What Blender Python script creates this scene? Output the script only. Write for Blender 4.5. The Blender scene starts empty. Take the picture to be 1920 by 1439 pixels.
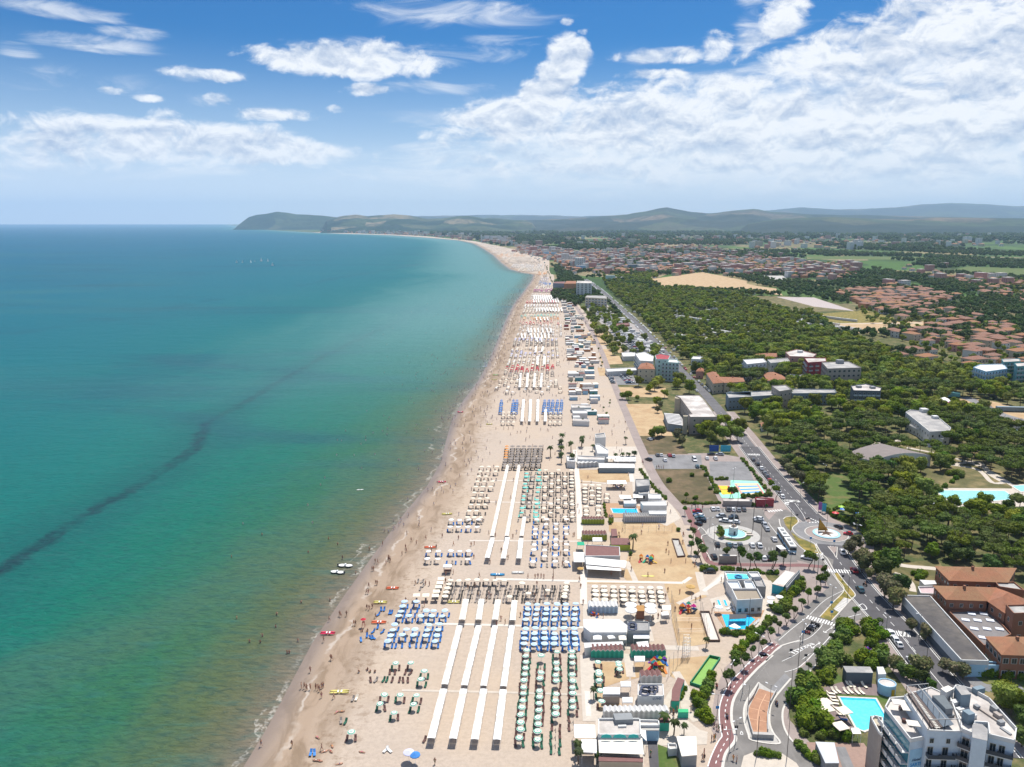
import bpy,bmesh,math,random
import numpy as np
from mathutils import Vector,Matrix,noise as mnoise
# ---------------------------------------------------------------- camera, sky, sun, exposure
SC=bpy.context.scene
H=125.0
F=1461.0
PITCH=math.atan(301.5/F)
cam_d=bpy.data.cameras.new('camera');cam=bpy.data.objects.new('camera',cam_d)
SC.collection.objects.link(cam);SC.camera=cam
cam.location=(0,0,H);cam.rotation_euler=(math.pi/2-PITCH,0,0)
cam_d.sensor_width=36.0;cam_d.lens=36.0*F/1920.0
cam_d.clip_start=1.0;cam_d.clip_end=120000.0
SC.view_settings.view_transform='Standard';SC.view_settings.look='None'
SC.view_settings.gamma=1.0;SC.view_settings.exposure=0.27
SC.cycles.max_bounces=5;SC.cycles.diffuse_bounces=2;SC.cycles.glossy_bounces=2
SC.cycles.transmission_bounces=2;SC.cycles.transparent_max_bounces=6;SC.cycles.volume_bounces=1
SC.cycles.use_denoising=True
SUN_EL,SUN_AZ=math.radians(63),math.radians(24)
sun_d=bpy.data.lights.new('sun','SUN');sun_d.energy=5.0;sun_d.angle=math.radians(0.53)
sun_d.color=(1.0,0.955,0.89)
sun=bpy.data.objects.new('sun',sun_d);SC.collection.objects.link(sun)
_sd=Vector((math.sin(SUN_AZ)*math.cos(SUN_EL),math.cos(SUN_AZ)*math.cos(SUN_EL),math.sin(SUN_EL)))
sun.rotation_euler=_sd.to_track_quat('Z','Y').to_euler()
def ray(u,v):
 x=(u-960)/F;y=-(v-719.5)/F
 return Vector((x,math.cos(PITCH)+y*math.sin(PITCH),-math.sin(PITCH)+y*math.cos(PITCH)))
def azel(u,v):
 r=ray(u,v).normalized()
 return math.atan2(r.x,r.y),math.asin(r.z)
# every cloud: photo pixel of its middle, half width, half height, weight, softness, kind (0 puffy, 1 thin veil)
CLOUDS=[
(655,114,150,26,1.25,0),(700,104,70,24,1.1,0),(570,122,60,12,.7,0),(385,140,60,11,.9,0),(690,170,50,11,.8,0),(800,165,130,13,.5,1),
(495,214,80,11,.8,0),(215,172,22,7,.7,0),(272,184,24,7,.8,0),(395,190,40,12,.6,0),(140,24,95,13,.62,1),(150,80,100,15,.68,1),
(240,62,55,10,.6,1),(35,92,32,12,.6,1),(200,245,70,14,.8,0),(240,262,190,42,1.0,0),(420,272,150,36,1.05,0),(560,288,120,22,.9,0),
(60,280,130,34,.75,0),(100,320,240,16,.5,1),(350,318,150,10,.5,1),
(1064,104,36,34,1.5,0),(1046,142,32,32,1.5,0),(1030,185,50,34,1.45,0),(950,215,100,28,1.1,0),(980,240,90,28,1.0,0),(880,225,40,20,.9,0),(850,255,60,22,.7,0),(1010,225,110,22,.8,0),
(1250,104,80,14,.85,0),(1345,92,30,26,.8,0),(1470,28,38,38,1.0,0),(1410,50,30,60,.5,1),(1420,95,40,30,.6,0),
(1230,140,70,10,.7,0),(1300,235,330,66,.95,0),(1500,250,360,70,1.0,0),(1800,215,260,70,1.05,0),(1150,200,110,36,.8,0),(1330,170,180,30,.8,0),
(1640,100,190,46,1.05,0),(1500,118,70,20,.9,0),(1760,60,130,60,1.05,0),(1880,90,110,80,1.1,0),(1700,20,80,30,.7,0),(1900,20,70,40,.9,0),
(1600,300,420,45,.8,0),(1250,310,380,34,.75,0),(900,290,260,26,.6,1),(980,335,420,22,.55,1),(1500,350,500,22,.5,1),
(1450,265,540,100,1.0,1),(1750,160,330,90,.8,1),(860,22,200,26,.42,1),(950,75,90,12,.5,1),(860,100,170,18,.4,1),(1063,42,14,7,.7,0),(1092,60,12,6,.7,0),(932,17,7,9,.6,0),
(630,205,16,7,.5,0),(700,310,300,30,.4,1),(120,150,140,22,.3,1),
]
def make_world():
 w=bpy.data.worlds.new('World');SC.world=w;w.use_nodes=True
 try:
  w.cycles.sampling_method='MANUAL';w.cycles.sample_map_resolution=512
 except Exception:pass
 nt=w.node_tree;N=nt.nodes;L=nt.links;N.clear()
 def nd(t,**k):
  n=N.new(t)
  for a,b in k.items():setattr(n,a,b)
  return n
 def mth(op,a,b=None,c=None,clamp=False):
  n=nd('ShaderNodeMath',operation=op,use_clamp=clamp)
  for i,x in enumerate((a,b,c)):
   if x is None:continue
   if isinstance(x,(int,float)):n.inputs[i].default_value=x
   else:L.new(x,n.inputs[i])
  return n.outputs[0]
 out=nd('ShaderNodeOutputWorld');bg=nd('ShaderNodeBackground')
 sky=nd('ShaderNodeTexSky',sky_type='NISHITA');sky.sun_disc=False
 sky.sun_elevation=SUN_EL;sky.sun_rotation=SUN_AZ
 sky.altitude=120;sky.air_density=1.0;sky.dust_density=0.55;sky.ozone_density=2.2
 tc=nd('ShaderNodeTexCoord')
 sep=nd('ShaderNodeSeparateXYZ');L.new(tc.outputs['Generated'],sep.inputs[0])
 az=mth('ARCTAN2',sep.outputs[0],sep.outputs[1]);el=mth('ARCSINE',sep.outputs[2])
 pos=nd('ShaderNodeCombineXYZ');L.new(az,pos.inputs[0]);L.new(el,pos.inputs[1])
 def noise(scale,det,rough,sx,sy,off=(0,0,0),dist=0.0):
  mp=nd('ShaderNodeMapping');mp.inputs['Scale'].default_value=(sx,sy,1);mp.inputs['Location'].default_value=off
  L.new(pos.outputs[0],mp.inputs[0])
  n=nd('ShaderNodeTexNoise',noise_dimensions='2D');n.inputs['Scale'].default_value=scale
  n.inputs['Detail'].default_value=det;n.inputs['Roughness'].default_value=rough;n.inputs['Distortion'].default_value=dist
  L.new(mp.outputs[0],n.inputs['Vector']);return n.outputs['Fac']
 puffs,veils=None,None
 for (u,v,hw,hh,wt,kind) in CLOUDS:
  a,e=azel(u,v);sa=hw/F*1.0;se=hh/F
  s=nd('ShaderNodeVectorMath',operation='SUBTRACT');L.new(pos.outputs[0],s.inputs[0]);s.inputs[1].default_value=(a,e,0)
  m=nd('ShaderNodeVectorMath',operation='MULTIPLY');L.new(s.outputs[0],m.inputs[0]);m.inputs[1].default_value=(1/sa,1/se,0)
  l=nd('ShaderNodeVectorMath',operation='LENGTH');L.new(m.outputs[0],l.inputs[0])
  r=nd('ShaderNodeMapRange',interpolation_type='SMOOTHERSTEP');L.new(l.outputs['Value'],r.inputs[0])
  r.inputs[1].default_value=0.25;r.inputs[2].default_value=1.75;r.inputs[3].default_value=wt;r.inputs[4].default_value=0
  if kind==0:puffs=r.outputs[0] if puffs is None else mth('MAXIMUM',puffs,r.outputs[0])
  else:veils=r.outputs[0] if veils is None else mth('MAXIMUM',veils,r.outputs[0])
 n1=noise(1,9,.60,26,44,dist=.25)
 n1b=noise(1,9,.60,26,44,off=(0.0,0.30,0),dist=.25)
 n2=noise(1,7,.62,9,46,off=(3.1,1.7,0),dist=.5)
 n3=noise(1,3,.5,5,14,off=(7.7,2.2,0))
 gen=mth('MULTIPLY',mth('SUBTRACT',n3,.5),2.2)
 aabs=mth('ABSOLUTE',az)
 outside=nd('ShaderNodeMapRange');L.new(aabs,outside.inputs[0]);outside.inputs[1].default_value=.62;outside.inputs[2].default_value=.85
 up=nd('ShaderNodeMapRange');L.new(el,up.inputs[0]);up.inputs[1].default_value=.29;up.inputs[2].default_value=.42
 oo=mth('MAXIMUM',outside.outputs[0],up.outputs[0])
 gen=mth('MULTIPLY',mth('ADD',gen,.45),oo)
 puffs=mth('MAXIMUM',puffs,gen)
 lo=nd('ShaderNodeMapRange',interpolation_type='SMOOTHSTEP');
 dens_in=mth('ADD',puffs,mth('MULTIPLY',mth('SUBTRACT',n1,.5),2.0))
 L.new(dens_in,lo.inputs[0]);lo.inputs[1].default_value=.34;lo.inputs[2].default_value=1.02
 gate=nd('ShaderNodeMapRange',interpolation_type='SMOOTHSTEP');L.new(puffs,gate.inputs[0])
 gate.inputs[1].default_value=0.02;gate.inputs[2].default_value=.3
 dp=mth('MULTIPLY',lo.outputs[0],gate.outputs[0])
 wi=nd('ShaderNodeMapRange',interpolation_type='SMOOTHSTEP')
 L.new(mth('ADD',mth('MAXIMUM',veils,mth('MULTIPLY',puffs,.5)),mth('MULTIPLY',mth('SUBTRACT',n2,.5),1.7)),wi.inputs[0])
 wi.inputs[1].default_value=.18;wi.inputs[2].default_value=.95
 g2=nd('ShaderNodeMapRange',interpolation_type='SMOOTHSTEP');L.new(mth('MAXIMUM',veils,puffs),g2.inputs[0])
 g2.inputs[1].default_value=0.0;g2.inputs[2].default_value=.35
 dv=mth('MULTIPLY',mth('MULTIPLY',wi.outputs[0],g2.outputs[0]),.72)
 dens=mth('SUBTRACT',1.0,mth('MULTIPLY',mth('SUBTRACT',1.0,dp),mth('SUBTRACT',1.0,dv)))
 dens=mth('MULTIPLY',dens,.97)
 lit=mth('ADD',mth('MULTIPLY',mth('SUBTRACT',n1,n1b),2.2),mth('MULTIPLY',mth('SUBTRACT',noise(1,4,.55,11,30,off=(2.0,6.0,0)),.5),1.5))
 thick=mth('MULTIPLY',mth('SUBTRACT',dens_in,.7),-.36)
 br=mth('ADD',mth('ADD',lit,thick),.98)
 brc=nd('ShaderNodeMapRange');L.new(br,brc.inputs[0]);brc.inputs[1].default_value=.30;brc.inputs[2].default_value=1.10
 ramp=nd('ShaderNodeMix',data_type='RGBA');L.new(brc.outputs[0],ramp.inputs['Factor'])
 ramp.inputs[6].default_value=(3.7,4.6,6.2,1);ramp.inputs[7].default_value=(8.3,8.5,8.8,1)
 hz=nd('ShaderNodeMapRange',interpolation_type='SMOOTHSTEP');L.new(el,hz.inputs[0])
 hz.inputs[1].default_value=.0;hz.inputs[2].default_value=.22;hz.inputs[3].default_value=.90;hz.inputs[4].default_value=.0
 tint=nd('ShaderNodeMix',data_type='RGBA',blend_type='MULTIPLY');tint.inputs['Factor'].default_value=1
 L.new(sky.outputs[0],tint.inputs[6]);tint.inputs[7].default_value=(SKYT[0],SKYT[1],SKYT[2],1)
 base=nd('ShaderNodeMix',data_type='RGBA');L.new(hz.outputs[0],base.inputs['Factor'])
 L.new(tint.outputs[2],base.inputs[6]);base.inputs[7].default_value=(5.9,7.1,8.5,1)
 mix=nd('ShaderNodeMix',data_type='RGBA');L.new(dens,mix.inputs['Factor'])
 L.new(base.outputs[2],mix.inputs[6]);L.new(ramp.outputs[2],mix.inputs[7])
 far=nd('ShaderNodeMapRange',interpolation_type='SMOOTHSTEP');L.new(el,far.inputs[0])
 far.inputs[1].default_value=.0;far.inputs[2].default_value=.11;far.inputs[3].default_value=.8;far.inputs[4].default_value=.0
 mix2=nd('ShaderNodeMix',data_type='RGBA');L.new(far.outputs[0],mix2.inputs['Factor'])
 L.new(mix.outputs[2],mix2.inputs[6]);mix2.inputs[7].default_value=(6.5,7.3,8.3,1)
 L.new(mix2.outputs[2],bg.inputs[0]);bg.inputs[1].default_value=0.1
 L.new(bg.outputs[0],out.inputs[0])
SKYT=(0.085,0.40,0.72)
make_world()
# ---------------------------------------------------------------- geometry helpers
R=random.Random(7)
col=SC.collection
def G(u,v,z=0.0):
 r=ray(u,v);t=(z-H)/r.z
 return Vector((r.x*t,r.y*t,z))
CROPS={1:(440,1040,3.6075),2:(680,1060,3.7976),3:(1060,1040,6.),4:(1060,1220,6.),5:(1260,1040,3.6068),6:(1600,1040,3.606),
7:(780,700,3.786),8:(1040,760,4.232),9:(1400,700,3.598),10:(1300,380,3.097),11:(900,380,3.598),12:(1620,1260,6.4),13:(1240,720,11.99),
14:(1440,940,9.595),15:(1280,900,8.465),16:(900,500,6.539),17:(940,400,6.4),0:(0,0,1.)}
def C(k,*pts):
 """Points read off an enlarged piece k of the photograph -> photo pixels."""
 o=CROPS[k];return [(o[0]+x/o[2],o[1]+y/o[2]) for x,y in pts]
def W(k,x,y,z=0.0):
 o=CROPS[k];return G(o[0]+x/o[2],o[1]+y/o[2],z)
def WP(k,pts,z=0.0):
 return [W(k,x,y,z) for x,y in pts]
def XY(p):return (p[0],p[1])
class MB:
 """Collects faces of one mesh; each face carries a material slot."""
 def __init__(s):s.v=[];s.f=[];s.m=[]
 def add(s,vs,fs,m=0):
  o=len(s.v);s.v.extend([tuple(p) for p in vs]);s.f.extend([tuple(i+o for i in f) for f in fs]);s.m.extend([m]*len(fs));return s
 def box(s,x0,y0,z0,x1,y1,z1,m=0):
  return s.add([(x0,y0,z0),(x1,y0,z0),(x1,y1,z0),(x0,y1,z0),(x0,y0,z1),(x1,y0,z1),(x1,y1,z1),(x0,y1,z1)],
[(0,3,2,1),(4,5,6,7),(0,1,5,4),(1,2,6,5),(2,3,7,6),(3,0,4,7)],m)
 def obox(s,c,ex,ey,ez,hx,hy,hz,m=0):
  c=Vector(c);ex=Vector(ex).normalized()*hx;ey=Vector(ey).normalized()*hy;ez=Vector(ez).normalized()*hz
  vs=[c+a*ex+b*ey+d*ez for d in (-1,1) for a,b in ((-1,-1),(1,-1),(1,1),(-1,1))]
  return s.add(vs,[(0,3,2,1),(4,5,6,7),(0,1,5,4),(1,2,6,5),(2,3,7,6),(3,0,4,7)],m)
 def prism(s,poly,z0,z1,m=0,mt=None,top=True,bottom=False):
  poly=ccw(poly);n=len(poly)
  vs=[(p[0],p[1],z0) for p in poly]+[(p[0],p[1],z1) for p in poly]
  s.add(vs,[(i,(i+1)%n,n+(i+1)%n,n+i) for i in range(n)],m)
  if top:s.add([(p[0],p[1],z1) for p in poly],[tuple(range(n))],m if mt is None else mt)
  if bottom:s.add([(p[0],p[1],z0) for p in poly],[tuple(reversed(range(n)))],m)
  return s
 def sheet(s,poly,z,m=0):
  poly=ccw(poly);return s.add([(p[0],p[1],z) for p in poly],[tuple(range(len(poly)))],m)
 def ring(s,c,r0,r1,z0,z1,n=12,m=0,cap=True,a0=0.0,sx=1.0,sy=1.0):
  vs=[(c[0]+r*math.cos(a0+2*math.pi*i/n)*sx,c[1]+r*math.sin(a0+2*math.pi*i/n)*sy,z) for r,z in ((r0,z0),(r1,z1)) for i in range(n)]
  s.add(vs,[(i,(i+1)%n,n+(i+1)%n,n+i) for i in range(n)],m)
  if cap:s.add(vs[n:],[tuple(range(n))],m)
  return s
 def tube(s,a,b,r,r2=None,n=5,m=0):
  a=Vector(a);b=Vector(b);r2=r if r2 is None else r2
  d=(b-a).normalized();x=d.orthogonal().normalized();y=d.cross(x)
  vs=[p+(x*math.cos(t)+y*math.sin(t))*q for p,q in ((a,r),(b,r2)) for t in [2*math.pi*i/n for i in range(n)]]
  return s.add(vs,[(i,(i+1)%n,n+(i+1)%n,n+i) for i in range(n)]+[tuple(range(n,2*n)),tuple(reversed(range(n)))],m)
 def path(s,pts,r,n=5,m=0):
  for a,b in zip(pts,pts[1:]):s.tube(a,b,r,n=n,m=m)
  return s
 def mesh(s,name,mats):
  me=bpy.data.meshes.new(name);me.from_pydata(s.v,[],s.f)
  for m in mats:me.materials.append(m)
  me.polygons.foreach_set('material_index',s.m);me.update();return me
 def build(s,name,mats,parent=None,loc=(0,0,0),rz=0.0,smooth=False):
  if not isinstance(mats,(list,tuple)):mats=[mats]
  me=s.mesh(name,mats)
  if smooth:me.polygons.foreach_set('use_smooth',[True]*len(me.polygons))
  return place(name,me,parent,loc,rz)
def ccw(poly):
 a=sum(poly[i][0]*poly[(i+1)%len(poly)][1]-poly[(i+1)%len(poly)][0]*poly[i][1] for i in range(len(poly)))
 return list(poly) if a>0 else list(reversed(poly))
def place(name,me,parent=None,loc=(0,0,0),rz=0.0,sc=1.0):
 o=bpy.data.objects.new(name,me);col.objects.link(o);o.location=loc;o.rotation_euler=(0,0,rz)
 o.scale=(sc,sc,sc) if isinstance(sc,(int,float)) else sc
 if parent is not None:o.parent=parent
 return o
def tag(o,label=None,cat=None,group=None,kind=None):
 if label and len(label.split())>16:label=label.replace(' from the near end',' from near').replace(' going away',' away').replace(' the ',' ')
 if label:o['label']=label
 if cat:o['category']=cat
 if group:o['group']=group
 if kind:o['kind']=kind
 return o
def thing(name,label,cat,loc=(0,0,0),rz=0.0,group=None):
 return tag(place(name,None,None,loc,rz),label,cat,group)
def children_of():
 d={}
 for o in bpy.data.objects:
  if o.parent:d.setdefault(o.parent.name,[]).append(o)
 return d
def dup(src,kids,loc,rz=0.0,label=None,group=None,sc=1.0,colr=None):
 """A copy of a thing with copies of its parts (kids: [(part, [sub-parts])])."""
 r=src.copy();col.objects.link(r);r.location=loc;r.rotation_euler=(0,0,rz);r.scale=(sc,sc,sc) if isinstance(sc,(int,float)) else sc
 if label:r['label']=label
 if group:r['group']=group
 if colr:r.color=colr
 for k,sub in kids:
  c=k.copy();col.objects.link(c);c.parent=r
  if colr:c.color=colr
  for g in sub:
   d=g.copy();col.objects.link(d);d.parent=c
   if colr:d.color=colr
 return r
class Proto:
 """First use moves the original, later uses copy it."""
 def __init__(s,root,kids):s.root=root;s.kids=kids;s.used=False
 def put(s,loc,rz=0.0,label=None,group=None,sc=1.0,colr=None,cat=None):
  if not s.used:
   s.used=True;r=s.root;r.location=loc;r.rotation_euler=(0,0,rz);r.scale=(sc,sc,sc) if isinstance(sc,(int,float)) else sc
   if label:r['label']=label
   if group:r['group']=group
   if colr:
    r.color=colr
    for k,sub in s.kids:
     k.color=colr
     for g in sub:g.color=colr
  else:r=dup(s.root,s.kids,loc,rz,label,group,sc,colr)
  if cat:r['category']=cat
  return r
def inpoly(x,y,poly):
 c=False;n=len(poly);j=n-1
 for i in range(n):
  xi,yi=poly[i][0],poly[i][1];xj,yj=poly[j][0],poly[j][1]
  if (yi>y)!=(yj>y) and x<(xj-xi)*(y-yi)/(yj-yi)+xi:c=not c
  j=i
 return c
def ribbon(pts,w,z,mb=None,m=0,off=0.0):
 """A strip of width w (metres) along world points."""
 mb=mb or MB();P=[Vector((p[0],p[1])) for p in pts];L_,R_=[],[]
 for i,p in enumerate(P):
  a=P[max(0,i-1)];b=P[min(len(P)-1,i+1)];d=(b-a).normalized();n=Vector((-d.y,d.x))
  ww=w[i] if isinstance(w,(list,tuple)) else w
  L_.append(p+n*(ww/2+off));R_.append(p-n*(ww/2-off))
 for i in range(len(P)-1):
  mb.add([(R_[i].x,R_[i].y,z),(R_[i+1].x,R_[i+1].y,z),(L_[i+1].x,L_[i+1].y,z),(L_[i].x,L_[i].y,z)],[(0,1,2,3)],m)
 return mb
def smooth_line(pts,n=6):
 """Catmull-Rom through world points."""
 P=[Vector((p[0],p[1])) for p in pts];out=[]
 for i in range(len(P)-1):
  a=P[max(0,i-1)];b=P[i];c=P[i+1];d=P[min(len(P)-1,i+2)]
  for k in range(n):
   t=k/n
   out.append(0.5*((2*b)+(c-a)*t+(2*a-5*b+4*c-d)*t*t+(3*b-a-3*c+d)*t**3))
 out.append(P[-1]);return out
# ---------------------------------------------------------------- materials
_M={}
def mat(name,c,rough=.8,var=.12,scale=1.0,spec=.3,metal=0.0,obj=False,rnd=0.0,bump=0.0,tint=None,c2=None,amt=.5,emit=0):
 """Painted/plastered/planted surface: base colour broken up by two noises; obj: colour from the object."""
 if name in _M:return _M[name]
 m=bpy.data.materials.new(name);m.use_nodes=True;nt=m.node_tree;N=nt.nodes;L=nt.links
 b=N['Principled BSDF'];b.inputs['Roughness'].default_value=rough;b.inputs['Metallic'].default_value=metal
 b.inputs['Specular IOR Level'].default_value=spec
 geo=N.new('ShaderNodeNewGeometry')
 n=N.new('ShaderNodeTexNoise');n.inputs['Scale'].default_value=scale;n.inputs['Detail'].default_value=5;n.inputs['Roughness'].default_value=.65
 L.new(geo.outputs['Position'],n.inputs['Vector'])
 mr=N.new('ShaderNodeMapRange');L.new(n.outputs['Fac'],mr.inputs[0]);mr.inputs[1].default_value=.25;mr.inputs[2].default_value=.75
 mr.inputs[3].default_value=1-var;mr.inputs[4].default_value=1+var
 val=mr.outputs[0]
 if rnd:
  oi=N.new('ShaderNodeObjectInfo');r2=N.new('ShaderNodeMapRange');L.new(oi.outputs['Random'],r2.inputs[0])
  r2.inputs[3].default_value=1-rnd;r2.inputs[4].default_value=1+rnd
  mm=N.new('ShaderNodeMath');mm.operation='MULTIPLY';L.new(val,mm.inputs[0]);L.new(r2.outputs[0],mm.inputs[1]);val=mm.outputs[0]
 mul=N.new('ShaderNodeMix');mul.data_type='RGBA';mul.blend_type='MULTIPLY';mul.inputs['Factor'].default_value=1
 L.new(val,mul.inputs[7])
 src=None
 if obj:
  oi2=N.new('ShaderNodeObjectInfo');src=oi2.outputs['Color']
 if c2 is not None:
  mx=N.new('ShaderNodeMix');mx.data_type='RGBA';n2=N.new('ShaderNodeTexNoise');n2.inputs['Scale'].default_value=scale*.23;n2.inputs['Detail'].default_value=6
  L.new(geo.outputs['Position'],n2.inputs['Vector']);r3=N.new('ShaderNodeMapRange');L.new(n2.outputs['Fac'],r3.inputs[0])
  r3.inputs[1].default_value=.62-amt*.35;r3.inputs[2].default_value=.78-amt*.3
  L.new(r3.outputs[0],mx.inputs['Factor']);mx.inputs[6].default_value=(*c,1);mx.inputs[7].default_value=(*c2,1)
  if src is not None:L.new(src,mx.inputs[6])
  src=mx.outputs[2]
 if src is None:mul.inputs[6].default_value=(*c,1)
 else:L.new(src,mul.inputs[6])
 L.new(mul.outputs[2],b.inputs['Base Color'])
 if bump:
  bp=N.new('ShaderNodeBump');bp.inputs['Strength'].default_value=bump;bp.inputs['Distance'].default_value=.1
  L.new(n.outputs['Fac'],bp.inputs['Height']);L.new(bp.outputs[0],b.inputs['Normal'])
 _M[name]=m;return m
def srgb(r,g,b):
 f=lambda x:(x/255/12.92) if x/255<=.04045 else ((x/255+.055)/1.055)**2.4
 return (f(r),f(g),f(b))
class NT:
 """Small helper to write node networks."""
 def __init__(s,name):
  s.m=bpy.data.materials.new(name);s.m.use_nodes=True;s.N=s.m.node_tree.nodes;s.L=s.m.node_tree.links
  s.b=s.N['Principled BSDF'];s.g=s.N.new('ShaderNodeNewGeometry');s.pos=s.g.outputs['Position'];_M[name]=s.m
 def m_(s,op,a,b=None,clamp=False):
  n=s.N.new('ShaderNodeMath');n.operation=op;n.use_clamp=clamp
  for i,x in enumerate((a,b)):
   if x is None:continue
   if isinstance(x,(int,float)):n.inputs[i].default_value=x
   else:s.L.new(x,n.inputs[i])
  return n.outputs[0]
 def noise(s,scale,det=4,rough=.6,sx=1,sy=1,rot=0.0,dist=0.0,off=(0,0,0)):
  mp=s.N.new('ShaderNodeMapping');mp.inputs['Scale'].default_value=(sx,sy,1);mp.inputs['Rotation'].default_value=(0,0,rot);mp.inputs['Location'].default_value=off
  s.L.new(s.pos,mp.inputs[0]);n=s.N.new('ShaderNodeTexNoise');n.inputs['Scale'].default_value=scale
  n.inputs['Detail'].default_value=det;n.inputs['Roughness'].default_value=rough;n.inputs['Distortion'].default_value=dist
  s.L.new(mp.outputs[0],n.inputs['Vector']);return n.outputs['Fac']
 def mr(s,x,a,b,c=0.,d=1.,smooth=True):
  n=s.N.new('ShaderNodeMapRange');n.interpolation_type='SMOOTHSTEP' if smooth else 'LINEAR';s.L.new(x,n.inputs[0])
  for i,q in enumerate((a,b,c,d)):n.inputs[i+1].default_value=q
  return n.outputs[0]
 def mix(s,f,a,b,blend='MIX'):
  n=s.N.new('ShaderNodeMix');n.data_type='RGBA';n.blend_type=blend
  if isinstance(f,(int,float)):n.inputs['Factor'].default_value=f
  else:s.L.new(f,n.inputs['Factor'])
  for i,x in ((6,a),(7,b)):
   if isinstance(x,tuple):n.inputs[i].default_value=(*x,1) if len(x)==3 else x
   else:s.L.new(x,n.inputs[i])
  return n.outputs[2]
 def attr(s,name):
  n=s.N.new('ShaderNodeAttribute');n.attribute_name=name;return n.outputs['Fac']
 def ramp(s,x,stops):
  n=s.N.new('ShaderNodeValToRGB');e=n.color_ramp.elements
  while len(e)<len(stops):e.new(.5)
  for el,(p,c) in zip(e,stops):el.position=p;el.color=(*c,1)
  s.L.new(x,n.inputs[0]);return n.outputs[0]
 def bump(s,h,strength,dist):
  n=s.N.new('ShaderNodeBump');n.inputs['Strength'].default_value=strength;n.inputs['Distance'].default_value=dist
  s.L.new(h,n.inputs['Height']);s.L.new(n.outputs[0],s.b.inputs['Normal'])
 def done(s,colr,rough=.8,spec=.3):
  if isinstance(colr,tuple):s.b.inputs['Base Color'].default_value=(*colr,1)
  else:s.L.new(colr,s.b.inputs['Base Color'])
  if isinstance(rough,(int,float)):s.b.inputs['Roughness'].default_value=rough
  else:s.L.new(rough,s.b.inputs['Roughness'])
  s.b.inputs['Specular IOR Level'].default_value=spec;return s.m
# ---------------------------------------------------------------- the large setting: shoreline, sea, sand, land, hills
SHORE=[(455,1439),(500,1365),(540,1290),(585,1205),(648,1112),(700,1040),(758,962),(800,912),(826,868),(838,820),(848,785),(868,752),(898,712),(915,680),(930,645),(946,605),(962,572),(982,546),(998,524),(1000,515),
(975,511),(955,505),(938,492),(926,480),(905,466),(888,457),(860,451),(800,446),(735,441.5),(690,440),(640,438.5),(598,437),(540,433.5),(500,431.5),(440,430)]
shore_w=[G(u,v) for u,v in SHORE]
_s0=shore_w[0];_s1=shore_w[1];_e=(_s0-_s1)
shore_w=[_s0+_e*3.5]+shore_w+[Vector((shore_w[-1].x*1.2,shore_w[-1].y*1.25,0)),Vector((-.36*60000,60000,0))]
SY=np.array([p.y for p in shore_w]);SX=np.array([p.x for p in shore_w])
_o=np.argsort(SY);SY=SY[_o];SX=SX[_o]
def xs(y):return np.interp(y,SY,SX)
def dist_to(px,py,line):
 best=np.full(px.shape,1e9)
 for a,b in zip(line,line[1:]):
  dx,dy=b[0]-a[0],b[1]-a[1];t=np.clip(((px-a[0])*dx+(py-a[1])*dy)/(dx*dx+dy*dy+1e-9),0,1)
  best=np.minimum(best,np.hypot(px-a[0]-t*dx,py-a[1]-t*dy))
 return best
def grid_mesh(name,X,Y,Z,attrs=None,smooth=True):
 r,c=X.shape;me=bpy.data.meshes.new(name)
 v=np.stack([X,Y,Z],-1).reshape(-1,3)
 i=np.arange(r*c).reshape(r,c);q=np.stack([i[:-1,:-1],i[:-1,1:],i[1:,1:],i[1:,:-1]],-1).reshape(-1,4)
 me.vertices.add(len(v));me.vertices.foreach_set('co',v.astype(np.float32).ravel())
 me.loops.add(q.size);me.loops.foreach_set('vertex_index',q.astype(np.int32).ravel())
 me.polygons.add(len(q));me.polygons.foreach_set('loop_start',np.arange(0,q.size,4,dtype=np.int32))
 me.polygons.foreach_set('loop_total',np.full(len(q),4,dtype=np.int32))
 if smooth:me.polygons.foreach_set('use_smooth',np.ones(len(q),dtype=bool))
 me.update(calc_edges=True);me.validate()
 for k,a in (attrs or {}).items():
  at=me.attributes.new(k,'FLOAT','POINT');at.data.foreach_set('value',a.astype(np.float32).ravel())
 return me
BAND=[G(u,v) for u,v in [(-260,1230),(-100,1130),(0,1068),(100,1005),(180,955),(262,908),(330,866),(372,834),(386,792),(440,765),(520,718),(600,672),(690,628),(790,582),(880,545),(940,525)]]
BAND2=[G(u,v) for u,v in [(-300,640),(0,628),(200,598),(420,560),(640,520),(820,490)]]
BAND3=[G(u,v) for u,v in [(-400,1500),(100,1240),(300,1170),(480,1060),(640,950),(760,830)]]
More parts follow.
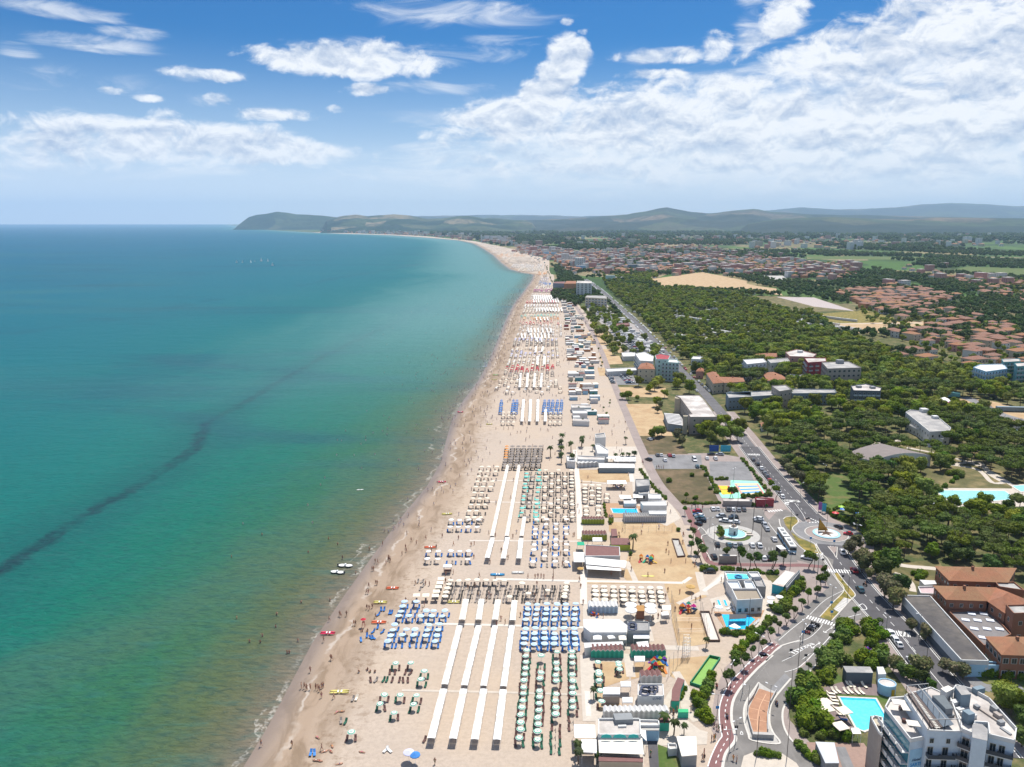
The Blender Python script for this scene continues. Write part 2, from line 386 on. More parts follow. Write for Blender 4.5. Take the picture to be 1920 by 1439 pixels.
def make_sea():
 ys=np.concatenate([np.arange(40,700,4.5),np.geomspace(700,60000,330)])
 off=np.concatenate([np.arange(-30,40,2.5),np.arange(40,460,5.5),np.geomspace(460,90000,60)])
 Y,O=np.meshgrid(ys,off,indexing='ij');X=xs(Y)-O;Z=np.full_like(X,-.25)
 ins=X>xs(Y)
 d=dist_to(X,Y,shore_w);d[ins]*=-1
 b1=dist_to(X,Y,BAND);b2=dist_to(X,Y,BAND2);b3=dist_to(X,Y,BAND3)
 me=grid_mesh('sea',X,Y,Z,{'off':d,'band':b1,'bandb':b2,'bandc':b3})
 m=NT('sea_water')
 o=m.attr('off');big=m.noise(.012,4,.55,1,.45,.5,1.0);mid=m.noise(.05,4,.6,1,.35,.45,.5)
 oo=m.m_('ADD',o,m.m_('MULTIPLY',m.m_('SUBTRACT',mid,.5),m.m_('MULTIPLY',m.mr(o,0,60,0.12,1),46)))
 oo=m.m_('ADD',oo,m.m_('MULTIPLY',m.m_('SUBTRACT',big,.5),m.mr(o,20,300,0,160)))
 t=m.m_('DIVIDE',m.m_('LOGARITHM',m.m_('ADD',m.m_('MAXIMUM',oo,0.0),8.0),10.0),4.0)
 c=m.ramp(t,[(.225,(.20,.160,.115)),(.29,(.145,.130,.080)),(.36,(.088,.115,.048)),(.43,(.030,.125,.058)),(.50,(.004,.132,.088)),(.58,(.0,.132,.116)),(.68,(.0,.118,.142)),(.82,(.0,.098,.165)),(1.0,(.0,.088,.180))])
 n1=m.noise(.07,5,.62,1,1,0,1.5);n2=m.noise(.018,3,.5,1,1,0,.3,(5,3,0))
 bd=m.m_('ADD',m.attr('band'),m.m_('MULTIPLY',m.m_('SUBTRACT',n1,.5),13))
 core=m.m_('MULTIPLY',m.m_('MULTIPLY',m.mr(bd,.5,6,1,0),m.mr(n2,.36,.52,.45,1)),m.mr(m.noise(.5,4,.7),.3,.6,.45,1));sy=m.N.new('ShaderNodeSeparateXYZ');m.L.new(m.pos,sy.inputs[0]);fy=m.mr(sy.outputs[1],480,1300,1,.1);core=m.m_('MULTIPLY',core,fy);wide0=fy
 wide=m.mr(m.m_('ADD',m.attr('band'),m.m_('MULTIPLY',m.m_('SUBTRACT',n2,.5),30)),4,34,1,0)
 c=m.mix(m.m_('MULTIPLY',m.m_('MULTIPLY',wide,.5),m.mr(sy.outputs[1],600,1500,1,.3)),c,(.003,.080,.080));
 nearfade=m.mr(o,60,900,1,1)
 c=m.mix(m.m_('MULTIPLY',core,.95),c,(.006,.026,.036))
 c=m.mix(m.m_('MULTIPLY',m.mr(m.m_('ADD',m.attr('bandb'),m.m_('MULTIPLY',m.m_('SUBTRACT',n2,.5),90)),3,22,1,0),.30),c,(.010,.05,.085))
 c=m.mix(m.m_('MULTIPLY',m.mr(m.m_('ADD',m.attr('bandc'),m.m_('MULTIPLY',m.m_('SUBTRACT',n2,.5),60)),4,24,1,0),.30),c,(.085,.125,.085))
 cur=m.noise(.0035,5,.62,.32,1,-.28,1.8);c=m.mix(m.mr(cur,.48,.70,0,.55),c,(.03,.135,.14));
 cur2=m.noise(.006,5,.6,.3,1,.35,1.0,(9,1,0));c=m.mix(m.mr(cur2,.50,.70,0,.6),c,(.008,.060,.095))
 dk=m.noise(.30,4,.6,.5,1,.5);c=m.mix(m.m_('MULTIPLY',m.mr(dk,.45,.75,0,.35),m.mr(o,40,500,1,.1)),c,(.012,.07,.075))
 lite=m.m_('MULTIPLY',m.m_('MULTIPLY',m.mr(oo,5,40,.4,1),m.mr(oo,90,330,1,0)),m.mr(sy.outputs[1],330,1100,0,.75));c=m.mix(lite,c,(.13,.27,.26))
 fn=m.noise(.10,4,.6,1,1,0,.6,(1,8,0));fo=m.m_('ADD',o,m.m_('MULTIPLY',m.m_('SUBTRACT',fn,.5),16))
 f1=m.m_('MULTIPLY',m.mr(m.m_('ABSOLUTE',m.m_('SUBTRACT',fo,1.2)),.25,.9,1,0),m.mr(m.noise(.035,2,.5,1,1,0,0,(4,4,0)),.44,.58))
 f2=m.m_('MULTIPLY',m.mr(m.m_('ABSOLUTE',m.m_('SUBTRACT',fo,7.0)),.2,.8,1,0),m.mr(m.noise(.028,2,.5,1,1,0,0,(7,9,0)),.57,.64))
 f=m.m_('MULTIPLY',m.m_('MAXIMUM',f1,f2),m.mr(m.noise(1.1,3,.6),.35,.6))
 f=m.m_('MULTIPLY',f,.55);c=m.mix(f,c,(.55,.52,.46))
 w1=m.noise(.55,5,.72,.55,1.3,.4,.4);w2=m.noise(.055,3,.6,.5,1.2,.3,.3)
 m.bump(m.m_('ADD',m.m_('MULTIPLY',w1,.55),m.m_('MULTIPLY',w2,.8)),1.0,1.4);c=m.mix(m.mr(w1,.44,.66,0,.38),c,(.0,.034,.042));c=m.mix(m.mr(m.noise(.16,5,.7,.35,1.4,.45,.5,(4,4,0)),.5,.72,0,.30),c,(.03,.15,.13))
 o_=place('sea',me);me.materials.append(m.done(c,m.mr(f,0,1,.36,.8),.06));tag(o_,kind='structure')
make_sea()
RIGHT=[(1700,1500),(1420,1439),(1378,1330),(1405,1240),(1470,1130),(1430,1072),(1345,1070),(1312,1000),(1262,925),(1222,880),(1195,835),(1172,785),(1152,735),(1136,700),(1146,672),(1132,640),(1112,605),(1088,575),(1062,548),(1040,530),(1030,508),(1030,488),(985,472),(935,462),(890,452.5),(800,443.5),(735,440),(690,438.8),(640,437),(598,436)]
_rw=[G(u,v) for u,v in RIGHT];RY=np.array([p.y for p in _rw]);RX=np.array([p.x for p in _rw]);_o=np.argsort(RY);RY=RY[_o];RX=RX[_o]
def xr(y):return np.interp(y,RY,RX)
def make_beach():
 ys=np.concatenate([np.arange(60,900,4),np.geomspace(900,10400,200)])
 offs=[-35,-12,-3,0,3,6,10,15,20,26,34,45];zz=[-1.4,-.7,-.34,-.25,-.17,-.11,-.08,-.05,-.01,.02,.03,.03]
 rows_x=[];rows_z=[];rows_o=[]
 for y in ys:
  x0=float(xs(y));x1=max(float(xr(y)),x0+50)
  k=min(1.0,(x1-x0)/60)
  cx=[x0+o*k for o in offs]+[x0+45*k+(x1-x0-45*k)*t for t in (.25,.5,.75,1)]
  rows_x.append(cx);rows_z.append(zz+[.03]*4);rows_o.append([o for o in offs]+[c-x0 for c in cx[-4:]])
 X=np.array(rows_x);Y=np.repeat(ys[:,None],X.shape[1],1);Z=np.array(rows_z);O=np.array(rows_o,float)
 me=grid_mesh('beach_sand',X,Y,Z,{'off':O})
 m=NT('sand');o=m.attr('off')
 n=m.noise(.16,5,.62,1,.35,-.48,.8);n2=m.noise(.03,5,.62,1,.3,-.5,1.2);fine=m.noise(.9,5,.72);trk=m.noise(.5,5,.7,.25,1.6,.1,.5)
 oo=m.m_('ADD',o,m.m_('MULTIPLY',m.m_('SUBTRACT',n2,.5),26))
 c=m.mix(m.mr(fine,.35,.75),SAND,tuple(x*.78 for x in SAND));c=m.mix(m.mr(m.noise(.11,5,.7,.3,1,.05,.6,(8,1,0)),.48,.70,0,.5),c,tuple(x*.84 for x in SAND))
 c=m.mix(m.mr(trk,.48,.75,0,.6),c,tuple(x*.80 for x in SAND))
 c=m.mix(m.mr(m.noise(.02,4,.6),.4,.7,0,.45),c,(SAND[0]*1.04,SAND[1]*.98,SAND[2]*.86))
 wet=m.mr(oo,10,26,1,0)
 c=m.mix(wet,c,(.33,.245,.175))
 c=m.mix(m.m_('MULTIPLY',wet,m.mr(n,.42,.62)),c,(.225,.16,.105))
 c=m.mix(m.m_('MULTIPLY',m.mr(o,0,8,1,0),.75),c,(.19,.15,.125))
 c=m.mix(m.m_('MULTIPLY',m.m_('MULTIPLY',m.mr(oo,14,17,0,1),m.mr(oo,20,30,1,0)),m.mr(m.noise(.35,5,.7),.50,.64,0,.62)),c,(.19,.125,.075))
 ln=m.m_('MULTIPLY',m.mr(m.m_('ABSOLUTE',m.m_('SUBTRACT',m.m_('ADD',o,m.m_('MULTIPLY',m.m_('SUBTRACT',m.noise(.07,4,.6),.5),14)),7)),.2,1.0,.65,0),m.mr(m.noise(.06,3,.6,off=(3,3,0)),.42,.56))
 c=m.mix(ln,c,(.48,.42,.36))
 m.bump(fine,.5,.12)
 me.materials.append(m.done(c,m.mr(o,0,9,.35,.9),.3));tag(place('beach_sand',me),kind='structure')
SAND=(.465,.38,.305)
make_beach()
def land_material():
 m=NT('land')
 d=m.N.new('ShaderNodeVectorMath');d.operation='LENGTH';m.L.new(m.pos,d.inputs[0]);d=d.outputs['Value']
 vo=m.N.new('ShaderNodeTexVoronoi');mp=m.N.new('ShaderNodeMapping');mp.inputs['Scale'].default_value=(.0050,.0034,0.0);mp.inputs['Rotation'].default_value=(0,0,.5)
 m.L.new(m.pos,mp.inputs[0]);m.L.new(mp.outputs[0],vo.inputs['Vector']);vo.inputs['Scale'].default_value=1;vo.distance='CHEBYCHEV'
 sc=m.N.new('ShaderNodeSeparateColor');m.L.new(vo.outputs['Color'],sc.inputs[0])
 field=m.ramp(sc.outputs[0],[(0,(.055,.10,.030)),(.22,(.07,.135,.035)),(.34,(.045,.085,.03)),(.5,(.24,.20,.10)),(.62,(.085,.15,.04)),(.74,(.06,.085,.035)),(.86,(.27,.215,.125)),(1,(.05,.075,.03))])
 field.node.color_ramp.interpolation='CONSTANT'
 n=m.noise(.02,6,.65);field=m.mix(m.mr(n,.45,.65,0,.5),field,(.045,.07,.025))
 g=m.mix(m.mr(m.noise(.09,6,.7),.38,.66),(.075,.095,.035),(.22,.175,.085))
 g=m.mix(m.mr(m.noise(.35,5,.7),.4,.7,0,.6),g,(.05,.065,.025))
 c=m.mix(m.mr(d,900,1600),g,field)
 m.bump(m.noise(.4,6,.7),.6,.5)
 return m.done(c,.95,.1)
LAND=land_material()
def make_land():
 ys=np.concatenate([np.arange(40,1000,8),np.geomspace(1000,60000,160)])
 X=[];
 for y in ys:
  a=float(xr(y))-3 if y<10300 else float(xs(y))+(float(xr(10300))-float(xs(10300)))*0
  b=900+y*1.1
  X.append([a+(b-a)*t for t in (0,.02,.05,.1,.2,.35,.6,1)])
 X=np.array(X);Y=np.repeat(ys[:,None],X.shape[1],1);Z=np.zeros_like(X)
 me=grid_mesh('ground',X,Y,Z);me.materials.append(LAND);tag(place('ground',me),kind='structure')
make_land()
def hill_material(name,patch,base,base2,fld):
 m=NT(name)
 sc_=.00075*patch
 vo=m.N.new('ShaderNodeTexVoronoi');mp=m.N.new('ShaderNodeMapping');mp.inputs['Scale'].default_value=(sc_*1.0,sc_*.8,sc_*1.5)
 m.L.new(m.pos,mp.inputs[0]);m.L.new(mp.outputs[0],vo.inputs['Vector']);vo.inputs['Scale'].default_value=1
 sc=m.N.new('ShaderNodeSeparateColor');m.L.new(vo.outputs['Color'],sc.inputs[0])
 n=m.noise(.0022,8,.68);n2=m.noise(.012,5,.7)
 c=m.mix(m.mr(n,.4,.62),base,base2)
 c=m.mix(m.m_('MULTIPLY',m.mr(sc.outputs[0],.70,.74),m.mr(n,.40,.60,1,.15)),c,fld)
 c=m.mix(m.m_('MULTIPLY',m.mr(sc.outputs[1],.68,.72),m.mr(n,.42,.60,1,.1)),c,(.055,.080,.038))
 c=m.mix(m.mr(n2,.5,.62,0,.65),c,(.008,.020,.016))
 nz=m.N.new('ShaderNodeSeparateXYZ');m.L.new(m.g.outputs['Normal'],nz.inputs[0])
 return m.done(c,.95,.1)
def ridge(name,prof,D0,D1,D2,rough,mt,seed,nu=220,nr=40,dstep=1.0):
 """A range of hills: prof is the skyline as photo pixels; its foot lies at distance D0, its crest at D1, its back at D2."""
 us=np.linspace(prof[0][0],prof[-1][0],nu);vt=np.interp(us,[p[0] for p in prof],[p[1] for p in prof])
 X=np.zeros((nr,nu));Y=np.zeros((nr,nu));Z=np.zeros((nr,nu))
 for j,u in enumerate(us):
  r=ray(u,418.0);az=r.x/r.y
  zc=H+D1*(ray(u,vt[j]).z/ray(u,vt[j]).y)
  edge=min(1,(j)/(nu*.03),(nu-1-j)/(nu*.03))
  for i in range(nr):
   t=i/(nr-1)
   if t<.72:D=D0+(D1-D0)*(t/.72);h=(t/.72)
   else:D=D1+(D2-D1)*((t-.72)/.28);h=1-((t-.72)/.28)
   x=az*D;k=h*h*(3-2*h)*.55+h*.45
   nn=mnoise.fractal(Vector((x/900+seed,D/900,seed)),1.0,2.1,6)
   n3=mnoise.fractal(Vector((x/260+seed,D/260,seed)),1.0,2.1,4)
   z=zc*k*edge+(nn*rough+n3*rough*.22)*(4*h*(1-h)+.08)*edge
   z=min(z,zc*k+rough) if h<.97 else zc*edge+n3*rough*.10
   X[i,j]=x;Y[i,j]=D;Z[i,j]=max(z,-1 if h>0.02 else -1)
 me=grid_mesh(name,X,Y,Z);me.materials.append(mt);return tag(place(name,me),kind='structure')
HM1=hill_material('hill_woods',2.2,(.010,.030,.020),(.026,.050,.026),(.22,.18,.11))
HM2=hill_material('hill_fields',1.2,(.012,.028,.024),(.034,.046,.034),(.17,.13,.09))
HM3=hill_material('hill_far',.7,(.012,.024,.024),(.03,.04,.032),(.12,.10,.08))
ridge('headland_hill',[(436,430),(445,424),(455,416),(468,407),(482,403),(500,401.5),(520,397.5),(540,399),(556,402),(580,403),(600,404),(640,409),(660,412),(680,414),(720,424)],14200,15400,16800,55,HM1,3,260,44)
ridge('coastal_hill',[(600,418),(640,406),(668,403),(690,406),(715,404),(740,402),(770,405),(800,411),(830,410),(860,406),(880,405),(905,410),(940,412),(980,414),(1010,420)],9800,13000,15500,50,HM1,8,260,44)
ridge('inland_hill',[(860,421),(900,411),(930,410),(960,413),(1000,413),(1060,411),(1120,407),(1180,402),(1215,396),(1235,391),(1248,389),(1262,392),(1290,397),(1330,401),(1370,396),(1412,392),(1440,397),(1500,401),(1560,404),(1640,404),(1700,406),(1800,408),(1920,411),(2050,416)],9500,15500,18500,60,HM2,14,340,50)
ridge('distant_hills',[(500,420),(640,408),(760,406),(900,404),(1000,404),(1080,406),(1200,404),(1400,398),(1450,394),(1500,389),(1560,393),(1620,392),(1680,389),(1720,384),(1780,381),(1840,383),(1900,387),(2000,384),(2150,392),(2300,420)],19000,27000,30000,90,HM3,21,340,40)
ridge('low_hill',[(1380,424),(1440,414),(1500,409),(1560,407),(1640,411),(1700,412),(1760,408),(1840,409),(1920,410),(2000,413),(2100,424)],7600,10500,12000,25,HM2,30,260,36)
def make_haze():
 mb=MB();mb.box(-31000,-3000,-6,31000,31500,900)
 m=bpy.data.materials.new('haze');m.use_nodes=True;N=m.node_tree.nodes;N.clear()
 o=N.new('ShaderNodeOutputMaterial');v=N.new('ShaderNodeVolumePrincipled');v.inputs['Color'].default_value=(.54,.76,1.0,1)
 v.inputs['Density'].default_value=HAZE;v.inputs['Anisotropy'].default_value=0.0
 m.node_tree.links.new(v.outputs[0],o.inputs['Volume'])
 try:m.cycles.homogeneous_volume=True
 except Exception:pass
 tag(mb.build('haze',m),kind='stuff')
HAZE=3.6e-5
make_haze()
# ---------------------------------------------------------------- ground surfaces: paving, roads, paths, plots, kerbs, markings
CROPS.update({18:(1300,1230,6.886),19:(1480,1230,6.886),20:(1300,1050,7.575),21:(1460,1050,6.854),22:(1690,1040,5.535),23:(1140,760,8.994)})
def asphalt(name,c,var=.18,patches=.75):
 m=NT(name);n=m.noise(1.4,5,.7);n2=m.noise(.12,5,.65,off=(2,5,0));n3=m.noise(.5,4,.6,1,.12,-.45,.3)
 k=m.mix(m.mr(n2,.38,.68),c,tuple(x*patches for x in c));k=m.mix(m.mr(n3,.55,.75,0,.5),k,tuple(min(1,x*1.28) for x in c))
 k=m.mix(m.mr(n,.3,.75,0,var),k,tuple(x*.55 for x in c));m.bump(n,.3,.02);return m.done(k,.9,.25)
ASPH=asphalt('asphalt_dark',(.105,.10,.105));ASPL=asphalt('asphalt_worn',(.215,.20,.185));ASPM=asphalt('asphalt_grey',(.24,.235,.235))
PAVE=asphalt('paving_mauve',(.33,.27,.245),.25,.85);BIKE=asphalt('cycle_path_red',(.24,.125,.12),.25,.8)
KERB=mat('kerb_stone',(.55,.52,.47),.8,.12,1.5);PAINT=mat('road_paint',(.72,.71,.68),.7,.18,2.0)
WALK=mat('boardwalk_pale',(.60,.545,.48),.8,.08,1.0);CONC=mat('concrete',(.42,.40,.37),.85,.15,.8);STONE=mat('pale_paving',(.50,.44,.37),.85,.12,.6)
GRASSY=mat('dry_grass',(.21,.165,.075),.95,.22,.5,c2=(.10,.095,.035),amt=.7,bump=.3)
GREEN=mat('lawn',(.075,.12,.025),.95,.2,.7,c2=(.15,.14,.05),amt=.4,bump=.3)
SCRUB=mat('scrub_soil',(.185,.13,.075),.95,.25,.35,c2=(.09,.075,.035),amt=.8,bump=.4)
YSAND=mat('yellow_sand',(.46,.335,.195),.95,.12,.5,c2=(.40,.27,.15),amt=.6,bump=.2)
YGRASS=mat('island_dry_grass',(.30,.22,.06),.95,.2,1.2,c2=(.14,.13,.03),amt=.7,bump=.3)
ORANGE=mat('terracotta_paving',(.38,.205,.125),.85,.14,.7)
DECK=mat('wood_deck',(.40,.24,.14),.8,.15,1.0)
_zc=[0]
def zup(z):_zc[0]+=1;return z+_zc[0]*.0004
NOGO=[];STRIPS=[]
def sheet(name,mt,z,k,pts,kind='structure'):
 if name not in ('pavement','park_lawn','garden_lawn','dry_lawn'):NOGO.append([(p.x,p.y) for p in WP(k,pts)])
 mb=MB();mb.sheet(WP(k,pts),zup(z));return tag(mb.build(name,mt),kind=kind)
def strip(name,mt,z,w,k,pts,n=6,kind='structure'):
 STRIPS.append((smooth_line(WP(k,pts),3),w/2))
 return tag(ribbon(smooth_line(WP(k,pts),n),w,zup(z)).build(name,mt),kind=kind)
# base paving of the seafront
BASE=[(1346,1445),(1352,1400),(1334,1370),(1336,1330),(1342,1290),(1362,1250),(1398,1215),(1425,1185),(1458,1135),(1462,1080),(1420,1070),(1345,1068),(1318,1020),(1292,972),(1262,925),(1222,885),(1208,858),(1190,815),(1172,775),(1160,745),(1172,745),(1186,775),(1202,812),(1214,852),(1340,850),(1415,862),(1440,900),(1462,940),(1500,930),(1540,965),(1592,985),(1640,1020),(1632,1080),(1700,1180),(1760,1260),(1810,1310),(1760,1320),(1700,1200),(1640,1160),(1588,1180),(1500,1260),(1478,1300),(1480,1350),(1560,1439),(1560,1445)]
sheet('pavement',PAVE,.06,0,BASE)
sheet('dry_field',SCRUB,.085,0,[(1224,880),(1318,880),(1349,943),(1280,948),(1250,915)])
sheet('dry_field',SCRUB,.085,0,[(1190,818),(1262,818),(1290,852),(1216,853)])
sheet('dry_field',YSAND,.085,0,[(1160,758),(1235,758),(1262,818),(1192,818)])
sheet('sports_sand',YSAND,.06,0,[(1156,726),(1248,728),(1252,746),(1158,744)])
sheet('car_park',ASPM,.08,23,[(570,845),(1570,845),(1590,1080),(700,1090),(690,930),(770,870)])
sheet('car_park',ASPM,.08,0,[(1330,866),(1398,866),(1415,905),(1332,900)])
sheet('car_park',ASPL,.08,15,[(95,440),(1280,470),(1300,560),(1500,800),(1790,1250),(1830,1310),(600,1320),(430,1290),(300,1000),(240,800)])
sheet('car_park',ASPM,.08,0,[(1140,700),(1185,700),(1198,722),(1146,722)])
AVE=[(1870,1420),(1828,1365),(1777,1297),(1730,1240),(1688,1187),(1650,1147),(1615,1108),(1587,1072),(1566,1042),(1556,1022)]
AVN=[(1528,978),(1511,964),(1487,937),(1459,905),(1431,873),(1404,838),(1378,805),(1350,772),(1318,735),(1276,694),(1234,648),(1195,608),(1159,575),(1128,547),(1102,528),(1078,518),(1055,500),(1040,485),(1020,475)]
strip('avenue',ASPH,.09,11.5,0,AVE);strip('avenue',ASPH,.088,11.0,0,AVN[:6]);strip('avenue',asphalt('asphalt_mid',(.15,.145,.15)),.088,7.5,0,AVN[5:]);sheet('green_field',GREEN,.05,10,[(1480,400),(1590,372),(1920,385),(1990,440),(1700,425)]);sheet('green_field',GREEN,.05,10,[(640,315),(900,312),(1340,318),(1330,333),(700,330)]);sheet('green_field',GREEN,.05,10,[(860,228),(1310,232),(1290,250),(900,250)]);sheet('green_field',GRASSY,.05,10,[(460,228),(740,228),(700,262),(480,262)]);sheet('green_field',GREEN,.05,17,[(1120,560),(1330,570),(1340,600),(1180,595)]);sheet('green_field',GREEN,.05,17,[(1420,540),(1720,530),(1700,575),(1500,590)]);sheet('pond',CONC,.05,10,[(370,425),(520,425),(560,455),(460,460)])
strip('avenue_sidewalk',PAVE,.055,22,0,AVE);strip('avenue_sidewalk',PAVE,.055,19,0,AVN[:8])
JN=C(18,(1025,0),(830,170),(640,380),(530,540),(490,680),(490,850),(520,980),(545,1090),(440,1230),(400,1320),(375,1460),(1900,1700),(1700,1500),(1515,1330),(1380,1210),(1240,1060),(1170,920),(1150,770),(1180,650),(1290,500),(1400,350))+C(21,(440,1400),(500,1330),(590,1230),(720,1100),(790,1000),(900,870),(940,810),(1040,770),(1180,780),(1235,820),(1330,870),(1290,750),(1000,420),(700,130),(540,125),(640,350),(560,430),(360,600),(200,790),(0,1000))+C(20,(1150,1140),(1220,1200))
sheet('junction',ASPL,.085,0,JN)
RB=W(14,1050,592);RBr=(W(14,1680,592)-RB).length*.97
mb=MB();mb.sheet([(RB.x+RBr*math.cos(t/24*math.pi),RB.y+RBr*math.sin(t/24*math.pi)) for t in range(48)],.093);tag(mb.build('roundabout_road',ASPM),kind='structure')
sheet('bus_road',ASPL,.087,14,[(0,360),(150,200),(330,150),(500,280),(300,420),(440,560),(600,800),(960,960),(1180,1060),(1150,1240),(600,1080),(200,1000),(60,900),(-300,600)])
BP1=C(20,(1190,1205),(1010,1345))+C(18,(905,10),(780,120),(650,260),(540,380),(455,540),(415,680),(413,830),(430,960),(450,1060),(400,1140),(340,1260),(300,1360),(270,1460))
BP2=C(15,(60,440),(110,560),(190,760),(270,940),(330,1100),(380,1240),(450,1320),(600,1345),(1000,1352),(1693,1360))+C(14,(600,1155),(880,1175),(1120,1205))
strip('cycle_path',BIKE,.10,2.7,0,BP1);strip('cycle_path',BIKE,.10,2.6,0,BP2)
# islands
ORM=[(850,430),(1065,500),(1000,620),(960,740),(945,880),(950,1025),(770,1005),(738,930),(705,800),(718,680),(760,590)]
sheet('traffic_island',CONC,.15,18,[(848,350),(980,440),(1100,480),(1010,620),(985,730),(985,880),(1030,1000),(1110,1140),(765,1100),(712,1020),(665,860),(655,700),(705,560)])
sheet('ramp_floor',ORANGE,.19,18,ORM)
sheet('traffic_island',YGRASS,.15,21,[(710,180),(760,170),(850,290),(965,420),(980,470),(930,515),(840,490),(700,640),(780,680),(680,790),(525,740),(690,560),(840,390),(750,250)])
sheet('traffic_island',CONC,.17,21,[(840,490),(925,515),(775,680),(700,640)])
sheet('traffic_island',YGRASS,.15,14,[(275,330),(330,290),(490,285),(545,380),(450,470),(410,540),(360,500),(310,430)])
sheet('traffic_island',YGRASS,.15,14,[(410,560),(460,590),(560,670),(700,720),(860,800),(960,950),(780,930),(650,880),(560,790),(470,660)])
sheet('traffic_island',PAVE,.14,14,[(1075,820),(1225,825),(1230,900),(1190,950)])
sheet('traffic_island',PAVE,.14,14,[(640,310),(720,300),(780,380),(710,390)])
sheet('traffic_island',STONE,.14,18,[(650,1300),(800,1240),(1150,1270),(1330,1390),(1400,1500),(600,1500)])
sheet('traffic_island',PAVE,.14,18,[(1290,230),(1420,90),(1515,20),(1470,110),(1330,210)])
sheet('traffic_island',ASPM,.12,18,[(985,440),(1180,230),(1250,290),(1080,500)])
FN=W(15,800,875);FNr=(W(15,1215,880)-FN).length
mb=MB();mb.ring((FN.x,FN.y),FNr,FNr,.09,.20,36);tag(mb.build('fountain_island',CONC),kind='structure')
mb=MB();mb.ring((FN.x,FN.y),FNr*.66,FNr*.66,.19,.26,32);tag(mb.build('fountain_lawn',GREEN),kind='structure')
# kerbs
mb=MB()
def kerb(k,pts,w=.35,n=5,z=.2):ribbon(smooth_line(WP(k,pts),n),w,z,mb)
kerb(18,[(1025,0),(830,170),(640,380),(535,540),(495,680),(495,850),(525,980),(545,1100),(440,1230),(400,1320),(375,1460)],.7)
kerb(18,[(848,350),(705,560),(655,700),(660,860),(710,1020),(765,1100),(1110,1140),(1030,1000),(985,880),(985,730),(1010,620),(1090,500),(1260,300)],.5)
kerb(18,[(1515,190),(1290,500),(1180,650),(1150,770),(1170,920),(1240,1060),(1380,1210),(1515,1330)],.5)
kerb(21,[(440,1400),(500,1330),(590,1230),(720,1100),(790,1000),(900,870)],.35)
kerb(21,[(710,180),(750,250),(840,390),(690,560),(525,740)],.3);kerb(21,[(760,170),(850,290),(965,420),(980,470),(930,515),(780,680),(680,790)],.35)
kerb(14,[(275,330),(330,290),(490,285),(545,380),(450,470),(445,520),(500,590),(600,660),(720,710),(860,790),(960,940),(1070,1050),(1170,1230)],.4)
kerb(14,[(200,330),(230,460),(330,560),(430,680),(520,780),(640,880),(800,980),(1000,1030)],.4)
kerb(14,[(1075,820),(1190,960)],.3);kerb(14,[(1245,830),(1230,1020),(1190,960)],.3)
kerb(15,[(240,800),(290,760),(380,860),(300,900),(330,1050),(450,1290)],.4,3)
kerb(20,[(1515,1150),(1300,1210),(1215,1250),(1110,1350),(1030,1439)],.5)
for q in (AVE,AVN[:6]):
 for s in (-1,1):ribbon(smooth_line([G(*p) for p in q],6),.3,.19,mb,off=s*5.75)
tag(mb.build('kerb',KERB),kind='structure')
mb=MB()
for i in range(49):
 a=i*math.pi/24
 for r in (RBr*.58,):
  mb.add([(RB.x+(r+d)*math.cos(t),RB.y+(r+d)*math.sin(t),.2) for t in (a,a+math.pi/24) for d in (0,.4)],[(0,1,3,2)])
tag(mb.build('roundabout_kerb',KERB),kind='structure')
mb=MB();mb.sheet([(RB.x+RBr*.57*math.cos(t/24*math.pi),RB.y+RBr*.57*math.sin(t/24*math.pi)) for t in range(48)],.17);tag(mb.build('roundabout_paving',PAVE),kind='structure')
mb=MB();mb.ring((RB.x,RB.y),RBr*.385,RBr*.385,.17,.40,40);tag(mb.build('roundabout_rim',mat('pool_blue_rim',(.30,.55,.62),.6)),kind='structure')
mb=MB();mb.ring((RB.x,RB.y),RBr*.33,RBr*.31,.38,.60,40);tag(mb.build('roundabout_disc',mat('pale_disc',(.62,.60,.57),.6)),kind='structure')
# markings
mb=MB()
def dashes(line,w,dash,gap,z=.135,off=0.0,start=0.0):
 P=smooth_line(line,10);acc=start;on=True;seg=[]
 cum=[0]
 for a,b in zip(P,P[1:]):cum.append(cum[-1]+(b-a).length)
 def at(s):
  i=max(0,min(len(P)-2,int(np.searchsorted(cum,s))-1));t=(s-cum[i])/max(1e-6,cum[i+1]-cum[i]);return P[i].lerp(P[i+1],t)
 s=start
 while s+dash<cum[-1]:
  ribbon([at(s),at(s+dash)],w,z,mb,off=off);s+=dash+gap
av=[G(*p) for p in AVE];an=[G(*p) for p in AVN[1:8]]
dashes(av[3:],.16,2.5,2.5);dashes(an,.15,2,3);ribbon(smooth_line(av[:5],6),.18,.135,mb,off=.4)
for s in (-1,1):ribbon(smooth_line(av,6),.2,.135,mb,off=s*5.1);ribbon(smooth_line(an,6),.16,.135,mb,off=s*4.9)
dashes([G(*p) for p in BP1],.22,1.1,1.3,.14)
for s in (-1,1):ribbon(smooth_line([G(*p) for p in BP1],6),.28,.14,mb,off=s*1.5)
def zebra(k,a,b,n,L_,w=.5):
 A=W(k,*a);B=W(k,*b);d=(B-A).normalized();nrm=Vector((-d.y,d.x,0))
 for i in range(n):
  c=A.lerp(B,(i+.5)/n);q=(B-A).length/n*.52
  mb.add([c-d*q/2-nrm*L_/2,c+d*q/2-nrm*L_/2,c+d*q/2+nrm*L_/2,c-d*q/2+nrm*L_/2],[(0,1,2,3)])
_z0=len(mb.v)
zebra(21,(355,735),(870,880),15,2.6);zebra(21,(560,135),(935,160),11,3.0);zebra(21,(1420,940),(1660,965),8,3.2)
zebra(14,(-10,190),(260,165),6,2.2);zebra(14,(640,900),(1000,960),8,2.2);zebra(14,(720,300),(950,390),6,.8);zebra(14,(720,390),(940,385),4,.9);zebra(14,(330,70),(350,-10),3,2);zebra(9,(5,550),(90,552),8,3);zebra(9,(255,862),(355,866),10,3)
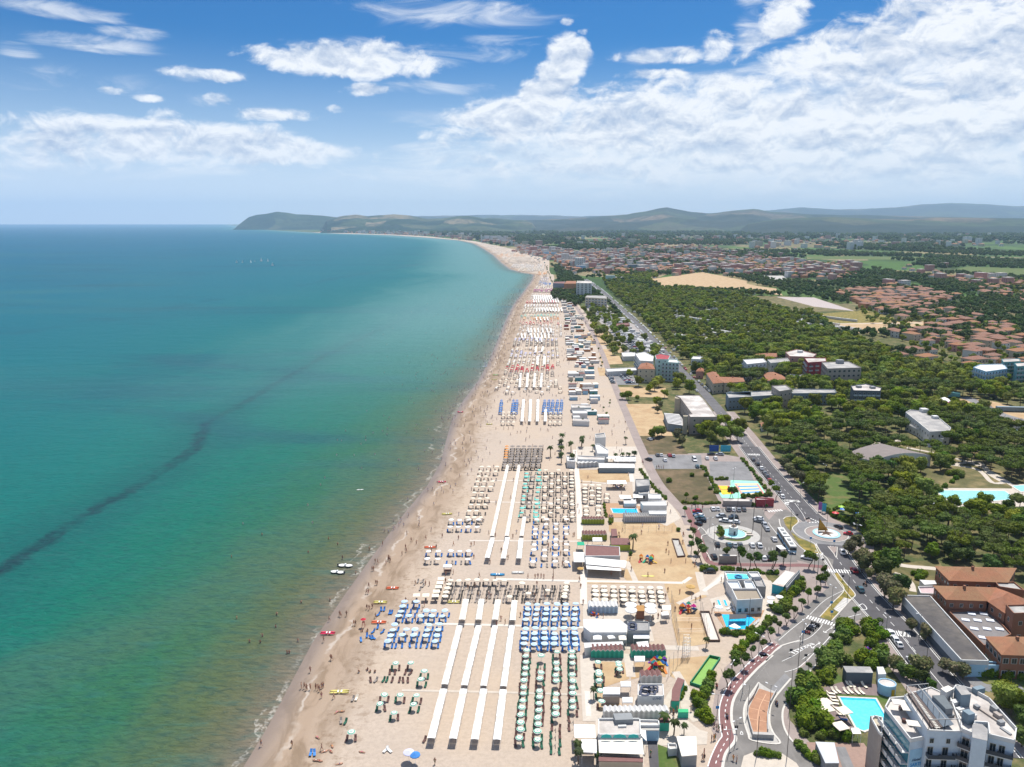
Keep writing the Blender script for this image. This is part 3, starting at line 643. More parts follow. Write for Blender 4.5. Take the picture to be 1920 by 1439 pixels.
zebra(22,(0,825),(95,840),6,3.0);zebra(14,(300,10),(580,10),9,2.0);zebra(14,(1105,820),(1240,832),3,.8)
for i in range(_z0,len(mb.v)):mb.v[i]=(mb.v[i][0],mb.v[i][1],.142)
for q in ([(1515,20),(1350,160),(1180,215)],):ribbon(smooth_line(WP(18,q)),.18,.16,mb)
def line(k,pts,w=.16,z=.137):ribbon(smooth_line(WP(k,pts)),w,z,mb)
line(21,[(750,880),(600,1060),(460,1200),(330,1330),(250,1420)],.2);line(21,[(780,845),(860,760),(940,730),(1060,700)],.2);line(21,[(0,1040),(160,900),(340,760)]);line(21,[(400,710),(600,520),(830,400)],.14)
line(21,[(270,1000),(400,830),(560,830),(430,980),(300,1045),(180,1070),(60,1100),(0,1150)],.16);line(21,[(130,1200),(430,1075),(280,1180),(190,1240),(40,1310)],.15);line(21,[(480,1160),(360,1240),(300,1290),(460,1170)],.14)
line(21,[(990,635),(1075,570),(1130,640),(990,635)],.25);line(14,[(480,40),(620,230),(700,400)],.16);line(14,[(550,380),(700,382)],.2);line(14,[(0,390),(200,650),(400,970)],.2)
line(14,[(600,800),(660,900)],.2);line(18,[(605,1020),(620,980),(640,1020),(605,1020)],.15);line(18,[(1030,0),(560,640)],.01)
for i in range(7):
 t=i/6;x=160+250*t;y=1190-100*t;line(21,[(x,y),(x+50,y+20-20*t)],.5)
for i in range(10):
 t=i/9;line(21,[(850-130*t,500+135*t),(925-140*t,518+150*t)],.22,.182)
for (x,y) in ((430,1140),(590,940)):line(21,[(x,y),(x+60,y-45),(x+100,y-75)],.18);line(21,[(x-15,y-20),(x,y),(x+30,y-5)],.3);line(21,[(x+80,y-75),(x+100,y-75),(x+85,y-50)],.3)
for i in range(14):
 x=640+0*i
for r_,cx0,cx1,yy,n in ((1,430,1010,470,10),(2,500,960,1080,9),(3,1040,1420,1080,7)):
 for i in range(n+1):x=cx0+(cx1-cx0)*i/n;line(15,[(x,yy),(x+8,yy+45)],.1)
tag(mb.build('road_markings',PAINT),kind='structure')
mb=MB();ribbon(smooth_line(WP(18,[(940,500),(860,660),(830,820),(825,1000)])),.16,.215,mb);ribbon(WP(18,[(775,545),(1000,610)]),.14,.215,mb);ribbon(WP(18,[(720,680),(960,735)]),.14,.215,mb);ribbon(WP(18,[(705,815),(945,860)]),.14,.215,mb);ribbon(WP(18,[(735,975),(945,985)]),.14,.215,mb)
tag(mb.build('paving_joints',mat('joint_pale',(.62,.38,.24))),kind='structure')
# boardwalks and paths on the beach
BW=[(7,2.4,[(1128,545),(1150,800),(1160,1000),(1165,1180)]),(3,2.4,[(205,170),(205,560)]),(2,1.5,[(940,100),(1565,115)]),(3,1.7,[(0,300),(600,308),(1320,322)]),(3,1.5,[(1320,322),(1412,258)]),
(2,1.3,[(400,415),(1000,430),(1570,445)]),(7,1.0,[(510,915),(1130,925),(1330,926)]),(7,1.0,[(540,763),(1130,766),(1350,785)]),(7,.9,[(380,1190),(1150,1195)]),(4,1.4,[(245,460),(262,740)]),(3,1.6,[(1560,410),(1690,320),(1780,230)]),
(8,2.2,[(600,510),(615,610)]),(5,1.2,[(215,250),(350,150)])]
for k,w,pts in BW:strip('boardwalk',WALK,.075,w,k,pts,4)
GP=[(3,2.0,[(690,80),(790,300)]),(3,2.6,[(1500,200),(1530,330),(1570,460)]),(3,2.2,[(1560,420),(1420,490),(1270,560)]),(4,4.2,[(-40,-60),(245,60),(262,400),(290,800)][1:]),(2,.9,[(280,893),(900,905),(1595,925)]),(4,2.6,[(700,40),(740,300)]),(4,3.2,[(1050,690),(1200,620),(1230,480)]),(4,3,[(1130,560),(1200,760),(1350,880),(1590,960)]),(3,2.6,[(640,1040),(1150,1050),(1500,1060)]),(4,2.4,[(1240,240),(1370,480),(1350,640),(1480,800)])]
for k,w,pts in GP:strip('footpath',STONE,.065,w,k,pts,4)
sheet('beach_terrace',STONE,.06,4,[(300,700),(760,640),(780,520),(1110,560),(1200,420),(1230,680),(1600,960),(1590,1060),(900,1080),(880,1300),(340,1300),(340,760)])
sheet('beach_terrace',STONE,.06,3,[(200,540),(1190,580),(1190,700),(960,800),(1000,980),(700,1000),(650,1000),(200,1010),(200,700)])
sheet('beach_terrace',STONE,.06,8,[(170,330),(680,330),(700,500),(610,520),(180,500)]);sheet('beach_terrace',STONE,.06,8,[(610,520),(740,500),(1000,900),(890,960),(700,890),(620,700)])
sheet('beach_terrace',STONE,.06,20,[(150,420),(420,160),(1100,300),(1270,520),(1110,830),(870,1030),(440,1030),(230,560),(470,500),(420,330)])
sheet('volley_sand',YSAND,.05,3,[(1190,560),(1300,540),(1520,640),(1620,1000),(1270,1060),(1200,760)])
sheet('volley_sand',YSAND,.05,3,[(600,180),(1400,60),(1520,200),(1590,480),(1300,560),(1180,550),(1110,330),(240,330),(240,310),(700,310)])
sheet('volley_sand',YSAND,.05,4,[(1160,100),(1640,60),(1400,400),(1180,290)])
sheet('volley_sand',YSAND,.05,8,[(430,930),(940,925),(1000,1010),(1060,1190),(1160,1330),(1160,1400),(640,1400),(560,1260),(600,1150),(430,1000)])
sheet('play_sand',YSAND,.05,8,[(190,515),(600,515),(610,610),(195,615)])
sheet('sand_plot',YSAND,.05,4,[(290,120),(670,140),(720,320),(420,420),(640,620),(660,710),(340,700)]);sheet('sand_plot',YSAND,.05,4,[(750,140),(1140,120),(1130,300),(850,300),(740,330)])
for v0,v1,u0,u1 in ((650,662,1155,1170),(655,676,1122,1145),(622,640,1100,1140),(690,705,1120,1140)):sheet('sports_sand',YSAND,.05,0,[(u0,v0),(u1,v0),(u1+6,v1),(u0+4,v1)])
sheet('sports_sand',YSAND,.05,11,[(810,1030),(940,1035),(965,1090),(820,1095)]);sheet('sports_sand',YSAND,.05,11,[(650,890),(820,890),(860,960),(650,970)])
# promenade walk along the back of the beach
strip('promenade',PAVE,.07,5.0,0,[(1210,858),(1192,818),(1174,775),(1160,742),(1148,712),(1139,690),(1128,660),(1112,628),(1096,600),(1080,575),(1066,556)])
strip('promenade',PAVE,.075,5.0,0,[(1210,858),(1222,886),(1240,915),(1262,940),(1284,962),(1294,985)])
# parks on the right
sheet('park_lawn',GREEN,.03,0,[(1480,905),(1560,885),(1625,900),(1700,930),(1690,960),(1630,985),(1560,960)])
sheet('park_lawn',GRASSY,.03,0,[(1640,880),(1800,830),(1960,850),(1960,930),(1760,935),(1700,905)])
sheet('park_lawn',GRASSY,.028,0,[(1660,1060),(1760,1050),(1790,1110),(1700,1120),(1650,1090)])
strip('park_path',STONE,.05,3.0,0,[(1645,1052),(1700,1062),(1760,1068),(1772,1078)]);strip('park_path',STONE,.052,2.2,0,[(1676,1075),(1695,1082),(1708,1095),(1712,1110)]);strip('park_path',STONE,.05,2.4,0,[(1760,870),(1830,880),(1860,905),(1885,905)]);strip('park_path',STONE,.052,2.6,0,[(1700,840),(1760,852),(1830,872),(1870,893),(1920,925)])
strip('park_path',STONE,.05,3.4,9,[(760,560),(900,470),(1100,460),(1250,500)]);strip('park_path',STONE,.05,3,9,[(1380,620),(1560,600),(1640,680),(1740,740)])
sheet('fair_ground',YSAND,.04,9,[(1350,210),(1480,160),(1700,200),(1900,260),(1900,360),(1800,400),(1650,300),(1400,250)]);strip('fair_road',ASPM,.06,8,9,[(1470,160),(1600,220),(1720,280),(1900,330)])
for nm,mt,k,p in (('bare_field',YSAND,10,[(0,405),(370,485),(480,500),(520,540),(180,500),(0,490)]),('bare_field',GRASSY,10,[(250,540),(540,545),(920,600),(1030,625),(560,640),(470,610)]),('gravel_yard',mat('gravel_pinkish',(.42,.36,.34),.95),10,[(480,548),(700,552),(940,632),(700,605)]),
('bare_field',YGRASS,10,[(700,650),(1000,625),(1200,680),(1180,700),(780,705)]),('gravel_yard',YSAND,10,[(760,705),(1340,690),(1370,740),(1000,760),(860,755)]),('bare_field',YSAND,11,[(1130,520),(1500,470),(1800,530),(1800,600),(1240,580)])):
 sheet(nm,mt,.05,k,p)
strip('campsite_road',STONE,.07,5,10,[(760,706),(1130,702),(1330,700)])
sheet('car_park',asphalt('campsite_gravel',(.36,.33,.31)),.05,11,[(700,700),(860,690),(930,780),(1060,830),(1200,960),(1250,1060),(1000,1050),(900,900),(780,780)])
# near private garden on the right, hotel drive
sheet('garden_lawn',GREEN,.04,19,[(480,400),(590,180),(700,330),(1150,500),(1330,560),(1250,640),(1220,760),(960,1000),(860,980),(740,770),(620,500)])
sheet('pool_terrace',mat('mauve_decking',(.20,.15,.14),.85,.15,1.2),.06,19,[(420,420),(680,340),(1130,370),(1160,520),(600,495),(640,700),(740,790),(840,940),(760,1060),(560,900),(520,700)])
sheet('hotel_drive',ASPM,.07,19,[(600,1180),(720,1180),(860,1500),(700,1500)]);sheet('hotel_yard',mat('brick_paving',(.30,.20,.16),.85,.15,1.0),.05,19,[(220,1120),(960,1130),(1300,1600),(400,1600)])
sheet('park_lawn',GREEN,.045,22,[(700,1200),(1300,1200),(1300,1500),(900,1500)]);sheet('dry_lawn',GRASSY,.05,22,[(860,1430),(1273,1400),(1273,1600),(900,1600)]);strip('garden_drive',ASPM,.07,4,22,[(700,1280),(900,1390),(1273,1400)])
sheet('restaurant_lawn',GREEN,.08,4,[(1040,1060),(1150,1100),(1300,1240),(1480,1439),(1060,1439)]);sheet('restaurant_path',ASPH,.075,4,[(920,980),(1030,990),(1070,1439),(960,1439)])
# ---------------------------------------------------------------- builders: scatter, trees, beach things, people, vehicles, lamps
def scatter(name,pts,variants,kind='stuff',label=None):
 """Many small copies nobody can count: one object. pts: (x, y, z, rot, scale)."""
 if not pts:return None
 me=bpy.data.meshes.new(name);me.from_pydata([p[:3] for p in pts],[],[])
 a=me.attributes.new('rot','FLOAT','POINT');a.data.foreach_set('value',[p[3] for p in pts])
 a=me.attributes.new('siz','FLOAT','POINT');a.data.foreach_set('value',[p[4] for p in pts])
 a=me.attributes.new('idx','INT','POINT');a.data.foreach_set('value',[R.randrange(len(variants)) for p in pts])
 o=place(name,me);tag(o,kind=kind)
 ng=bpy.data.node_groups.new(name,'GeometryNodeTree')
 ng.interface.new_socket('Geometry',in_out='INPUT',socket_type='NodeSocketGeometry');ng.interface.new_socket('Geometry',in_out='OUTPUT',socket_type='NodeSocketGeometry')
 N=ng.nodes;L=ng.links;gi=N.new('NodeGroupInput');go=N.new('NodeGroupOutput');ip=N.new('GeometryNodeInstanceOnPoints');ip.inputs['Pick Instance'].default_value=True
 jg=N.new('GeometryNodeJoinGeometry')
 for v in variants:
  oi=N.new('GeometryNodeObjectInfo');oi.inputs['Object'].default_value=v;oi.inputs['As Instance'].default_value=True;L.new(oi.outputs['Geometry'],jg.inputs[0])
 def at(nm,ty):
  n=N.new('GeometryNodeInputNamedAttribute');n.data_type=ty;n.inputs['Name'].default_value=nm;return n.outputs[0]
 cx=N.new('ShaderNodeCombineXYZ');L.new(at('rot','FLOAT'),cx.inputs[2]);L.new(cx.outputs[0],ip.inputs['Rotation'])
 cs=N.new('ShaderNodeCombineXYZ');s_=at('siz','FLOAT');[L.new(s_,cs.inputs[i]) for i in range(3)];L.new(cs.outputs[0],ip.inputs['Scale'])
 L.new(at('idx','INT'),ip.inputs['Instance Index']);L.new(gi.outputs[0],ip.inputs['Points']);L.new(jg.outputs[0],ip.inputs['Instance']);L.new(ip.outputs[0],go.inputs[0])
 md=o.modifiers.new('scatter','NODES');md.node_group=ng;return o
def loose(name,me):
 return bpy.data.objects.new(name,me)
def leaf_mat(name,c,c2,rnd=.36):
 m=NT(name);oi=m.N.new('ShaderNodeObjectInfo');n=m.noise(.9,3,.6)
 k=m.mix(m.mr(n,.35,.65),c,c2);tc=m.N.new('ShaderNodeHueSaturation');m.L.new(k,tc.inputs['Color'])
 m.L.new(m.mr(oi.outputs['Random'],0,1,1-rnd,1+rnd,False),tc.inputs['Value'])
 fr=m.m_('FRACT',m.m_('MULTIPLY',oi.outputs['Random'],7.13));m.L.new(m.mr(fr,0,1,.485,.53,False),tc.inputs['Hue'])
 f2=m.m_('FRACT',m.m_('MULTIPLY',oi.outputs['Random'],31.7));m.L.new(m.mr(f2,0,1,.95,1.25,False),tc.inputs['Saturation'])
 m.done(tc.outputs['Color'],.75,.25);tl=m.N.new('ShaderNodeBsdfTranslucent');m.L.new(tc.outputs['Color'],tl.inputs[0]);ms=m.N.new('ShaderNodeMixShader');ms.inputs[0].default_value=.3;m.L.new(m.b.outputs[0],ms.inputs[1]);m.L.new(tl.outputs[0],ms.inputs[2]);m.L.new(ms.outputs[0],m.N['Material Output'].inputs[0]);return m.m
L_OLIVE=leaf_mat('leaves_olive',(.165,.205,.026),(.235,.260,.045));L_DARK=leaf_mat('leaves_dark',(.075,.130,.020),(.115,.165,.030))
L_PINE=leaf_mat('needles_pine',(.085,.120,.016),(.135,.165,.026),.15);L_GREY=leaf_mat('leaves_greyish',(.13,.15,.06),(.21,.18,.10))
L_HEDGE=leaf_mat('leaves_hedge',(.12,.18,.022),(.17,.22,.035),.15);L_FAR=leaf_mat('leaves_far',(.060,.105,.026),(.095,.135,.035),.3)
BARK=mat('bark',(.13,.095,.07),.95,.2,3)
def crown_mesh(name,blobs,nleaf,ls,mt,rr,core=.93,flat=0.0):
 """blobs: (x, y, z, rx, ry, rz); small leaf faces over each clump, a rough core inside."""
 vs=[];fs=[]
 wts=[b[3]*b[5] for b in blobs];tot=sum(wts)
 for b,w in zip(blobs,wts):
  for _ in range(max(6,int(nleaf*w/tot))):
   d=Vector((rr.gauss(0,1),rr.gauss(0,1),rr.gauss(.25,1))).normalized()
   k=rr.uniform(.82,1.12);p=Vector((b[0]+d.x*b[3]*k,b[1]+d.y*b[4]*k,b[2]+d.z*b[5]*k))
   n=(d+Vector((rr.gauss(0,.55),rr.gauss(0,.55),rr.gauss(.35,.5)))).normalized();x=n.orthogonal().normalized();y=n.cross(x)
   a=rr.uniform(0,6.28);x,y=x*math.cos(a)+y*math.sin(a),y*math.cos(a)-x*math.sin(a);s=ls*rr.uniform(.6,1.35)
   o=len(vs);vs+=[p-x*s,p+y*s*.6+n*s*.25,p+x*s,p-y*s*.6-n*s*.1];fs.append((o,o+1,o+2,o+3))
 if core:
  for b in blobs:
   o=len(vs);rings=4;seg=7
   for i in range(rings+1):
    ph=math.pi*i/rings
    for j in range(seg):
     th=2*math.pi*j/seg+i*.4;q=core*rr.uniform(.85,1.08)
     vs.append(Vector((b[0]+b[3]*q*math.sin(ph)*math.cos(th),b[1]+b[4]*q*math.sin(ph)*math.sin(th),b[2]+b[5]*q*math.cos(ph))))
   for i in range(rings):
    for j in range(seg):fs.append((o+i*seg+j,o+(i+1)*seg+j,o+(i+1)*seg+(j+1)%seg,o+i*seg+(j+1)%seg))
 me=bpy.data.meshes.new(name);me.from_pydata([tuple(v) for v in vs],[],fs);me.materials.append(mt);me.update();return me
def trunk_mesh(rr,h,r,limbs,spread,crook=.3):
 mb=MB();p=Vector((0,0,-.1));pts=[p]
 for i in range(3):p=p+Vector((rr.gauss(0,crook*.3),rr.gauss(0,crook*.3),h/3));pts.append(p)
 for i in range(3):mb.tube(pts[i],pts[i+1],r*(1-.15*i),r*(.85-.15*i),6)
 for i in range(limbs):
  a=i*6.28/limbs+rr.uniform(-.4,.4);q=pts[-1]+Vector((math.cos(a)*spread,math.sin(a)*spread,h*rr.uniform(.35,.6)))
  mb.tube(pts[-1]-Vector((0,0,h*.1)),q,r*.5,r*.2,5)
 return mb.mesh('trunk',[BARK])
def tree_kind(name,cat,mt,n,h,cr,shape,nleaf,ls,tr=.2,limbs=4,seed=1,crook=.3):
 """n variants of (trunk mesh, crown mesh)."""
 out=[]
 for i in range(n):
  rr=random.Random(seed*100+i);B=[]
  if shape=='round':
   for _ in range(11):
    a=rr.uniform(0,6.28);q=cr*rr.uniform(.15,.68);z=h*rr.uniform(.38,.88);s=cr*rr.uniform(.38,.58)*(1.05-.25*(z/h))
    B.append((math.cos(a)*q,math.sin(a)*q,z,s,s,s*.85))
   B.append((0,0,h*.68,cr*.6,cr*.6,h*.24))
  elif shape=='pine':
   for _ in range(10):
    a=rr.uniform(0,6.28);q=cr*math.sqrt(rr.uniform(.02,.62));s=cr*rr.uniform(.34,.5)
    B.append((math.cos(a)*q,math.sin(a)*q,h*rr.uniform(.84,.93)-q*.14,s,s,s*.62))
  elif shape=='column':
   for k in range(6):z=h*(.15+.78*k/5);s=cr*(1.0-.6*abs(k/5-.35));B.append((rr.gauss(0,.15),rr.gauss(0,.15),z,s,s,h*.13))
  elif shape=='small':
   for _ in range(6):
    a=rr.uniform(0,6.28);q=cr*rr.uniform(.2,.6);s=cr*rr.uniform(.4,.6);B.append((math.cos(a)*q,math.sin(a)*q,h*rr.uniform(.68,.9),s,s,s*.9))
  elif shape=='bush':
   for _ in range(8):
    a=rr.uniform(0,6.28);q=cr*rr.uniform(.1,.7);s=cr*rr.uniform(.35,.55);B.append((math.cos(a)*q,math.sin(a)*q,h*rr.uniform(.3,.7),s,s,h*.38))
  cm=crown_mesh('crown',B,nleaf,ls,mt,rr)
  tm=trunk_mesh(rr,h*{'round':.5,'pine':.78,'column':.2,'small':.62,'bush':.25}[shape],tr,limbs,cr*.45,crook)
  out.append((tm,cm))
 return out
T_BROAD=tree_kind('broadleaf','tree',L_OLIVE,6,9.5,4.3,'round',900,.42,.24,4,1)
T_DARK=tree_kind('dark','tree',L_DARK,4,8.5,3.9,'round',800,.42,.24,4,2)
T_PINE=tree_kind('pine','tree',L_PINE,5,9.0,4.8,'pine',900,.36,.24,6,3)
T_GREY=tree_kind('tamarisk','tree',L_GREY,3,5.5,2.7,'round',600,.34,.16,5,4,.6)
T_STREET=tree_kind('street','tree',L_DARK,4,4.6,1.25,'small',330,.22,.13,3,5,.8)
T_BUSH=tree_kind('bush','shrub',L_HEDGE,4,2.6,1.9,'bush',420,.26,.10,3,6)
T_COL=tree_kind('column','tree',L_DARK,2,13,1.6,'column',350,.4,.2,2,7)
T_FAR=tree_kind('far','tree',L_FAR,5,9,4.6,'round',170,.85,.24,0,8)
T_FARO=tree_kind('faro','tree',L_OLIVE,5,9,4.6,'round',240,.75,.24,0,9)
def tree_src(kind):
 """Whole tree as one mesh for scatter()."""
 out=[]
 for tm,cm in kind:
  v=[];f=[];mi=[]
  for k,me in enumerate((tm,cm)):
   o=len(v);v+=[tuple(x.co) for x in me.vertices];f+=[tuple(i+o for i in p.vertices) for p in me.polygons];mi+=[k]*len(me.polygons)
  me=bpy.data.meshes.new('tree');me.from_pydata(v,[],f);me.materials.append(kind[0][0].materials[0]);me.materials.append(kind[0][1].materials[0]);me.polygons.foreach_set('material_index',mi);me.update();out.append(loose('tree',me))
 return out
def put_tree(kind,name,loc,label,group,s=1.0,rz=None,cat='tree'):
 tm,cm=R.choice(kind);rz=R.uniform(0,6.28) if rz is None else rz
 r=thing(name,label,cat,loc,rz,group);r.scale=(s,s,s*R.uniform(.9,1.1));place('trunk',tm,r);place('crown',cm,r);return r
ORD=['first','second','third','fourth','fifth','sixth','seventh','eighth','ninth','tenth','eleventh','twelfth','thirteenth','fourteenth','fifteenth','sixteenth','seventeenth','eighteenth','nineteenth','twentieth']
def ordn(i):
 n=i+1
 if n<=20:return ORD[i]
 if n>=100:return ('two ' if n>=200 else '')+'hundred'+('th' if n%100==0 else ' and '+ordn(n%100-1))
 t=['twenty','thirty','forty','fifty','sixty','seventy','eighty','ninety'][n//10-2];u=n%10
 return t+'-'+ORD[u-1] if u else t[:-1]+'ieth'
# palm
def palm_parts(seed,h):
 rr=random.Random(seed);mb=MB();mb.tube((0,0,-.1),(.1,.05,h*.5),.2,.15,7);mb.tube((.1,.05,h*.5),(.12,0,h),.15,.12,7)
 tm=mb.mesh('trunk',[BARK]);mb=MB()
 for i in range(22):
  a=i*2.4;up=rr.uniform(-.1,.9);L_=rr.uniform(1.3,1.9);d=Vector((math.cos(a),math.sin(a),0));n=Vector((-d.y,d.x,0));p=Vector((.12,0,h));pv=None
  for k in range(5):
   t=k/4;c=p+d*L_*t*(1-.15*t)+Vector((0,0,L_*(up*t-1.0*t*t)));w=.30*math.sin(math.pi*(t*.85+.1))+.02
   q=(c-n*w-Vector((0,0,w*.5)),c,c+n*w-Vector((0,0,w*.5)))
   if pv:mb.add([pv[0],pv[1],pv[2],*q],[(0,1,4,3),(1,2,5,4)])
   pv=q
 return tm,mb.mesh('crown',[L_PALM])
L_PALM=leaf_mat('palm_fronds',(.06,.095,.03),(.10,.125,.045))
T_PALM=[palm_parts(i,4.2) for i in range(3)]
# umbrellas
FAB={}
def fabric(name,c):FAB[name]=mat('fabric_'+name,c,.85,.06,3,spec=.2,rnd=.06);return FAB[name]
WHITE=fabric('white',(.80,.79,.76));CREAM=fabric('cream',(.78,.70,.56));PBLUE=fabric('pale_blue',(.50,.65,.80));GRN=fabric('green',(.03,.33,.19));TEAL=fabric('teal',(.18,.60,.52));NAVY=fabric('blue',(.03,.14,.40))
GREYF=fabric('grey_brown',(.27,.235,.21));ORNG=fabric('orange',(.75,.33,.10));REDF=fabric('red',(.50,.04,.06));BLUE2=fabric('bright_blue',(.06,.22,.55));LILAC=fabric('lilac',(.55,.55,.72));BRWN=fabric('dark_brown',(.12,.065,.055));LIME=fabric('lime',(.35,.42,.05));PINK=fabric('magenta',(.60,.05,.35));YEL=fabric('yellow',(.75,.52,.06))
STEEL=mat('grey_steel',(.30,.30,.30),.45,.1,3,spec=.5,metal=.4);WPLAST=mat('white_plastic',(.75,.75,.73),.5,.05,3);DKST=mat('dark_steel',(.055,.055,.06),.5,.1,3)
def umb_canopy(mats,rings,n=10,r=1.1,z=2.15,rise=.42,val=.16,square=False):
 mb=MB();a0=math.pi/4 if square else 0;n=4 if square else n;r=r*1.3 if square else r
 def P(q,zz):return [(q*math.cos(a0+2*math.pi*i/n),q*math.sin(a0+2*math.pi*i/n),zz) for i in range(n)]
 prev=None
 for (q,m) in rings:
  zz=z+rise*(1-q)*(1 if not square else .8);cur=P(r*q,zz)
  if prev is None:mb.add(cur,[tuple(range(n))],m)
  else:
   mb.add(prev+cur,[(i,n+i,n+(i+1)%n,(i+1)%n) for i in range(n)],m)
  prev=cur
 mb.add(prev+P(r*1.0,z-val),[(i,n+i,n+(i+1)%n,(i+1)%n) for i in range(n)],rings[-1][1])
 return mb.mesh('canopy',mats)
def pole_mesh(h=2.55):
 mb=MB();mb.tube((0,0,0),(0,0,h),.03,.025,5);mb.ring((0,0),.16,.14,0,.08,8);return mb.mesh('pole',[WPLAST])
POLE=pole_mesh()
def umb_proto(name,canopy_me):
 r=place(name,None);a=place('canopy',canopy_me,r);b=place('pole',POLE,r);return Proto(r,[(a,[]),(b,[])])
UC={'green':umb_canopy([WHITE,GRN],[(.15,0),(.30,1),(.70,0),(.93,1),(1.0,0)],14,1.08),
'blue':umb_canopy([PBLUE],[(.05,0),(1,0)],12,1.12),'cream':umb_canopy([CREAM],[(.05,0),(1,0)],12,1.12),'white':umb_canopy([WHITE],[(.05,0),(1,0)],12,1.12),
'bigcream':umb_canopy([CREAM],[(.05,0),(1,0)],12,1.25,2.1),'square':umb_canopy([CREAM],[(.06,0),(1,0)],4,1.25,2.1,.3,.14,True),
'teal':umb_canopy([TEAL],[(.05,0),(1,0)],12,1.05),'grey':umb_canopy([GREYF],[(.05,0),(1,0)],12,1.25),'orange':umb_canopy([ORNG],[(.05,0),(1,0)],12,1.1),
'red':umb_canopy([REDF],[(.05,0),(1,0)],10,1.15),'navy':umb_canopy([BLUE2],[(.05,0),(1,0)],10,1.1),'lilac':umb_canopy([LILAC],[(.05,0),(1,0)],12,1.15),'straw':umb_canopy([mat('straw',(.52,.33,.12),.95,.25,6)],[(.08,0),(1,0)],12,1.7,2.2,.7,.2)}
UMB={k:umb_proto('beach_umbrella',m) for k,m in UC.items()}
for p in UMB.values():tag(p.root,cat='umbrella')
def closed_umb():
 mb=MB();mb.tube((0,0,.9),(0,0,2.3),.10,.04,6,0);mb.tube((0,0,0),(0,0,2.45),.025,n=4,m=1);return mb.mesh('closed_umbrella',[GREYF,WPLAST])
CLOSED=closed_umb()
def lounger_mesh(c,name='sun_lounger',up=.55):
 mb=MB();mb.box(-.31,-.95,.26,.31,.35,.33,0)
 mb.add([(-.31,.35,.27),(.31,.35,.27),(.31,.95,.27+up),(-.31,.95,.27+up),(-.31,.35,.34),(.31,.35,.34),(.31,.92,.34+up),(-.31,.92,.34+up)],[(0,1,2,3),(4,7,6,5),(0,4,5,1),(2,6,7,3),(1,5,6,2),(0,3,7,4)],0)
 for x in (-.27,.27):
  for y in (-.85,.3):mb.box(x-.03,y-.03,0,x+.03,y+.03,.26,1)
  mb.tube((x,.35,.05),(x,.8,.5),.02,n=4,m=1)
 return mb.mesh(name,[c,STEEL])
LG={k:lounger_mesh(c) for k,c in (('blue',NAVY),('green',mat('fabric_dark_green',(.02,.10,.06),.85)),('brown',BRWN),('grey',GREYF),('white',WHITE),('cream',CREAM),('navy',BLUE2),('red',REDF),('orange',ORNG),('teal',TEAL),('dark',mat('fabric_charcoal',(.075,.068,.062),.85)))}
def canopy_strip(k,a,b,wpx0,wpx1,z=2.25,label=None,fab=None,posts=True,group='long white canopies on the sand'):
 """A long fabric roof on posts between pixel a (near end) and b (far end); widths given in crop pixels."""
 A0=W(k,a[0],a[1],z);A1=W(k,a[0]+wpx0,a[1],z);B0=W(k,b[0],b[1],z);B1=W(k,b[0]+wpx1,b[1],z)
 ax=((B0+B1)/2-(A0+A1)/2);L_=ax.length;w=(A1-A0).length;o=(A0+A1)/2;o.z=0;rz=math.atan2(ax.y,ax.x)
 r=thing('shade_canopy',label,'canopy',o,rz,group);mb=MB();h=w/2;n=max(2,int(L_/2.2));mt=fab or WHITE
 for i in range(n):
  x0=L_*i/n;x1=L_*(i+1)/n-.06;xm=(x0+x1)/2;s=.10
  mb.add([(x0,-h,z),(x0,0,z+.10),(x0,h,z),(x1,-h,z),(x1,0,z+.10),(x1,h,z),(xm,-h,z-s),(xm,0,z+.05),(xm,h,z-s)],[(0,6,7,1),(6,3,4,7),(1,7,8,2),(7,4,5,8)],0)
  if i%4==3:mb.m[-4:]=[1]*4
  for sd in (-h,h):mb.add([(x0,sd,z),(xm,sd,z-s),(x1,sd,z),(x1,sd,z-.12),(xm,sd,z-.28),(x0,sd,z-.12)],[(0,1,4,5),(1,2,3,4)],0)
 place('canopy_cloth',mb.mesh('canopy_cloth',[mt,mat('cloth_seam',(.60,.56,.50),.85)]),r)
 if posts:
  mb=MB()
  for i in range(0,n+1,1):
   for sd in (-h+.05,h-.05):mb.tube((L_*i/n,sd,0),(L_*i/n,sd,z-.05),.035,n=4)
  place('post_frame',mb.mesh('post_frame',[WPLAST]),r)
 return r
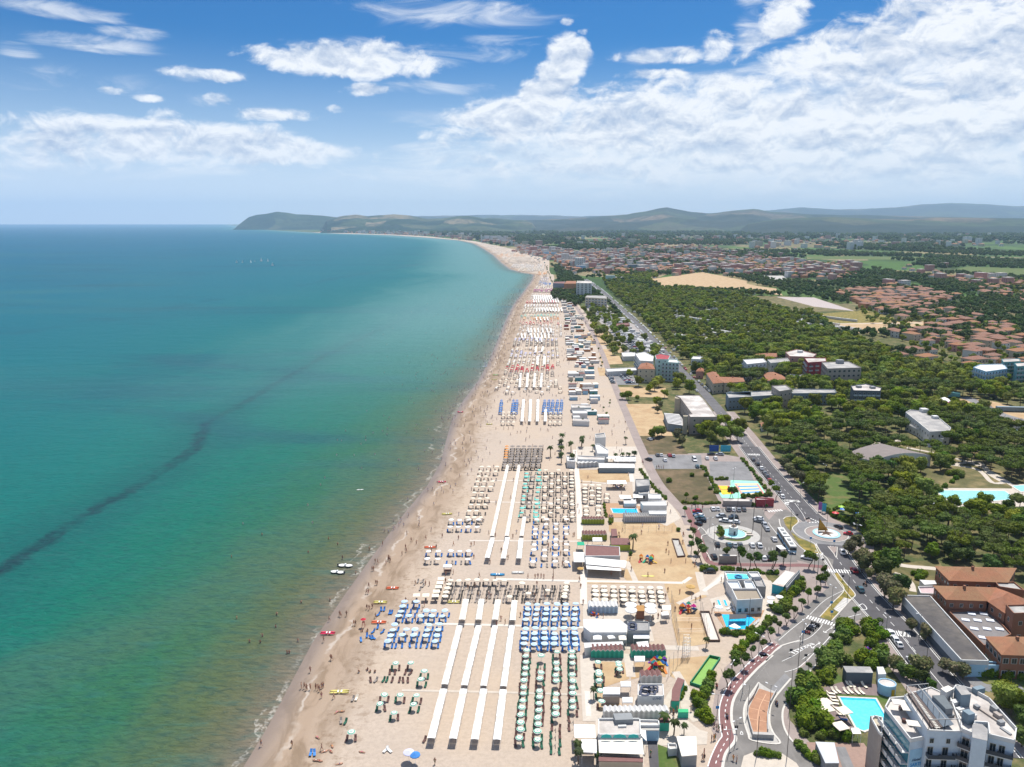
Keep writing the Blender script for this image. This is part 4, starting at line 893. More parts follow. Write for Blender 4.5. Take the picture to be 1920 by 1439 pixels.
# people: one continuous skinned body in a few poses
SKIN=mat('skin',(.42,.23,.15),.7,.08,5,obj=False,rnd=.25);SWIM=mat('swimwear',(.1,.1,.1),.8,.05,5,obj=True);HAIR=mat('hair',(.03,.02,.015),.8)
def body(pose):
 J={'pelvis':(0,0,.95),'chest':(0,.01,1.32),'neck':(0,0,1.50),'head':(0,-.01,1.62),'top':(0,0,1.74),
'ls':(.19,0,1.42),'le':(.27,.02,1.14),'lh':(.29,-.08,.88),'rs':(-.19,0,1.42),'re':(-.27,.02,1.14),'rh':(-.28,-.06,.88),
'lp':(.10,0,.90),'lk':(.12,-.02,.50),'la':(.13,.02,.08),'lt':(.14,-.16,.03),'rp':(-.10,0,.90),'rk':(-.12,-.02,.50),'ra':(-.13,.02,.08),'rt':(-.14,-.16,.03)}
 if pose=='walk':J.update(lk=(.11,-.22,.52),la=(.11,-.28,.08),lt=(.11,-.46,.05),rk=(-.11,.06,.50),ra=(-.11,.34,.14),rt=(-.11,.24,.03),le=(.28,.14,1.16),lh=(.28,.20,.92),re=(-.28,-.12,1.16),rh=(-.26,-.30,.98))
 if pose=='arms':J.update(le=(.42,-.06,1.36),lh=(.55,-.12,1.58),re=(-.36,-.05,1.22),rh=(-.30,-.28,1.10))
 if pose in ('lie','sit'):
  if pose=='lie':J={k:(v[0],v[2]-.95,.13-v[1]*.6) for k,v in J.items()};J['lt']=(.14,-.95,.24);J['rt']=(-.14,-.95,.24)
  else:J={k:(v[0],v[1],v[2]-.72) for k,v in J.items()};J.update(lk=(.14,-.42,.38),la=(.14,-.62,.08),lt=(.14,-.78,.05),rk=(-.14,-.42,.38),ra=(-.14,-.62,.08),rt=(-.14,-.78,.05),lp=(.1,0,.16),rp=(-.1,0,.16),lh=(.24,-.3,.42),rh=(-.24,-.3,.42))
 names=list(J);idx={n:i for i,n in enumerate(names)}
 E=[('pelvis','chest'),('chest','neck'),('neck','head'),('head','top'),('chest','ls'),('ls','le'),('le','lh'),('chest','rs'),('rs','re'),('re','rh'),('pelvis','lp'),('lp','lk'),('lk','la'),('la','lt'),('pelvis','rp'),('rp','rk'),('rk','ra'),('ra','rt')]
 RD={'pelvis':.13,'chest':.15,'neck':.06,'head':.105,'top':.07,'ls':.07,'rs':.07,'le':.045,'re':.045,'lh':.035,'rh':.035,'lp':.10,'rp':.10,'lk':.065,'rk':.065,'la':.04,'ra':.04,'lt':.035,'rt':.035}
 me=bpy.data.meshes.new('person_skeleton');me.from_pydata([J[n] for n in names],[(idx[a],idx[b]) for a,b in E],[])
 o=bpy.data.objects.new('person_skeleton',me);col.objects.link(o);md=o.modifiers.new('s','SKIN')
 for i,n in enumerate(names):
  sv=me.skin_vertices[0].data[i];q=RD[n];sv.radius=(q,q*(.72 if n in ('chest','pelvis') else 1));sv.use_root=(n=='pelvis')
 dg=bpy.context.evaluated_depsgraph_get();ev=o.evaluated_get(dg);nm=bpy.data.meshes.new_from_object(ev);bpy.data.objects.remove(o)
 nm.materials.clear();nm.materials.append(SKIN);nm.polygons.foreach_set('use_smooth',[True]*len(nm.polygons));return nm
def wear(pose,full):
 mb=MB()
 if pose=='lie':mb.ring((0,-.02),.17,.17,.0,.27,8,sy=.7)
 elif pose=='sit':mb.ring((0,0),.18,.15,.02,.32,8,sy=.9)
 elif full:mb.ring((0,0),.20,.17,.62,1.0,8,sy=.75);mb.ring((0,0),.19,.22,1.0,1.46,8,sy=.68)
 else:mb.ring((0,0),.19,.155,.76,1.03,8,sy=.78)
 return mb.mesh('clothing',[SWIM])
POSES={}
for ps in ('stand','walk','arms','lie','sit'):
 POSES[ps]=(body(ps),wear(ps,False),wear(ps,True))
_hm=MB();_hm.ring((0,.015),.115,.06,1.63,1.79,8);HAIRM=_hm.mesh('hair',[HAIR])
WEARC=[(.02,.03,.15,1),(.35,.02,.03,1),(.02,.02,.02,1),(.05,.2,.35,1),(.6,.6,.58,1),(.5,.08,.25,1),(.7,.3,.05,1),(.05,.25,.12,1)]
WEARN=['navy','red','black','pale blue','white','pink','orange','green']
def put_person(loc,where,pose='stand',full=False,rz=None,ci=None,s=1.0,label=None,group='people on the beach and in the water'):
 b,w1,w2=POSES[pose];ci=R.randrange(8) if ci is None else ci;rz=R.uniform(0,6.28) if rz is None else rz
 o=place('person',b,None,loc,rz,s);o.color=WEARC[ci]
 verb={'stand':'standing','walk':'walking','arms':'waving','lie':'lying down','sit':'sitting'}[pose]
 tag(o,label or f"{'dressed' if full else 'bathing'} person in {WEARN[ci]}, {verb}, {where}",'person',group)
 c=place('clothing',w2 if full else w1,o);c.color=WEARC[ci]
 if pose in ('stand','walk','arms'):place('hair',HAIRM,o)
 return o
# cars
GLASS=mat('dark_glass',(.018,.028,.035),.08,.05,1,spec=.7);TYRE=mat('tyre',(.02,.02,.02),.9);RIM=mat('rim',(.4,.4,.4),.35,.05,1,metal=.7)
PAINTC=mat('car_paint',(.5,.5,.5),.28,.02,1,spec=.6,obj=True);LAMP=mat('head_lamp',(.8,.8,.78),.2);TAIL=mat('tail_lamp',(.4,.02,.02),.3);
def car_meshes(L_=4.2,w=1.75,h=1.46,van=False):
 f=-L_/2;b=L_/2;hw=w/2
 prof=[(f,.32),(f,.62),(f+.12,.74),(f+(1.0 if not van else .45),.92),(f+(1.75 if not van else 1.1),h-.04),(f+(2.3 if not van else 1.7),h),(b-(.95 if not van else .4),h-.03),(b-(.28 if not van else .08),1.0),(b-.04,.80),(b,.60),(b,.34)]
 mb=MB();n=len(prof);rows=[]
 for x,sc in ((-hw,.0),(-hw*.98,.02),(hw*.98,.02),(hw,0)):pass
 def inset(z):return hw*(1-max(0,(z-.88))*.28)
 vs=[(-inset(z),y,z) for y,z in prof]+[(inset(z),y,z) for y,z in prof]
 fs=[(i,i+1,n+i+1,n+i) for i in range(n-1)]+[tuple(reversed(range(n))),tuple(range(n,2*n)),(0,n,2*n-1,n-1)]
 mb.add(vs,fs,0);bodym=mb.mesh('body',[PAINTC])
 g=MB();e=.012
 def q(a,b2,c,d):g.add([a,b2,c,d],[(0,1,2,3)])
 (y3,z3),(y4,z4),(y6,z6),(y7,z7)=prof[3],prof[4],prof[6],prof[7]
 q((-inset(z3)+.12,y3+.06,z3+.05+e),(inset(z3)-.12,y3+.06,z3+.05+e),(inset(z4)-.1,y4-.05,z4-.02+e*2),(-inset(z4)+.1,y4-.05,z4-.02+e*2))
 q((inset(z7)-.12,y7+e-.03,z7+.05+e),(-inset(z7)+.12,y7+e-.03,z7+.05+e),(-inset(z6)+.1,y6+.05+e,z6-.03+e),(inset(z6)-.1,y6+.05+e,z6-.03+e))
 for s in (-1,1):
  for ya,yb in ((y4+.02-.25,(y4+y6)/2-.04),((y4+y6)/2+.04,y6+.12)):
   zl,zh=.93,h-.13
   pts=[(s*(inset(zl)+e),ya-.18 if ya<0 else ya,zl),(s*(inset(zl)+e),yb+(.2 if yb>y6-.2 else 0),zl),(s*(inset(zh)+e),yb,zh),(s*(inset(zh)+e),ya+.12,zh)]
   g.add(pts,[(0,1,2,3)])
 gm=g.mesh('windows',[GLASS])
 t=MB();
 for k in range(2):t.tube((-.1,0,0),(.1,0,0),.31,n=10,m=0)
 t.tube((-.105,0,0),(.105,0,0),.19,n=8,m=1);wm=t.mesh('wheel',[TYRE,RIM])
 lm=MB()
 lm.box(-.16,-.02,-.07,.16,.02,.07);hl=lm.mesh('headlight',[LAMP]);tl=MB();tl.box(-.12,-.02,-.07,.12,.02,.07);tl=tl.mesh('tail_light',[TAIL])
 return bodym,gm,wm,hl,tl,L_,hw
def car_proto(**k):
 bm,gm,wm,hl,tl,L_,hw=car_meshes(**k);r=place('parked_car',None);kids=[(place('body',bm,r),[]),(place('windows',gm,r),[])]
 for x in (-1,1):
  for y in (-L_*.31,L_*.30):kids.append((place('wheel',wm,r,(x*(hw-.09),y,.31)),[]))
  kids.append((place('headlight',hl,r,(x*(hw-.26),-L_/2-.005,.64)),[]));kids.append((place('tail_light',tl,r,(x*(hw-.2),L_/2-.015,.74)),[]))
 return Proto(tag(r,cat='car'),kids)
CARS=[car_proto(),car_proto(L_=4.5,w=1.8,h=1.62),car_proto(L_=3.7,w=1.66,h=1.5)];VAN=car_proto(L_=4.9,w=1.9,h=2.0,van=True)
def car_single(k):
 p=CARS[k];v=MB()
 for o,_ in p.kids:
  if o.name.startswith(('head','tail')):continue
  me=o.data;m0={'body':0,'wind':1,'whee':2}[o.name[:4]];v.add([tuple(Vector(x.co)+o.location) for x in me.vertices],[tuple(q.vertices) for q in me.polygons],m0)
 return v.mesh('parked_car',[PAINTC,GLASS,TYRE])
CARM=[car_single(0),car_single(1),car_single(2)]
CCOL=[((.72,.72,.72),'white'),((.42,.44,.46),'silver'),((.10,.105,.115),'dark grey'),((.02,.02,.022),'black'),((.03,.08,.20),'blue'),((.40,.02,.03),'red'),((.22,.23,.24),'grey'),((.05,.12,.15),'dark teal')]
def put_car(a,b,ci,where,k=0,group='cars parked in the square',proto=None,z=.09,name=None):
 """a, b: world points of front and back."""
 d=Vector(a)-Vector(b);rz=math.atan2(d.y,d.x)+math.pi/2;c=(Vector(a)+Vector(b))/2
 p=proto or CARS[k];r=p.put((c.x,c.y,z),rz,f"{CCOL[ci][1]} {'van' if proto is VAN else 'car'} {where}",group,colr=(*CCOL[ci][0],1))
 if name:r.name=name
 r['category']='van' if proto is VAN else 'car';return r
# lamps, posts
def lamp_proto(h,arms,name='street_lamp',matl=None):
 r=place(name,None);mt=matl or STEEL;mb=MB();mb.tube((0,0,0),(0,0,h),.10,.06,6);mb.ring((0,0),.2,.2,0,.15,8);kids=[(place('pole',mb.mesh('pole',[mt]),r),[])]
 for i in range(arms):
  a=math.pi*i;d=Vector((math.cos(a),math.sin(a),0));mb=MB();mb.tube((0,0,h-.1),d*1.0+Vector((0,0,h)),.04,n=4);kids.append((place('arm',mb.mesh('arm',[mt]),r),[]))
  mb=MB();mb.obox(d*1.25+Vector((0,0,h)),d,(-d.y,d.x,0),(0,0,1),.35,.15,.06);kids.append((place('lamp_head',mb.mesh('lamp_head',[mat('lamp_white',(.7,.7,.7),.4)]),r),[]))
 return Proto(tag(r,cat='lamp'),kids)
LAMP2=lamp_proto(6.5,2);LAMP1=lamp_proto(8.5,1);MAST=lamp_proto(11,0,'tall_pole',mat('pole_brown',(.12,.10,.09),.6))
# ---------------------------------------------------------------- buildings
PL={}
for nm,c in (('white',(.62,.62,.60)),('whiteblue',(.52,.60,.66)),('cream',(.52,.46,.35)),('grey',(.26,.27,.275)),('bluegrey',(.20,.26,.30)),('stone',(.36,.31,.27)),('beige',(.46,.40,.30)),('pink',(.50,.26,.22)),('lblue',(.34,.55,.70)),('teal',(.12,.32,.34)),('orange',(.52,.25,.12)),('brick',(.27,.125,.075)),('dark',(.10,.12,.14)),('red',(.34,.06,.07)),('mint',(.45,.62,.58)),('yellow',(.58,.46,.20))):
 PL[nm]=mat('wall_'+nm,c,.85,.10,.7)
RF={'white':mat('roof_white',(.60,.59,.57),.8,.14,.5),'grey':mat('roof_grey',(.30,.29,.28),.85,.2,.6,c2=(.42,.40,.37),amt=.5),'dark':mat('roof_dark',(.085,.078,.075),.9,.25,.5,c2=(.13,.115,.10),amt=.6),'brown':mat('roof_brown',(.20,.10,.09),.85,.15,1),'pale':mat('roof_pale',(.56,.52,.48),.85,.2,.5,c2=(.38,.34,.31),amt=.6),
'cloth':WHITE,'clothc':mat('awning_cream',(.74,.69,.60),.8,.08,1.5),'olive':mat('roof_olive',(.34,.38,.06),.7,.2,2)}
def tile_mat(name,c,c2):
 m=NT(name);n=m.noise(.8,5,.7);n2=m.noise(.15,4,.6);w=m.N.new('ShaderNodeTexWave');w.inputs['Scale'].default_value=1.6;w.inputs['Distortion'].default_value=.6;m.L.new(m.pos,w.inputs['Vector'])
 k=m.mix(m.mr(n2,.38,.62),c,c2);k=m.mix(m.mr(n,.35,.7,0,.6),k,tuple(x*.6 for x in c));k=m.mix(m.mr(w.outputs['Fac'],.2,.6,.25,0),k,tuple(x*.5 for x in c))
 oi=m.N.new('ShaderNodeObjectInfo');k=m.mix(m.mr(oi.outputs['Random'],0,1,0,.4,False),k,(.30,.16,.10));m.bump(w.outputs['Fac'],.5,.08);return m.done(k,.85,.2)
TILE=tile_mat('terracotta_tiles',(.40,.165,.090),(.33,.165,.105));TILEO=tile_mat('old_tiles',(.40,.175,.09),(.33,.20,.10))
def unit_window():
 mb=MB();mb.box(-.5,-.06,0,.5,.0,1,0);mb.box(-.42,-.075,.06,-.02,-.06,.94,1);mb.box(.02,-.075,.06,.42,-.06,.94,1);return mb.mesh('window',[mat('window_frame',(.5,.5,.48),.6),GLASS])
WINM=unit_window()
def unit_balcony():
 mb=MB();mb.box(-.5,-1.1,-.08,.5,0,.08,0);mb.box(-.5,-1.1,.08,.5,-1.04,1.0,1);mb.box(-.5,-1.04,.08,-.485,0,1.0,1);mb.box(.485,-1.04,.08,.5,0,1.0,1);return mb.mesh('balcony',[PL['white'],mat('balcony_rail',(.40,.46,.50),.4,.05)])
BALM=unit_balcony();NWIN=[0];FOOT=[]
def facade(r,o,a,b,h,z0,floors,bays,win=(1.2,1.4),balc=0.0,base=0.9,skip=0):
 """Windows (and balconies) along the wall from a to b, seen from outside."""
 a=Vector((a[0],a[1],0));b=Vector((b[0],b[1],0));d=(b-a);L_=d.length;d.normalize();rz=math.atan2(d.y,d.x);fh=(h-z0)/max(1,floors)
 nb=bays or max(1,int(L_/3.4));
 for f in range(skip,floors):
  for i in range(nb):
   t=(i+.5)/nb;p=a+d*L_*t-Vector((o.x,o.y,0));NWIN[0]+=1
   wn=place('window',WINM,r,(p.x,p.y,z0+fh*f+min(base,fh*.3)),rz,(min(win[0],L_/nb*.7),1,min(win[1],fh*.6)))
   if balc:place('balcony',BALM,r,(p.x,p.y,z0+fh*f+.05),rz,(min(L_/nb*balc,3.2),1,1))
def building(label,k,pts,h,wall='white',roof='grey',floors=0,bays=0,para=.5,name='building',cat='building',z0=0.0,balc=0.0,group=None,world=None,win=(1.2,1.4),top=None):
 P=ccw(world or WP(k,pts,h));FOOT.append([(p[0],p[1]) for p in P]);c=Vector((sum(p[0] for p in P)/len(P),sum(p[1] for p in P)/len(P),0))
 r=thing(name,label,cat,c,0,group);Q=[(p[0]-c.x,p[1]-c.y) for p in P]
 mb=MB();mb.prism(Q,z0-(.1 if z0==0 else 0),h,0,top=not para,mt=0);mb.build('walls',PL.get(wall,wall),r)
 mb=MB()
 if para:
  mb.prism(Q,h-.3,h-.02,0,top=True);mb.build('roof',RF.get(roof,PL.get(roof,roof)),r).location.z=.001
  mb=MB();n=len(Q)
  for i in range(n):
   a=Vector((*Q[i],0));b=Vector((*Q[(i+1)%n],0));d=(b-a);
   if d.length<.3:continue
   d.normalize();nn=Vector((-d.y,d.x,0));mb.obox((a+b)/2+nn*.10+Vector((0,0,h+para/2-.15)),d,nn,(0,0,1),(b-a).length/2+.02*(i%3),.13,para/2+.15)
  mb.build('parapet',PL.get(wall,wall),r)
 else:
  mb.prism([(x*1.02,y*1.02) for x,y in Q],h+.01,h+.18,0,bottom=True);mb.build('roof',RF.get(roof,PL.get(roof,roof)),r)
 if floors:
  cam2=Vector((0,0,0));n=len(P)
  for i in range(n):
   a,b=Vector((P[i][0],P[i][1],0)),Vector((P[(i+1)%n][0],P[(i+1)%n][1],0));d=b-a;nrm=Vector((d.y,-d.x,0)).normalized()
   if d.length>3 and nrm.dot((cam2-(a+b)/2).normalized())>.12:facade(r,c,a,b,h,z0,floors,bays and max(1,round(bays*d.length/max((Vector(P[j])-Vector(P[(j+1)%n])).length for j in range(n)))),win,balc)
 if top:
  for (kx,ky,w,d_,hh,mt) in top:
   p=W(k,kx,ky,h);mb=MB();mb.box(-w/2,-d_/2,h,w/2,d_/2,h+hh);mb.build('roof_box',PL.get(mt,mt),r,(p.x-c.x,p.y-c.y,0),.06)
 return r
def hip(label,k,pts,h,rise=1.8,wall='brick',tile=None,floors=1,name='house',cat='house',group=None,world=None,over=.5,win=(1.1,1.3),bays=0,chim=True):
 """pts: the four eave corners in order; the ridge runs along the longer side."""
 P=ccw(world or WP(k,pts,h));FOOT.append([(p[0],p[1]) for p in P]);c=sum((Vector((p[0],p[1],0)) for p in P),Vector())/4;r=thing(name,label,cat,c,0,group)
 Q=[Vector((p[0]-c.x,p[1]-c.y,0)) for p in P]
 if (Q[1]-Q[0]).length<(Q[2]-Q[1]).length:Q=Q[1:]+Q[:1]
 ins=[q*(1-over/max(1.5,q.length)) for q in Q];mb=MB();mb.prism([(q.x,q.y) for q in ins],-.1,h,0,top=True);mb.build('walls',PL.get(wall,wall),r)
 wd=((Q[2]-Q[1]).length+(Q[3]-Q[0]).length)/4;m1=(Q[0]+Q[3])/2;m2=(Q[1]+Q[2])/2;ax=(m2-m1).normalized();wd=min(wd,(m2-m1).length*.45)
 r1=m1+ax*wd+Vector((0,0,h+rise));r2=m2-ax*wd+Vector((0,0,h+rise));E_=[q+Vector((0,0,h)) for q in Q];U=[q-Vector((0,0,.15)) for q in E_]
 mb=MB();mb.add([*E_,r1,r2],[(0,1,5,4),(1,2,5),(2,3,4,5),(3,0,4)],0);mb.add([*E_,*U],[(0,4,5,1),(1,5,6,2),(2,6,7,3),(3,7,4,0),(7,6,5,4)],0)
 rf=mb.build('roof',tile or TILE,r)
 if chim:mb=MB();q=r1.lerp(r2,.3)+Vector((0,0,-.2));mb.box(q.x-.35,q.y-.95,q.z-.6,q.x+.35,q.y-.25,q.z+.9);mb.build('chimney',PL['brick'],rf)
 if floors:
  n=4;PI_=ccw([(q.x+c.x,q.y+c.y) for q in ins])
  for i in range(n):
   a,b=Vector((*PI_[i],0)),Vector((*PI_[(i+1)%n],0));d=b-a;nrm=Vector((d.y,-d.x,0)).normalized()
   if d.length>3 and nrm.dot((-(a+b)/2).normalized())>.12:facade(r,c,a,b,h,0,floors,bays,win)
 return r
def awning(label,k,pts,z,mt=WHITE,name='sunshade',cat='canopy',zz=None,peak=0.0,group=None,thick=.06):
 """A fabric roof on corner posts; pts at height z."""
 P=ccw(WP(k,pts,z));c=sum((Vector((p[0],p[1],0)) for p in P),Vector())/len(P);r=thing(name,label,cat,c,0,group);n=len(P)
 Q=[Vector((p[0]-c.x,p[1]-c.y,z)) for p in P];mb=MB()
 if peak:mb.add([*Q,(0,0,z+peak)],[(i,(i+1)%n,n) for i in range(n)]);mb.add([*Q,*[q-Vector((0,0,.25)) for q in Q]],[(i,n+i,n+(i+1)%n,(i+1)%n) for i in range(n)])
 else:mb.prism([(q.x,q.y) for q in Q],z-thick,z,bottom=True);
 mb.build('cloth',mt,r)
 for q in Q[:6]:mb=MB();mb.tube((q.x*.96,q.y*.96,0),(q.x*.96,q.y*.96,z),.05,n=4);mb.build('post',WPLAST,r)
 return r
def hut_row(label,k,a,b,n,depth,h,wall,roofm,front='toward',group=None,name='beach_hut_row'):
 """Row of changing cabins from a to b (photo points on the ground line of the front), gabled bays behind."""
 A=W(k,*a);B=W(k,*b);d=(B-A);L_=d.length;rz=math.atan2(d.y,d.x);r=thing(name,label,'beach huts',A,rz,group);w=L_/n
 mb=MB();mb.box(0,0,0,L_,depth,h);mb.build('walls',wall,r)
 for i in range(n):
  mb=MB();x0,x1=i*w,(i+1)*w-.02;xm=(x0+x1)/2;y0,y1=-.35,depth+.2;hh=h+.55
  mb.add([(x0,y0,h),(xm,y0,hh),(x1,y0,h),(x0,y1,h),(xm,y1,hh),(x1,y1,h)],[(0,1,4,3),(1,2,5,4)],0);mb.add([(x0,y0,h-.22),(xm,y0-.01,hh-.22),(x1,y0,h-.22),(x0,y0,h+.02),(xm,y0-.01,hh+.02),(x1,y0,h+.02)],[(0,1,4,3),(1,2,5,4)],1);mb.build('roof_bay',[roofm,WPLAST],r)
  mb=MB();mb.box(xm-w*.28,-.04,.05,xm+w*.28,-.005,h*.82);mb.build('door',mat('door_'+wall.name,tuple(min(.9,x*.75) for x in wall.node_tree.nodes['Mix'].inputs[6].default_value[:3]) if 'Mix' in wall.node_tree.nodes else (.3,.3,.3)),r)
 return r
TEALW=mat('wall_green_huts',(.05,.46,.31),.7,.08,2);OLIVEW=mat('wall_lime_huts',(.36,.42,.05),.7,.1,2);BLUEW=mat('wall_pale_blue_huts',(.42,.55,.68),.7,.1,2);WHTW=PL['white']
# --- seafront bathing establishments, near end first
building('flat roofed beach restaurant with teal arches on its parapet at the bottom edge',4,[(370,780),(840,780),(850,965),(370,965)],4.2,'white','pale',name='beach_restaurant',cat='restaurant',top=[(650,790,4.5,2.6,1.2,'grey'),(640,860,2,.6,.4,'white')])
for x in (460,610,765):a_=W(4,x,968,4.4);r=thing('parapet_arch',f"teal arch on the restaurant parapet, {('left', 'middle', 'right')[(x - 400) // 150]} of three",'ornament',(a_.x,a_.y-.25,0));mb=MB();q_=[(1.3*(1.25 if x==610 else 1)*math.cos(t/8*math.pi),4.2+.95*math.sin(t/8*math.pi)) for t in range(9)];mb.add([(p,0,z) for p,z in q_]+[(p,.12,z) for p,z in q_],[tuple(reversed(range(9)))]+[(i,i+1,i+10,i+9) for i in range(8)]);mb.build('arch',mat('arch_teal',(.02,.36,.34),.6),r)
awning('long white awning over the restaurant terrace at the bottom edge',4,[(370,985),(865,985),(885,1170),(380,1150)],3.6,RF['clothc'],name='restaurant_awning')
building('open restaurant front with pale pillars under the long awning',4,[(380,1200),(870,1210),(870,1260),(380,1250)],2.6,'beige','brown',para=0,floors=0,name='terrace_front',cat='terrace')
awning('white square awning left of the long restaurant awning',4,[(180,1000),(350,1000),(352,1150),(185,1140)],3.4,name='restaurant_awning',peak=.5)
awning('white terrace sail beside the sand, left of the flat restaurant roof',4,[(95,830),(335,835),(340,985),(105,980)],3.4,name='restaurant_awning')
awning('narrow white awning on the right side of the restaurant',4,[(845,890),(905,900),(915,1020),(855,960)],3.2,name='restaurant_awning')
building('low annexe with blue edged roof beside the flat roofed restaurant',4,[(730,790),(1050,800),(1060,860),(850,860)],3.2,'white','pale',name='annexe')
building('blue fronted kiosk behind the restaurant annexe',4,[(850,870),(1060,870),(1050,905),(850,905)],2.9,'lblue','grey',para=0,name='kiosk',cat='kiosk')
hut_row('white scalloped cabin row behind the flat roofed restaurant',4,(430,775),(1160,770),13,1.8,2.3,WHTW,RF['white'])
building('two small cabins with brown roofs and green fronts by the palms',4,[(1050,765),(1165,765),(1170,815),(1060,815)],2.4,TEALW,'brown',para=0,name='cabin',cat='hut')
hut_row('green cabins with brown wavy roofs and white scallops, left row of the pair',3,(290,1165),(655,1165),7,2.6,2.5,TEALW,RF['brown'])
hut_row('green cabins with brown wavy roofs and white scallops, right row of the pair',3,(745,1165),(1130,1165),8,2.6,2.5,TEALW,RF['brown'])
hut_row('pale blue cabins with white scalloped roofs beyond the cream umbrellas',3,(262,665),(590,665),7,3.2,2.5,BLUEW,RF['white'])
building('white lean-to roof behind the left green cabins',3,[(215,1000),(640,985),(650,1020),(370,1035),(220,1060)],2.6,'white','white',para=0,name='cabin_shed',cat='shed')
building('broad white double roofed hall beside the blue umbrellas',3,[(205,735),(600,735),(690,800),(690,880),(285,880),(210,820)],3.6,'white','white',para=0,name='beach_hall')
awning('white square canopy left of three below the broad white hall',3,[(310,895),(410,895),(410,955),(315,955)],2.8,peak=.4,group=None);awning('tilted white square canopy with emblem, middle of three below the hall',3,[(460,905),(535,900),(565,940),(490,948)],2.8,peak=.4);awning('cream square canopy, right of three below the broad white hall',3,[(595,905),(680,900),(690,960),(605,960)],2.8,RF['clothc'],peak=.4)
building('grey flat roofed pavilion with painted bikes and rings on its roof',3,[(700,755),(940,765),(950,865),(700,865)],4.0,'grey','grey',para=.3,name='pavilion')
awning('ribbed white awning in front of the grey pavilion',3,[(765,880),(945,880),(945,945),(765,945)],3.0)
awning('white square canopy above the right green cabins',3,[(800,985),(930,975),(940,1040),(810,1035)],2.8,peak=.5)
awning('white square canopy at the top right corner of the terrace',3,[(1085,575),(1185,570),(1190,620),(1095,618)],2.8);awning('white square parasol canopy with blue emblem under the terrace corner',3,[(1075,650),(1150,640),(1165,680),(1085,685)],2.6,peak=.4)
building('rusty thatched bar hut among the terrace umbrellas',3,[(800,578),(890,578),(890,640),(800,640)],2.9,'brick',mat('thatch',(.40,.22,.08),.95,.25,6),para=0,name='bar_hut',cat='hut')
awning('white awning beside the green cabins over a small play deck',4,[(775,62),(895,62),(895,122),(780,122)],2.8,peak=.2);awning('white canopy left of the light green deck',4,[(620,345),(735,345),(740,405),(625,405)],2.7,peak=.3);awning('wide white canopy over a low kiosk among green umbrellas',4,[(425,415),(615,415),(615,490),(425,490)],2.8,peak=.3);awning('white peaked canopy in front of the ring painted pavilion',4,[(640,525),(755,525),(755,585),(645,585)],2.8,peak=.6)
building('grey kiosk with a dark door under the wide white canopy',4,[(420,500),(610,500),(610,520),(420,520)],2.2,'stone','grey',para=0,name='kiosk',cat='kiosk')
building('white pavilion with dark painted rings on its flat roof',4,[(815,385),(1100,385),(1110,520),(815,520)],3.8,'white','pale',name='pavilion',para=.3)
building('green band wall along the foot of the ring painted pavilion',4,[(890,575),(1105,575),(1108,590),(890,590)],1.7,TEALW,'white',para=0,name='bar_counter',cat='counter')
hut_row('short brown wavy roofed cabins behind the ring painted pavilion',4,(850,385),(1085,380),4,2.4,2.6,WHTW,RF['brown'])
# curved brown roofed cabin
P_=WP(4,[(1265,310),(1340,340),(1300,440),(1280,570),(1195,570),(1200,450)],2.6)
building('curved cabin block with a long brown slatted roof and green side',4,None,2.6,TEALW,'brown',para=0,name='curved_cabins',cat='huts',world=P_)
building('green table tennis shelter beside the footpath',4,[(1268,665),(1380,665),(1385,702),(1272,702)],1.6,TEALW,mat('bright_green',(.02,.40,.15),.5),para=0,name='shelter',cat='shelter')
building('white pergola roofed cabin at the bottom right of the beach club',4,[(1250,975),(1470,975),(1480,1180),(1310,1195)],3.0,'grey','clothc',para=0,name='gate_house',cat='building')
building('small white planter building beside the lawn',4,[(1150,1060),(1250,1065),(1262,1120),(1160,1130)],1.6,'white','pale',name='planter_block',cat='planter')
# mid establishments
building('brown flat roofed bathing house with small skylights',8,[(240,1110),(515,1125),(520,1200),(238,1200)],3.4,'white','brown',name='bathing_house',para=.2)
awning('wide white awning in front of the brown bathing house',8,[(243,1203),(570,1235),(560,1290),(248,1262)],3.2);awning('lower white awning edge over the cafe tables',8,[(248,1270),(520,1290),(530,1315),(255,1300)],2.8);awning('white square awning on the left of the brown bathing house',8,[(150,1165),(232,1168),(238,1245),(152,1245)],3.2);awning('small green awning at the edge of the boardwalk',8,[(178,1085),(232,1085),(238,1112),(180,1112)],2.6,GRN)
hut_row('lime cabins with brown roofs by the pool club, upper row',8,(215,945),(395,945),8,2.0,2.3,OLIVEW,RF['brown']);hut_row('lime cabins with brown ribbed roof, lower row',8,(220,1072),(415,1072),8,3.4,2.4,OLIVEW,RF['brown']);hut_row('short lime cabin pair beside the round bush',8,(430,930),(468,930),2,2.0,2.3,OLIVEW,RF['brown'])
awning('pale square awning on the lime cabins',8,[(300,1050),(375,1050),(378,1080),(302,1080)],2.6)
building('brown roofed cafe with round tables on the terrace',8,[(445,1055),(590,1060),(600,1110),(450,1110)],2.4,OLIVEW,'brown',para=0,name='cafe',cat='cafe');building('purple fronted brown hut above the cafe terrace',8,[(447,985),(490,985),(500,1040),(452,1045)],2.6,'dark','brown',para=0,name='hut',cat='hut')
hut_row('grey wavy roofed changing block behind the pool deck',8,(553,932),(885,928),18,4,2.6,mat('wall_light_grey',(.48,.50,.54),.8,.08,1),RF['grey'])
